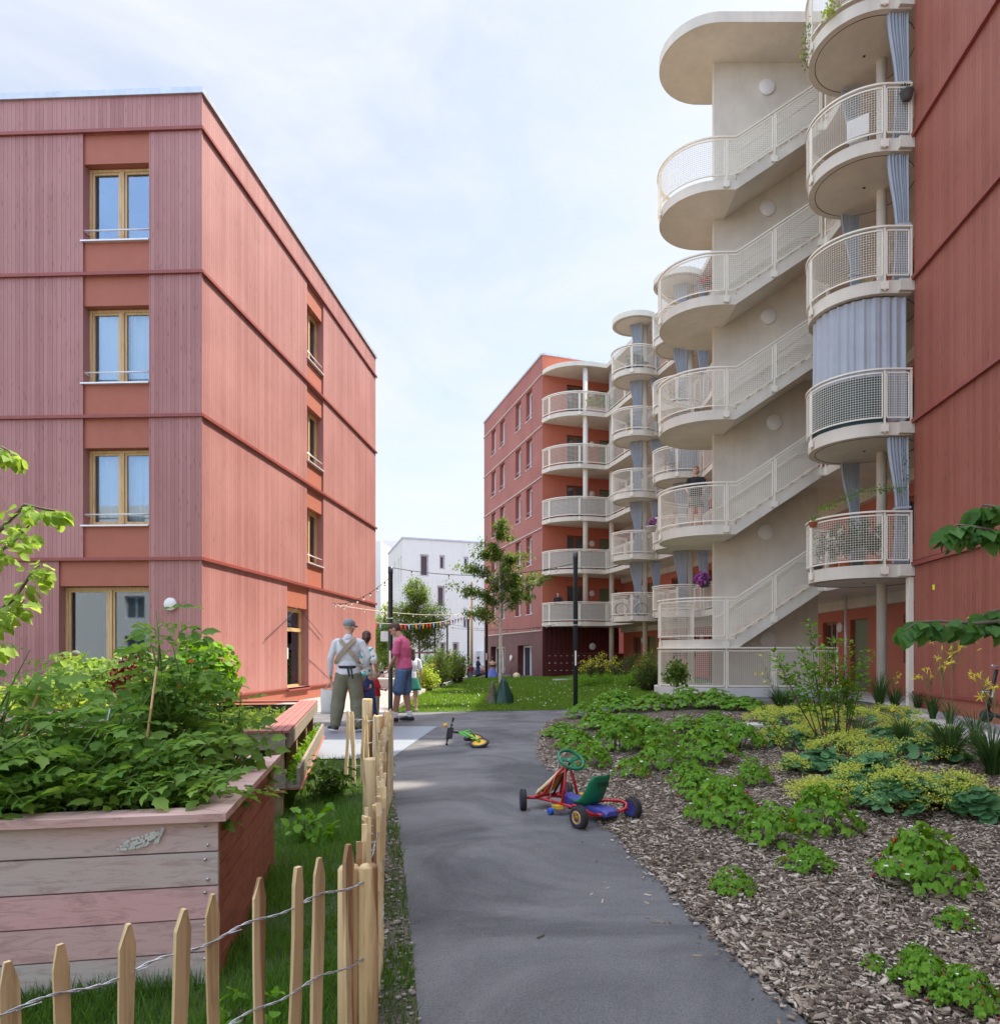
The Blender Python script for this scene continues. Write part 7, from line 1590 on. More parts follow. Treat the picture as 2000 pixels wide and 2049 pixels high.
potted('pink and purple petunias hung on the middle balcony left of the stair wall', at(1408,1168,28.7).x, 28.7, at(1408,1175,28.7).z, .22, .26, 'pot_grey', .4, .38, 380, .09, 'leaf_bush', ('petal_purple',420,.11), hang=True)
potted('white flower box with small blooms left of the stair landing', at(1303,1058,28.9).x, 28.9, at(1303,1064,28.9).z, .2, .22, 'lamp_white', .25, .25, 120, .08, 'leaf_bush', ('petal_purple',90,.09))
potted('red geranium on the stair side middle balcony, upper level', at(1415,570,29.6).x, 29.6, at(1415,580,29.6).z, .1, .12, 'terracotta', .3, .2, 160, .08, 'leaf_bush', ('petal_red',120,.09))
def vine(label, pts, n, size, mat, sd=.06, fl=None, cat='climbing plant'):
    root = thing('climbing_plant', label, cat, pts[0]); m_ = MB(); P_ = [Vector(p) for p in pts]; m_.tube(P_, .006, 5); m_.build('stem', M['twig'], root); tips = []
    for i in range(len(P_)-1): tips += [P_[i].lerp(P_[i+1], t/6) for t in range(6)]
    V, Fc = leaves_at(tips, n, sd, size, LEAF); npmesh('leaves', V, Fc, M[mat], root)
    if fl: V, Fc = leaves_at(tips, fl[1], sd, fl[2], LEAFB); npmesh('flowers', V, Fc, M[fl[0]], root)
vine('thin climbing plant trained up beside the curtain of the lowest near balcony', [(7.45,14.62,3.3),(7.42,14.6,4.2),(7.44,14.6,5.0),(7.5,14.62,5.6)], 420, .05, 'leaf_tree', .05, ('petal_red',14,.03))
vine('green shoots spilling over the handrail of the lowest near balcony', [at(1640,1020,14.8), at(1680,1000,14.6), at(1720,985,14.45), at(1770,978,14.4), at(1815,975,14.4)], 260, .05, 'leaf_strawberry', .05)
vine('yellowing plant hanging through the rail of the topmost near balcony', [at(1665,-10,14.9), at(1662,20,14.9), at(1655,30,14.9)], 60, .09, 'leaf_lime', .06)
vine('white flowering trailing plant at the left end of the topmost near balcony', [at(1620,45,15.6), at(1610,75,15.6), at(1607,110,15.6), at(1615,135,15.5)], 130, .05, 'leaf_tree', .05, ('petal_white',60,.03))
for (s, k, lab, mt, w) in ((.9,5,'golden climbing plants in a box at the left of the top far balcony','leaf_lime',.6),(1.9,5,'leafy climbing plants in the right box of the top far balcony','leaf_tree',.7),(.8,3,'green shrub leaning over the screened middle far balcony','leaf_strawberry',.5),(.6,2,'small red flowered plants on the second far balcony rail','leaf_strawberry',.3)):
    p = BF+UC*(1.4+s*1.2)-NF*.25; z_ = .2+2.9*k; m_ = MB(); root = thing('balcony_box', lab, 'plant box', (p.x,p.y,z_)); slab_on(m_, p, UC, -w/1, w/1, z_+.005, z_+.32, -.12, .12); m_.build('box', M['plank_rim'], root)
    n = int(700*w); pos = np.array([tuple(p+UC*random.uniform(-w,w)+Z*(z_+.35+abs(random.gauss(0,.35)))) for _ in range(n)])+np.random.normal(0,.06,(n,3)); V, Fc = scatter(*LEAF, pos, rv(n), rv(n)+np.array([0,0,.6]), .10*np.random.uniform(.6,1.3,n)); npmesh('leaves', V, Fc, M[mt], root)
for (cx_, cy_, k, lab, pot, fl) in ((4.65,34.3,4,'yellow potted herbs on the fourth level of the farthest balcony tower','kart_yellow',None),(4.65,34.3,5,'small potted plant on the top level of the farthest balcony tower','pot_grey',None),(6.05,30.6,4,'potted geranium on the fourth level of the middle balcony tower','terracotta',('petal_red',50,.08))):
    potted(lab, cx_-.45, cy_-.75, .2+2.9*k+.005, .13, .22, pot, .5, .3, 240, .09, 'leaf_bush', fl)
# folding chair and table on the balconies
def chair(label, x_, y_, z_, rz, mat):
    root = thing('garden_chair', label, 'chair', (0,0,0)); m_ = MB(); m_.box(-.22,.22,-.2,.22,.43,.46); m_.build('seat', M[mat], root); m_ = MB(); m_.box(-.22,.22,.20,.23,.5,.9); m_.build('backrest', M[mat], root)
    for sx in (-.2,.2):
        for sy in (-.18,.2): m_ = MB(); m_.tube([(sx,sy,0),(sx,sy*.9,.45)], .012, 6); m_.build('leg', M['black'], root)
    root.location = (x_,y_,z_); root.rotation_euler = (0,0,rz)
chair('dark folding chair on the top level of the farthest balcony tower', 4.9, 33.8, 14.71, .6, 'pot_grey'); chair('dark chair on the second highest landing side balcony behind the stair', 5.6, 30.1, 8.91, 2.2, 'pot_grey'); chair('pale garden chair on the fourth near balcony', 6.9, 15.3, 11.81, 2.5, 'lamp_white')
# ------------------------------------------------------------------ people
pm('skin', (.58,.34,.24), .55, .06, 9); pm('skin_tan', (.46,.25,.16), .55, .06, 9); pm('eye_dark', (.03,.02,.02), .3, .1); pm('lips', (.45,.18,.15), .5, .05)
pm('hair_brown', (.07,.035,.02), .6, .3, 40, 90, .004); pm('hair_dark', (.035,.02,.015), .6, .3, 40, 90, .004); pm('hair_blond', (.55,.42,.24), .6, .2, 40, 90, .004); pm('hair_red', (.28,.07,.03), .6, .2, 40, 90, .004)
def remesh(name, mb, mat, parent, vox, sm_=4):
    me = mb.mesh('tmp', mat); me.uv_layers.remove(me.uv_layers[0]); o = bpy.data.objects.new('tmp', me); COL.objects.link(o)
    r = o.modifiers.new('r', 'REMESH'); r.mode = 'VOXEL'; r.voxel_size = vox; r.use_smooth_shade = True
    s = o.modifiers.new('s', 'SMOOTH'); s.iterations = sm_; s.factor = .5
    dg = bpy.context.evaluated_depsgraph_get(); dg.update(); e = o.evaluated_get(dg); m2 = bpy.data.meshes.new_from_object(e); bpy.data.objects.remove(o); m2.name = name
    m2.materials.clear(); m2.materials.append(mat); m2.polygons.foreach_set('use_smooth', [True]*len(m2.polygons)); return link(name, m2, parent)
def limb(mb, pts, rs, seg=14, xa=None):
    """closed tube of elliptic sections; rs = radius or (across, deep)"""
    pts = [Vector(p) for p in pts]; n = len(pts); xa = Vector(xa) if xa else Vector((1,0,0)); vs = []
    P_, R2 = [pts[0]], [tuple(x*.5 for x in ((rs[0],rs[0]) if not isinstance(rs[0], tuple) else rs[0]))]
    d0_ = (pts[1]-pts[0]).normalized(); r0 = rs[0] if not isinstance(rs[0], tuple) else min(rs[0]); P_ = [pts[0]-d0_*r0*.7]; 
    for p, r in zip(pts, rs): P_.append(p); R2.append(r if isinstance(r, tuple) else (r, r))
    d1_ = (pts[-1]-pts[-2]).normalized(); r1_ = rs[-1] if not isinstance(rs[-1], tuple) else min(rs[-1]); P_.append(pts[-1]+d1_*r1_*.7); R2.append(tuple(x*.5 for x in R2[-1]))
    n = len(P_)
    for i in range(n):
        t = (P_[min(i+1,n-1)]-P_[max(i-1,0)]).normalized(); a = xa-t*xa.dot(t)
        if a.length < .2: a = Vector((0,1,0))-t*t.y
        a.normalize(); b_ = t.cross(a)
        for k in range(seg): an = 2*PI*k/seg; vs.append(P_[i]+a*math.cos(an)*R2[i][0]+b_*math.sin(an)*R2[i][1])
    mb.add(vs, [(i*seg+k,i*seg+(k+1)%seg,(i+1)*seg+(k+1)%seg,(i+1)*seg+k) for i in range(n-1) for k in range(seg)]+[tuple(range(seg))[::-1], tuple((n-1)*seg+k for k in range(seg))], 0, True)
def hand(mb, wrist, d, side, palmn, curl=.5, s=1.0):
    """d: pointing direction, side: towards the thumb, palmn: the way the palm faces"""
    d, palmn = Vector(d).normalized(), Vector(palmn).normalized(); sd = Vector(side); sd = (sd-d*sd.dot(d)).normalized(); palmn = (palmn-d*palmn.dot(d)-sd*palmn.dot(sd)).normalized(); w = Vector(wrist)
    limb(mb, [w, w+d*.03*s, w+d*.085*s], [(.026*s,.017*s),(.038*s,.016*s),(.040*s,.013*s)], 12, sd)
    for i, (o, L) in enumerate(((.030,.068),(.010,.076),(-.010,.071),(-.029,.056))):
        p = w+d*.088*s+sd*o*s; c = curl*(1+.12*i); pts = [p-d*.02]; dr = d
        for k in range(3):
            ang = c*(.5+.45*k); dr = (d*math.cos(ang)+palmn*math.sin(ang)); p = p+dr*(L*(.45,.32,.23)[k])*s; pts.append(p.copy())
        limb(mb, pts, [.0095*s,.009*s,.0085*s,.007*s], 8, sd)
    p = w+d*.025*s+sd*.030*s; limb(mb, [p, p+(sd*.8+d*.6+palmn*.3).normalized()*.035*s, p+(sd*.8+d*.6+palmn*.3).normalized()*.035*s+(d+palmn*.6+sd*.1).normalized()*.045*s], [.012*s,.011*s,.008*s], 8, d)
def head_(mb, c, rot, s=1.0, hb=None, eyes=None, fine=True):
    R = rot; L = lambda v: c+R@(Vector(v)*s)
    mb.ball(L((0,-.012,.022)), (.077*s,.094*s,.088*s), 0, 20, 14, R); mb.ball(L((0,.012,-.045)), (.062*s,.076*s,.072*s), 0, 16, 12, R); mb.ball(L((0,.052,-.085)), (.032*s,.028*s,.026*s), 0, 12, 8, R)
    if fine:
        limb(mb, [L((0,.085,.012)), L((0,.098,-.015)), L((0,.108,-.036))], [.009*s,.012*s,.015*s], 8)
        for sx in (-1,1): mb.ball(L((sx*.078,-.005,-.008)), (.012*s,.024*s,.034*s), 0, 10, 8, R); mb.ball(L((sx*.04,.062,-.028)), (.024*s,.02*s,.02*s), 0, 8, 6, R)
        mb.ball(L((0,.083,.035)), (.055*s,.014*s,.014*s), 0, 10, 6, R)
def person(label, loc, rz, H_=1.78, pose={}, skin='skin', top=None, bottom=None, shoes=None, hair=None, hairstyle='short', cap=None, vox=.0085, group=None, slim=1.0, extras=None, socks=None, seated=False):
    k = H_/1.8; root = thing('person', label, 'person', (0,0,0), group)
    J = dict(pel=(0,0,.95), waist=(0,.0,1.10), chest=(0,-.005,1.30), sho=(0,-.01,1.44), neck=(0,.0,1.51), head=(0,.025,1.675),
             sL=(-.185,-.01,1.43), eL=(-.245,-.03,1.16), wL=(-.265,.02,.92), hL=(0,.05,-1), sR=(.185,-.01,1.43), eR=(.245,-.03,1.16), wR=(.265,.02,.92), hR=(0,.05,-1),
             hipL=(-.09,0,.92), kL=(-.105,.02,.50), aL=(-.115,-.02,.085), hipR=(.09,0,.92), kR=(.105,.02,.50), aR=(.115,-.02,.085), tL=(-.14,.16,.03), tR=(.14,.16,.03), hrot=(0,0,0), curl=.6, pdL=(1,0,0), pdR=(-1,0,0))
    J.update(pose); hr = Euler(J['hrot']).to_matrix()
    V_ = {a: (Vector(v)*k if a not in ('hrot','curl','pdL','pdR','hL','hR') else v) for a, v in J.items()}
    g = lambda a: V_[a]; sh = (g('sR')-g('sL')).normalized()
    hips = (g('hipR')-g('hipL')).normalized()
    fine = vox < .012
    def torso(mb, e, lo=True):
        z = slim
        limb(mb, [g('pel')-Vector((0,0,.03*k)), g('pel')+Vector((0,0,.05*k)), g('waist'), g('chest'), g('sho')-Vector((0,0,.03*k)), g('sho')+Vector((0,0,.025*k))],
             [(.150*k*z+e,.105*k+e),(.158*k*z+e,.112*k+e),(.138*k*z+e,.100*k+e),(.165*k*z+e,.118*k+e),(.170*k*z+e,.095*k+e),(.10*k*z+e,.065*k+e)], 20, sh)
    def arm(mb, s, e, t0=0, t1=1):
        a, b_, c = g('s'+s), g('e'+s), g('w'+s); pts = [a, a.lerp(b_,.5), b_, b_.lerp(c,.35), c]; rs = [.053*k+e,.046*k+e,.038*k+e*.9,.038*k+e*.9,.026*k+e*.8]
        if t1 < 1: q = a.lerp(b_, t1*2); pts, rs = [a, a.lerp(q,.6), q], [.056*k+e,.052*k+e*1.3,.050*k+e*1.5]
        limb(mb, pts, rs, 14, (0,1,0))
    def leg(mb, s, e, t1=1, flare=0):
        a, b_, c = g('hip'+s), g('k'+s), g('a'+s); pts = [a, a.lerp(b_,.4), b_, b_.lerp(c,.3), c]; rs = [(.088*k+e),(.078*k+e),(.056*k+e),(.058*k+e),(.038*k+e)]
        if flare: rs = [.10*k+e, .10*k+e, .092*k+e, .093*k+e, flare]
        if t1 < 1: q = a.lerp(b_, t1*2); pts, rs = [a, a.lerp(q,.6), q], [.094*k+e,.092*k+e,.088*k+e*1.4]
        limb(mb, pts, rs, 16, (1,0,0))
    # body
    mb = MB(); torso(mb, 0); limb(mb, [g('sho'), g('neck'), g('head')-hr@Vector((0,.01,.04))*k], [.062*k,.055*k,.055*k], 14)
    for s in 'LR':
        arm(mb, s, 0); leg(mb, s, 0); d = (g('w'+s)-g('e'+s)).normalized() if J['h'+s] is None else (Vector(J['h'+s]))
        if fine: hand(mb, g('w'+s), d, J['thumb'+s] if 'thumb'+s in J else (0,1,0), V_['pd'+s], J['curl'], k)
        else: limb(mb, [g('w'+s), g('w'+s)+Vector(d).normalized()*.09*k, g('w'+s)+Vector(d).normalized()*.16*k], [(.02*k,.03*k),(.02*k,.038*k),(.012*k,.022*k)], 8)
        a, t = g('a'+s), g('t'+s); limb(mb, [a+(a-t).normalized()*.03*k-Vector((0,0,.04*k)), a.lerp(t,.4)-Vector((0,0,.015*k)), t], [.036*k,.036*k,.024*k], 10)
    hs = k*(1.0 if H_ > 1.4 else 1.28 if H_ < 1.2 else 1.15)
    head_(mb, g('head'), hr, hs, fine=fine); remesh('body', mb, M[skin], root, vox, 3)
    if fine:
        for sx in (-1,1): m_ = MB(); m_.ball(g('head')+hr@Vector((sx*.031,.080,.004))*hs, (.012*hs,.008*hs,.008*hs), 0, 10, 6, hr); m_.build('eye', M['eye_dark'], root)
        m_ = MB(); m_.ball(g('head')+hr@Vector((0,.083,-.062))*hs, (.024*hs,.008*hs,.007*hs), 0, 10, 6, hr); m_.build('mouth', M['lips'], root)
    if top:
        mat, slv, hem = top; mb = MB(); torso(mb, .014*k); lo = g('pel')+Vector((0,0,hem*k))
        limb(mb, [g('waist'), lo], [(.145*k*slim+.016,.108*k+.014),(.165*k*slim+.018,.122*k+.018)], 20, sh)
        for s in 'LR':
            if slv: arm(mb, s, .013*k, 0, slv)
        if slv: limb(mb, [g('sL'), g('sho'), g('sR')], [.062*k,.075*k,.062*k], 12, (0,1,0))
        if slv == 1: limb(mb, [g('sho'), g('neck')+Vector((0,0,.0))], [.075*k,.064*k], 14)
        remesh('top', mb, M[mat], root, vox, 3)
    if bottom:
        typ, mat = bottom[:2]; mb = MB()
        if typ in ('trousers','shorts'):
            limb(mb, [g('pel')-Vector((0,0,.05*k)), g('pel')+Vector((0,0,.06*k))], [(.158*k*slim+.016,.118*k+.014),(.155*k*slim+.012,.112*k+.012)], 20, hips)
            for s in 'LR': leg(mb, s, (.020 if typ == 'trousers' else .010)*k, 1 if typ == 'trousers' else .46, bottom[2] if len(bottom) > 2 else 0)
        if typ == 'skirt':
            hem = bottom[2]; c = (g('aL')+g('aR'))/2; bot = g('pel').lerp(c, hem); n = 26; vs = []
            for j in range(8):
                t = j/7; p = (g('pel')+Vector((0,0,.09*k))).lerp(bot, t); r0 = .135*k+t**.8*bottom[3]
                for i in range(n): a = 2*PI*i/n; f = 1+.10*t*math.sin(a*6+1)+.04*t*math.sin(a*11); vs.append(p+Vector((r0*f*math.cos(a), r0*f*.82*math.sin(a), 0)))
            mb.add(vs, [(j*n+i,(j+1)*n+i,(j+1)*n+(i+1)%n,j*n+(i+1)%n) for j in range(7) for i in range(n)]+[tuple(range(n)), tuple(7*n+i for i in range(n))[::-1]], 0, True); mb.build('skirt', M[mat], root)
        else: remesh(typ, mb, M[mat], root, vox, 3)
    if shoes:
        for s in 'LR':
            a, t = g('a'+s), g('t'+s); mb = MB(); d = (t-a); d.z = 0; d.normalize(); base = Vector((a.x,a.y,min(a.z,t.z)-.005)) ; f = a-d*.045*k
            limb(mb, [Vector((f.x,f.y,t.z+.018*k)), Vector((a.x,a.y,t.z+.026*k))+d*.05*k, Vector((a.x,a.y,t.z+.018*k))+d*.13*k, Vector((a.x,a.y,t.z+.010*k))+d*.19*k], [(.042*k,.042*k),(.046*k,.044*k),(.050*k,.032*k),(.042*k,.024*k)], 14, (1,0,0) if abs(d.y) > abs(d.x) else (0,1,0))
            limb(mb, [Vector((a.x,a.y,t.z+.03*k)), a+Vector((0,0,shoes[2]*k if len(shoes) > 2 else -.01*k))], [.048*k,.046*k], 12); so_ = remesh('shoe', mb, M[shoes[0]], root, min(vox,.01), 2)
            mb = MB(); c = Vector((a.x,a.y,t.z-.018*k))+d*.065*k; q = Vector((-d.y,d.x,0)); n = 20; vs = []
            for z in (0,.02*k): vs += [c+d*math.cos(2*PI*i/n)*.135*k+q*math.sin(2*PI*i/n)*.05*k+Vector((0,0,z)) for i in range(n)]
            mb.add(vs, [(i,(i+1)%n,n+(i+1)%n,n+i) for i in range(n)]+[tuple(range(n))[::-1], tuple(range(n,2*n))]); mb.build('sole', M[shoes[1]], so_)
    if socks:
        for s in 'LR': a, c = g('a'+s), g('k'+s); mb = MB(); limb(mb, [a-Vector((0,0,.03*k)), a, a.lerp(c,.22)], [.045*k,.045*k,.050*k], 14); mb.build('sock', M[socks], root)
    if hair:
        mb = MB(); c = g('head'); L = lambda v: c+hr@(Vector(v)*hs)
        mb.ball(L((0,-.022,.036)), (.084*hs,.096*hs,.088*hs), 0, 18, 12, hr)
        if hairstyle != 'short': mb.ball(L((0,-.045,-.02)), (.082*hs,.075*hs,.10*hs), 0, 16, 12, hr)
        if hairstyle == 'short': mb.ball(L((0,-.04,.0)), (.080*hs,.072*hs,.075*hs), 0, 16, 12, hr); mb.ball(L((0,.045,.088)), (.055*hs,.05*hs,.030*hs), 0, 12, 8, hr)
        if hairstyle == 'long': limb(mb, [L((0,-.07,-.03)), L((0,-.10,-.16)), L((.0,-.115,-.32))], [(.075*hs,.04*hs),(.075*hs,.035*hs),(.035*hs,.02*hs)], 12)
        if hairstyle == 'bob': limb(mb, [L((0,-.05,.0)), L((0,-.055,-.13))], [(.092*hs,.065*hs),(.088*hs,.055*hs)], 14)
        if hairstyle == 'bun': mb.ball(L((0,-.11,.05)), (.038*hs,)*3, 0, 12, 8, hr)
        if hairstyle == 'tail': limb(mb, [L((0,-.09,.03)), L((0,-.135,-.05)), L((.0,-.13,-.17))], [.03*hs,.032*hs,.012*hs], 10)
        remesh('hair', mb, M[hair], root, vox*1.0, 2)
    if cap:
        mb = MB(); c = g('head'); L = lambda v: c+hr@(Vector(v)*hs); mb.ball(L((0,-.012,.045)), (.092*hs,.106*hs,.085*hs), 0, 20, 12, hr); cp = remesh('cap', mb, M[cap[0]], root, vox, 2)
        ang = cap[1]; q = hr@Euler((0,0,ang)).to_matrix(); mb = MB(); vs = []
        for z in (.0,.008):
            for i in range(9): a = PI*(i/8); vs.append(c+q@(Vector((.078*math.cos(a), .085+.075*math.sin(a), .018+z-.02*math.sin(a)))*hs))
        mb.add(vs, [tuple(range(9))[::-1], tuple(range(9,18))]+[(i,(i+1)%9,9+(i+1)%9,9+i) for i in range(9)]); mb.build('brim', M[cap[0]], cp)
    if extras: extras(root, g, k, hr, hs)
    root.location = loc; root.rotation_euler = (0,0,rz); return root
pm('shirt_grey', (.60,.62,.64), .85, .07, 12, 13, .03); pm('cargo', (.17,.165,.105), .85, .12, 8, 11, .035); pm('shoe_black', (.02,.02,.022), .6, .1); pm('sole_white', (.75,.75,.75), .5, .05)
pm('carrier', (.34,.27,.20), .85, .1, 20); pm('cap_grey', (.22,.24,.26), .8, .1); pm('tote', (.62,.60,.55), .9, .06, 10, 20, .006); pm('pink', (.66,.13,.24), .85, .09, 14, 14, .025); pm('denim', (.10,.17,.30), .85, .2, 14, 16, .02); pm('denim_dark', (.025,.05,.14), .85, .2, 10, 12, .02)
pm('white_cloth', (.75,.75,.76), .85, .05, 10); pm('purple', (.075,.012,.06), .85, .15, 10); pm('boot_pink', (.42,.04,.20), .4, .1); pm('helmet_teal', (.12,.55,.55), .35, .05); pm('red_cloth', (.55,.02,.025), .85, .08); pm('green_skirt', (.01,.16,.11), .8, .15); pm('navy', (.02,.025,.06), .85, .15); pm('black_cloth', (.02,.02,.022), .9, .1); pm('blue_dress', (.14,.18,.55), .85, .15, 6); pm('olive', (.13,.14,.09), .85, .1); pm('check_grey', (.35,.42,.45), .85, .3, 30); pm('beige', (.45,.38,.28), .85, .1); pm('maroon', (.20,.02,.04), .85, .1)
m, N_, L_, b = nmat('blouse'); tc = nd(N_, 'ShaderNodeTexCoord'); vo = nd(N_, 'ShaderNodeTexVoronoi', Scale=16); L_.new(tc.outputs['Object'], vo.inputs[0])
L_.new(mixc(N_, L_, ramp(N_, L_, vo.outputs['Distance'], [(.38,1),(.42,0)]), (.62,.55,.46), (.02,.28,.32)), b.inputs['Base Color']); b.inputs['Roughness'].default_value = .85
# man with the baby carrier straps and tote bag
def ex_man(root, g, k, hr, hs):
    def strap(pts, w, t=.010, nm='carrier_strap', mt='carrier'):
        m_ = MB(); vs = []
        for i, (p, q) in enumerate(pts): p = Vector(p)*k; q = Vector(q).normalized(); n_ = Vector((0,-1,0)) ; vs += [p-q*w/2, p+q*w/2, p+q*w/2+n_*t, p-q*w/2+n_*t]
        n = len(pts); m_.add(vs, [(i*4+j,(i+1)*4+j,(i+1)*4+(j+1)%4,i*4+(j+1)%4) for i in range(n-1) for j in range(4)]+[(0,1,2,3),((n-1)*4+3,(n-1)*4+2,(n-1)*4+1,(n-1)*4)]); bm = bmesh.new(); me = m_.mesh(nm, M[mt]); bm.from_mesh(me); bmesh.ops.recalc_face_normals(bm, faces=bm.faces[:]); bm.to_mesh(me); bm.free(); return link(nm, me, root)
    strap([((-.13,-.02,1.495),(.8,0,.5)),((-.10,-.115,1.45),(.7,0,.7)),((-.0,-.148,1.345),(.7,0,.7)),((.10,-.142,1.22),(.85,0,.5)),((.165,-.10,1.12),(.9,0,.3)),((.185,-.0,1.07),(.9,0,.2))], .062)
    strap([((.13,-.025,1.495),(-.8,0,.5)),((.10,-.122,1.45),(-.7,0,.7)),((.0,-.160,1.345),(-.7,0,.7)),((-.10,-.150,1.22),(-.85,0,.5)),((-.165,-.105,1.12),(-.9,0,.3)),((-.185,-.0,1.07),(-.9,0,.2))], .075)
    m_ = MB(); vs = []; n = 32
    for z in (1.005,1.05):
        for i in range(n): a = 2*PI*i/n; vs.append(Vector(((.178)*math.cos(a), .137*math.sin(a), z))*k)
    m_.add(vs, [(i,(i+1)%n,n+(i+1)%n,n+i) for i in range(n)], 0, True); m_.build('carrier_belt', M['black_cloth'], root)
    strap([((.02,-.145,1.03),(1,0,0)),((.03,-.155,.97),(1,0,.1)),((.05,-.16,.89),(1,0,.3))], .03, .006, 'strap_end', 'black_cloth'); strap([((.07,-.14,1.03),(1,0,0)),((.09,-.15,.92),(1,0,0)),((.10,-.155,.84),(1,0,0))], .022, .006, 'strap_end', 'black_cloth')
    m_ = MB(); m_.box(.03*k,.08*k,-.160*k,-.145*k,1.005*k,1.05*k); m_.build('buckle', M['black'], root)
    limb_ = MB(); limb(limb_, [g('neck')+Vector((0,-.012,-.035)), g('neck')+Vector((0,-.005,.012))], [.083,.072], 16); remesh('collar', limb_, M['shirt_grey'], root, .0085, 2)
man1 = Vector((*G(697,1463),0)); man1.x = (697-CX)/FP*11.45; man1.y = 11.45
person('man from behind in grey jumper, olive trousers, crossed tan carrier straps and grey cap', (man1.x,man1.y,.03), .05, 1.80,
  dict(wL=(-.305,.06,.90), eL=(-.275,-.05,1.17), sL=(-.195,-.01,1.425), sR=(.195,-.01,1.425), eR=(.325,-.02,1.19), wR=(.235,.10,1.02), hR=(-.9,.4,-.1), thumbR=(0,.2,1), pdR=(0,-1,0), hL=(0,.1,-1), thumbL=(0,1,0), curl=1.0,
       kL=(-.165,.03,.50), aL=(-.205,-.03,.085), tL=(-.30,.08,.03), kR=(.13,.03,.50), aR=(.155,-.03,.085), tR=(.25,.08,.03), hrot=(-.05,0,-.35), head=(.01,.03,1.68)),
  top=('shirt_grey',1,-.03), bottom=('trousers','cargo',.078), shoes=('shoe_black','sole_white'), cap=('cap_grey',-.15), slim=1.12, extras=ex_man)
COL.objects[-1]
hb = Vector((man1.x-.305,man1.y+.08,.78)); tb_ = MB(); vs = []; n = 18                 # tote bag held in his left hand
for j in range(9):
    t = j/8; z = .30+.40*t; 
    for i in range(n):
        a = 2*PI*i/n; w = .115*(1-.10*t)*(1+.06*math.sin(a*3+t*5)); d = (.045+.02*math.sin(PI*(1-t)))*(1-.35*t); vs.append((hb.x-.055+w*(abs(math.cos(a))**.6)*(1 if math.cos(a) > 0 else -1), hb.y+d*math.sin(a), z+.012*math.sin(a*2+1)*(j == 8)))
tb_.add(vs, [(j*n+i,j*n+(i+1)%n,(j+1)*n+(i+1)%n,(j+1)*n+i) for j in range(8) for i in range(n)]+[tuple(range(n))[::-1]], 0, True)
tt = thing('tote_bag', 'off white cotton tote bag hanging from the hand of the man in the grey cap', 'bag', (hb.x,hb.y,.3)); tb_.build('bag', M['tote'], tt)
m_ = MB()
for yo in (-.03,.03): m_.sweep([(hb.x-.10,hb.y+yo,.69),(hb.x-.03,hb.y+yo*.6,.80),(hb.x+.0,hb.y,.835),(hb.x+.01,hb.y+yo*.6,.80),(hb.x+.02,hb.y+yo,.69)], .02, .008)
m_.build('handles', M['tote'], tt)
# woman beside him
def ex_w(root, g, k, hr, hs): m_ = MB(); m_.torus(g('wR'), .029, .005, (g('wR')-g('eR')).normalized().to_track_quat('Z','Y').to_matrix(), 16, 6, sc=(1,3)); m_.build('wristwatch', M['lamp_white'], root)
person('woman with brown ponytail in teal patterned blouse and long denim skirt, hand in her pocket', ((730-CX)/FP*12.4,12.4,.01), -.55, 1.68,
  dict(eR=(.36,-.10,1.17), wR=(.24,.08,.99), hR=(-.3,.2,-1), thumbR=(0,1,.2), pdR=(-1,0,0), hrot=(-.25,0,.7), head=(-.01,.05,1.665), sR=(.175,-.01,1.42), sL=(-.175,-.01,1.42)), top=('blouse',.42,.02), bottom=('skirt','denim_dark',.93,.13), shoes=('shoe_black','shoe_black'), hair='hair_brown', hairstyle='tail', slim=.95, extras=ex_w)
# man in pink
person('smiling bearded man in pink t shirt, denim shorts and dark clogs, looking down', ((806-CX)/FP*13.2,13.2,.01), 1.35, 1.90,
  dict(head=(.0,.15,1.63), neck=(0,.055,1.50), sho=(0,.01,1.43), chest=(0,-.01,1.29), pel=(0,-.03,.95), waist=(0,-.02,1.1), hrot=(-.62,0,.1), sL=(-.185,.02,1.41), sR=(.185,.02,1.41), eR=(.215,.05,1.14), wR=(.17,.17,.93), hR=(-.1,.35,-.9), eL=(-.22,.05,1.14), wL=(-.15,.19,.95), hL=(.1,.4,-.8), thumbR=(-.8,.4,.1), thumbL=(.8,.4,0), pdR=(0,.4,.5), pdL=(0,.4,.5), curl=1.1,
       hipL=(-.09,-.02,.91), hipR=(.09,-.02,.91), kL=(-.11,.05,.50), aL=(-.13,.10,.085), tL=(-.14,.27,.03), kR=(.11,.0,.50), aR=(.13,-.08,.085), tR=(.14,.09,.03)),
  'skin_tan', top=('pink',.40,-.01), bottom=('shorts','denim'), shoes=('shoe_black','shoe_black',.0), socks='white_cloth', hair='hair_brown', extras=None)
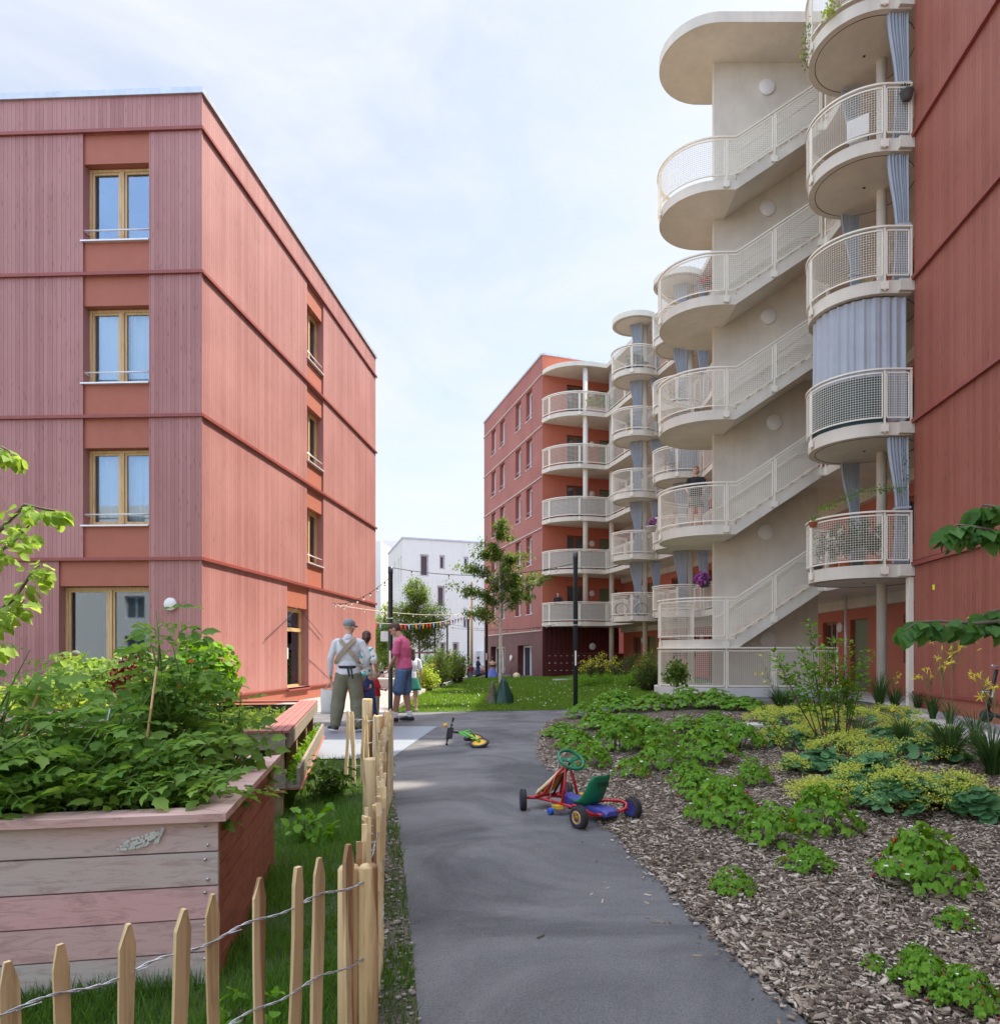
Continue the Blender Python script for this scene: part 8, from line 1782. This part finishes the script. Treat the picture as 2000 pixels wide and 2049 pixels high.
# children with them
def ex_hel(root, g, k, hr, hs): m_ = MB(); m_.ball(g('head')+hr@Vector((0,-.01,.045))*hs, (.105*hs,.125*hs,.085*hs), 0, 20, 12, hr); m_.build('helmet', M['helmet_teal'], root)
person('small child in teal helmet, purple dress and pink rubber boots behind the man in grey', ((722-CX)/FP*11.95,11.95,.0), -1.0, .95, dict(eR=(.28,.06,1.2), wR=(.2,.22,1.30), hR=(0,.3,1)), top=('purple',1,-.02), bottom=('skirt','purple',.75,.13), shoes=('boot_pink','boot_pink',.18), vox=.009, slim=1.1, extras=ex_hel)
def ex_tee(root, g, k, hr, hs):
    m_ = MB()
    for i in range(9): a = -.6+i*.12; m_.box(-.06+i*.013,-.052+i*.013,.115*1,.13,(.60+.02*math.sin(i*2)),(.66+.02*math.cos(i*3)))
    m_ = MB(); c = g('chest')+Vector((0,-.105,-.02))
    for j, (w, z, mt) in enumerate(((.10,.05,0),(.08,.0,1),(.11,-.07,0))): m_.obox(c+Vector((-w/2,-.006,z)), (w,0,0), (0,.012,0), (0,0,.022 if j != 1 else .04), mt)
    m_.build('print', [M['white_cloth'], M['flag_2']], root)
person('blond toddler in red t shirt with a blue and white print, beside the denim skirt', ((752-CX)/FP*12.9,12.9,.0), -1.2, 1.0, dict(eR=(.25,.08,1.15), wR=(.2,.22,1.12), hR=(0,1,.1)), top=('red_cloth',.42,-.02), bottom=('trousers','beige'), shoes=('shoe_black','sole_white'), hair='hair_blond', hairstyle='bob', vox=.009, slim=1.1, extras=ex_tee)
person('child in white top and green skirt standing behind the man in pink', ((824-CX)/FP*15.6,15.6,.0), .6, 1.42, {}, top=('white_cloth',.42,-.02), bottom=('skirt','green_skirt',.40,.10), shoes=('beige','beige'), hair='hair_brown', hairstyle='long', vox=.012, slim=.85)
# background people
def bg(label, px, Y, z, rz, h, **kw): kw.setdefault('vox', .016); return person(label, ((px-CX)/FP*Y, Y, z), rz, h, kw.pop('pose', {}), **kw)
bg('distant woman in white t shirt and dark trousers left of the near lamp post', 768, 38, H(-8.3,38), .8, 1.66, top=('white_cloth',.42,0), bottom=('trousers','navy',.075), hair='hair_dark', hairstyle='bun', pose=dict(eR=(.26,.1,1.18), wR=(.1,.26,1.2)))
bg('distant toddler in white shirt beside the concrete bench', 773, 31, H(-6.7,31), .5, .82, top=('white_cloth',.42,0), bottom=('trousers','beige'), hair='hair_brown')
bg('distant woman with long brown hair, white top and black trousers near a far lamp post', 925, 47, -.62, -.5, 1.68, top=('white_cloth',.42,0), bottom=('trousers','black_cloth'), hair='hair_brown', hairstyle='long')
bg('distant boy in maroon shirt drinking, between the woman with long hair and the lamp post', 942, 46, -.55, .4, 1.25, top=('maroon',.42,0), bottom=('trousers','denim'), hair='hair_dark', pose=dict(eL=(-.25,.12,1.2), wL=(-.1,.2,1.42), hL=(0,0,1)))
bg('distant person in dark blue t shirt and jeans left of the brown ground floor', 956, 46, -.5, -1.2, 1.66, top=('navy',.42,0), bottom=('trousers','denim_dark'), hair='hair_dark', pose=dict(eR=(.24,.1,1.18), wR=(.15,.32,1.1), hR=(0,1,0)))
bg('woman in open backed light blue dress sitting before the brown ground floor', 985, 39.2, -.42, .05, 1.60, top=None, bottom=('skirt','blue_dress',.72,.26), hair='hair_brown', hairstyle='bun', pose=dict(eL=(-.24,.1,1.2), wL=(-.15,.28,1.05), eR=(.24,.1,1.2), wR=(.15,.28,1.05)),
   extras=lambda root, g, k, hr, hs: (lambda m_: (m_.lathe([(.15,1.05),(.165,1.09),(.165,1.12)], (0,0,0), 20), m_.build('strap', M['black_cloth'], root)))(MB()))
bg('dark clothed person bending between the parked bicycles and the shrub', 897, 33.5, H(-4.3,33), 1.2, 1.5, top=('black_cloth',.42,0), bottom=('trousers','black_cloth'), hair='hair_dark')
bg('boy with dark hair in black t shirt leaning on the lowest far balcony rail', 1116, 39.6, 3.1, PI+.1, 1.68, top=('black_cloth',.42,0), bottom=('trousers','denim'), hair='hair_dark', pose=dict(eL=(-.26,.12,1.16), wL=(-.05,.27,1.12), hL=(1,0,0), eR=(.26,.12,1.16), wR=(.15,.28,1.12), hR=(-.5,.5,0)))
person('red haired woman in black t shirt and olive skirt on a stair landing', ((1392-CX)/FP*18.7,18.7,4.55), PI-.25, 1.68, dict(eR=(.27,.05,1.16), wR=(.22,.2,1.05), eL=(-.27,.03,1.16), wL=(-.2,.2,1.04), hrot=(.05,0,-.2)), top=('black_cloth',.42,.0), bottom=('skirt','olive',.35,.06), shoes=('beige','beige'), hair='hair_red', hairstyle='tail', vox=.011)
person('young child in dark green cap and grey checked top by the ground floor window', ((150-CX)/FP*11.2,11.2,.18), .35, 1.12, dict(eL=(-.24,.1,1.2), wL=(-.12,.22,1.35), hL=(0,.2,1), hrot=(-.1,0,.5)), top=('check_grey',.42,-.02), bottom=('shorts','olive'), shoes=('shoe_black','sole_white'), hair='hair_red', cap=('olive',0.2), vox=.010)
person('person in blue with short brown hair seen from behind above the sunlit leaves', ((402-CX)/FP*11.0,11.0,.0), .1, 1.52, {}, top=('denim',.42,0), bottom=('trousers','denim_dark'), hair='hair_brown', vox=.012, shoes=('shoe_black','sole_white'))
print('objects', len(bpy.data.objects), 'polys', sum(len(o.data.polygons) for o in bpy.data.objects if o.type=='MESH'))
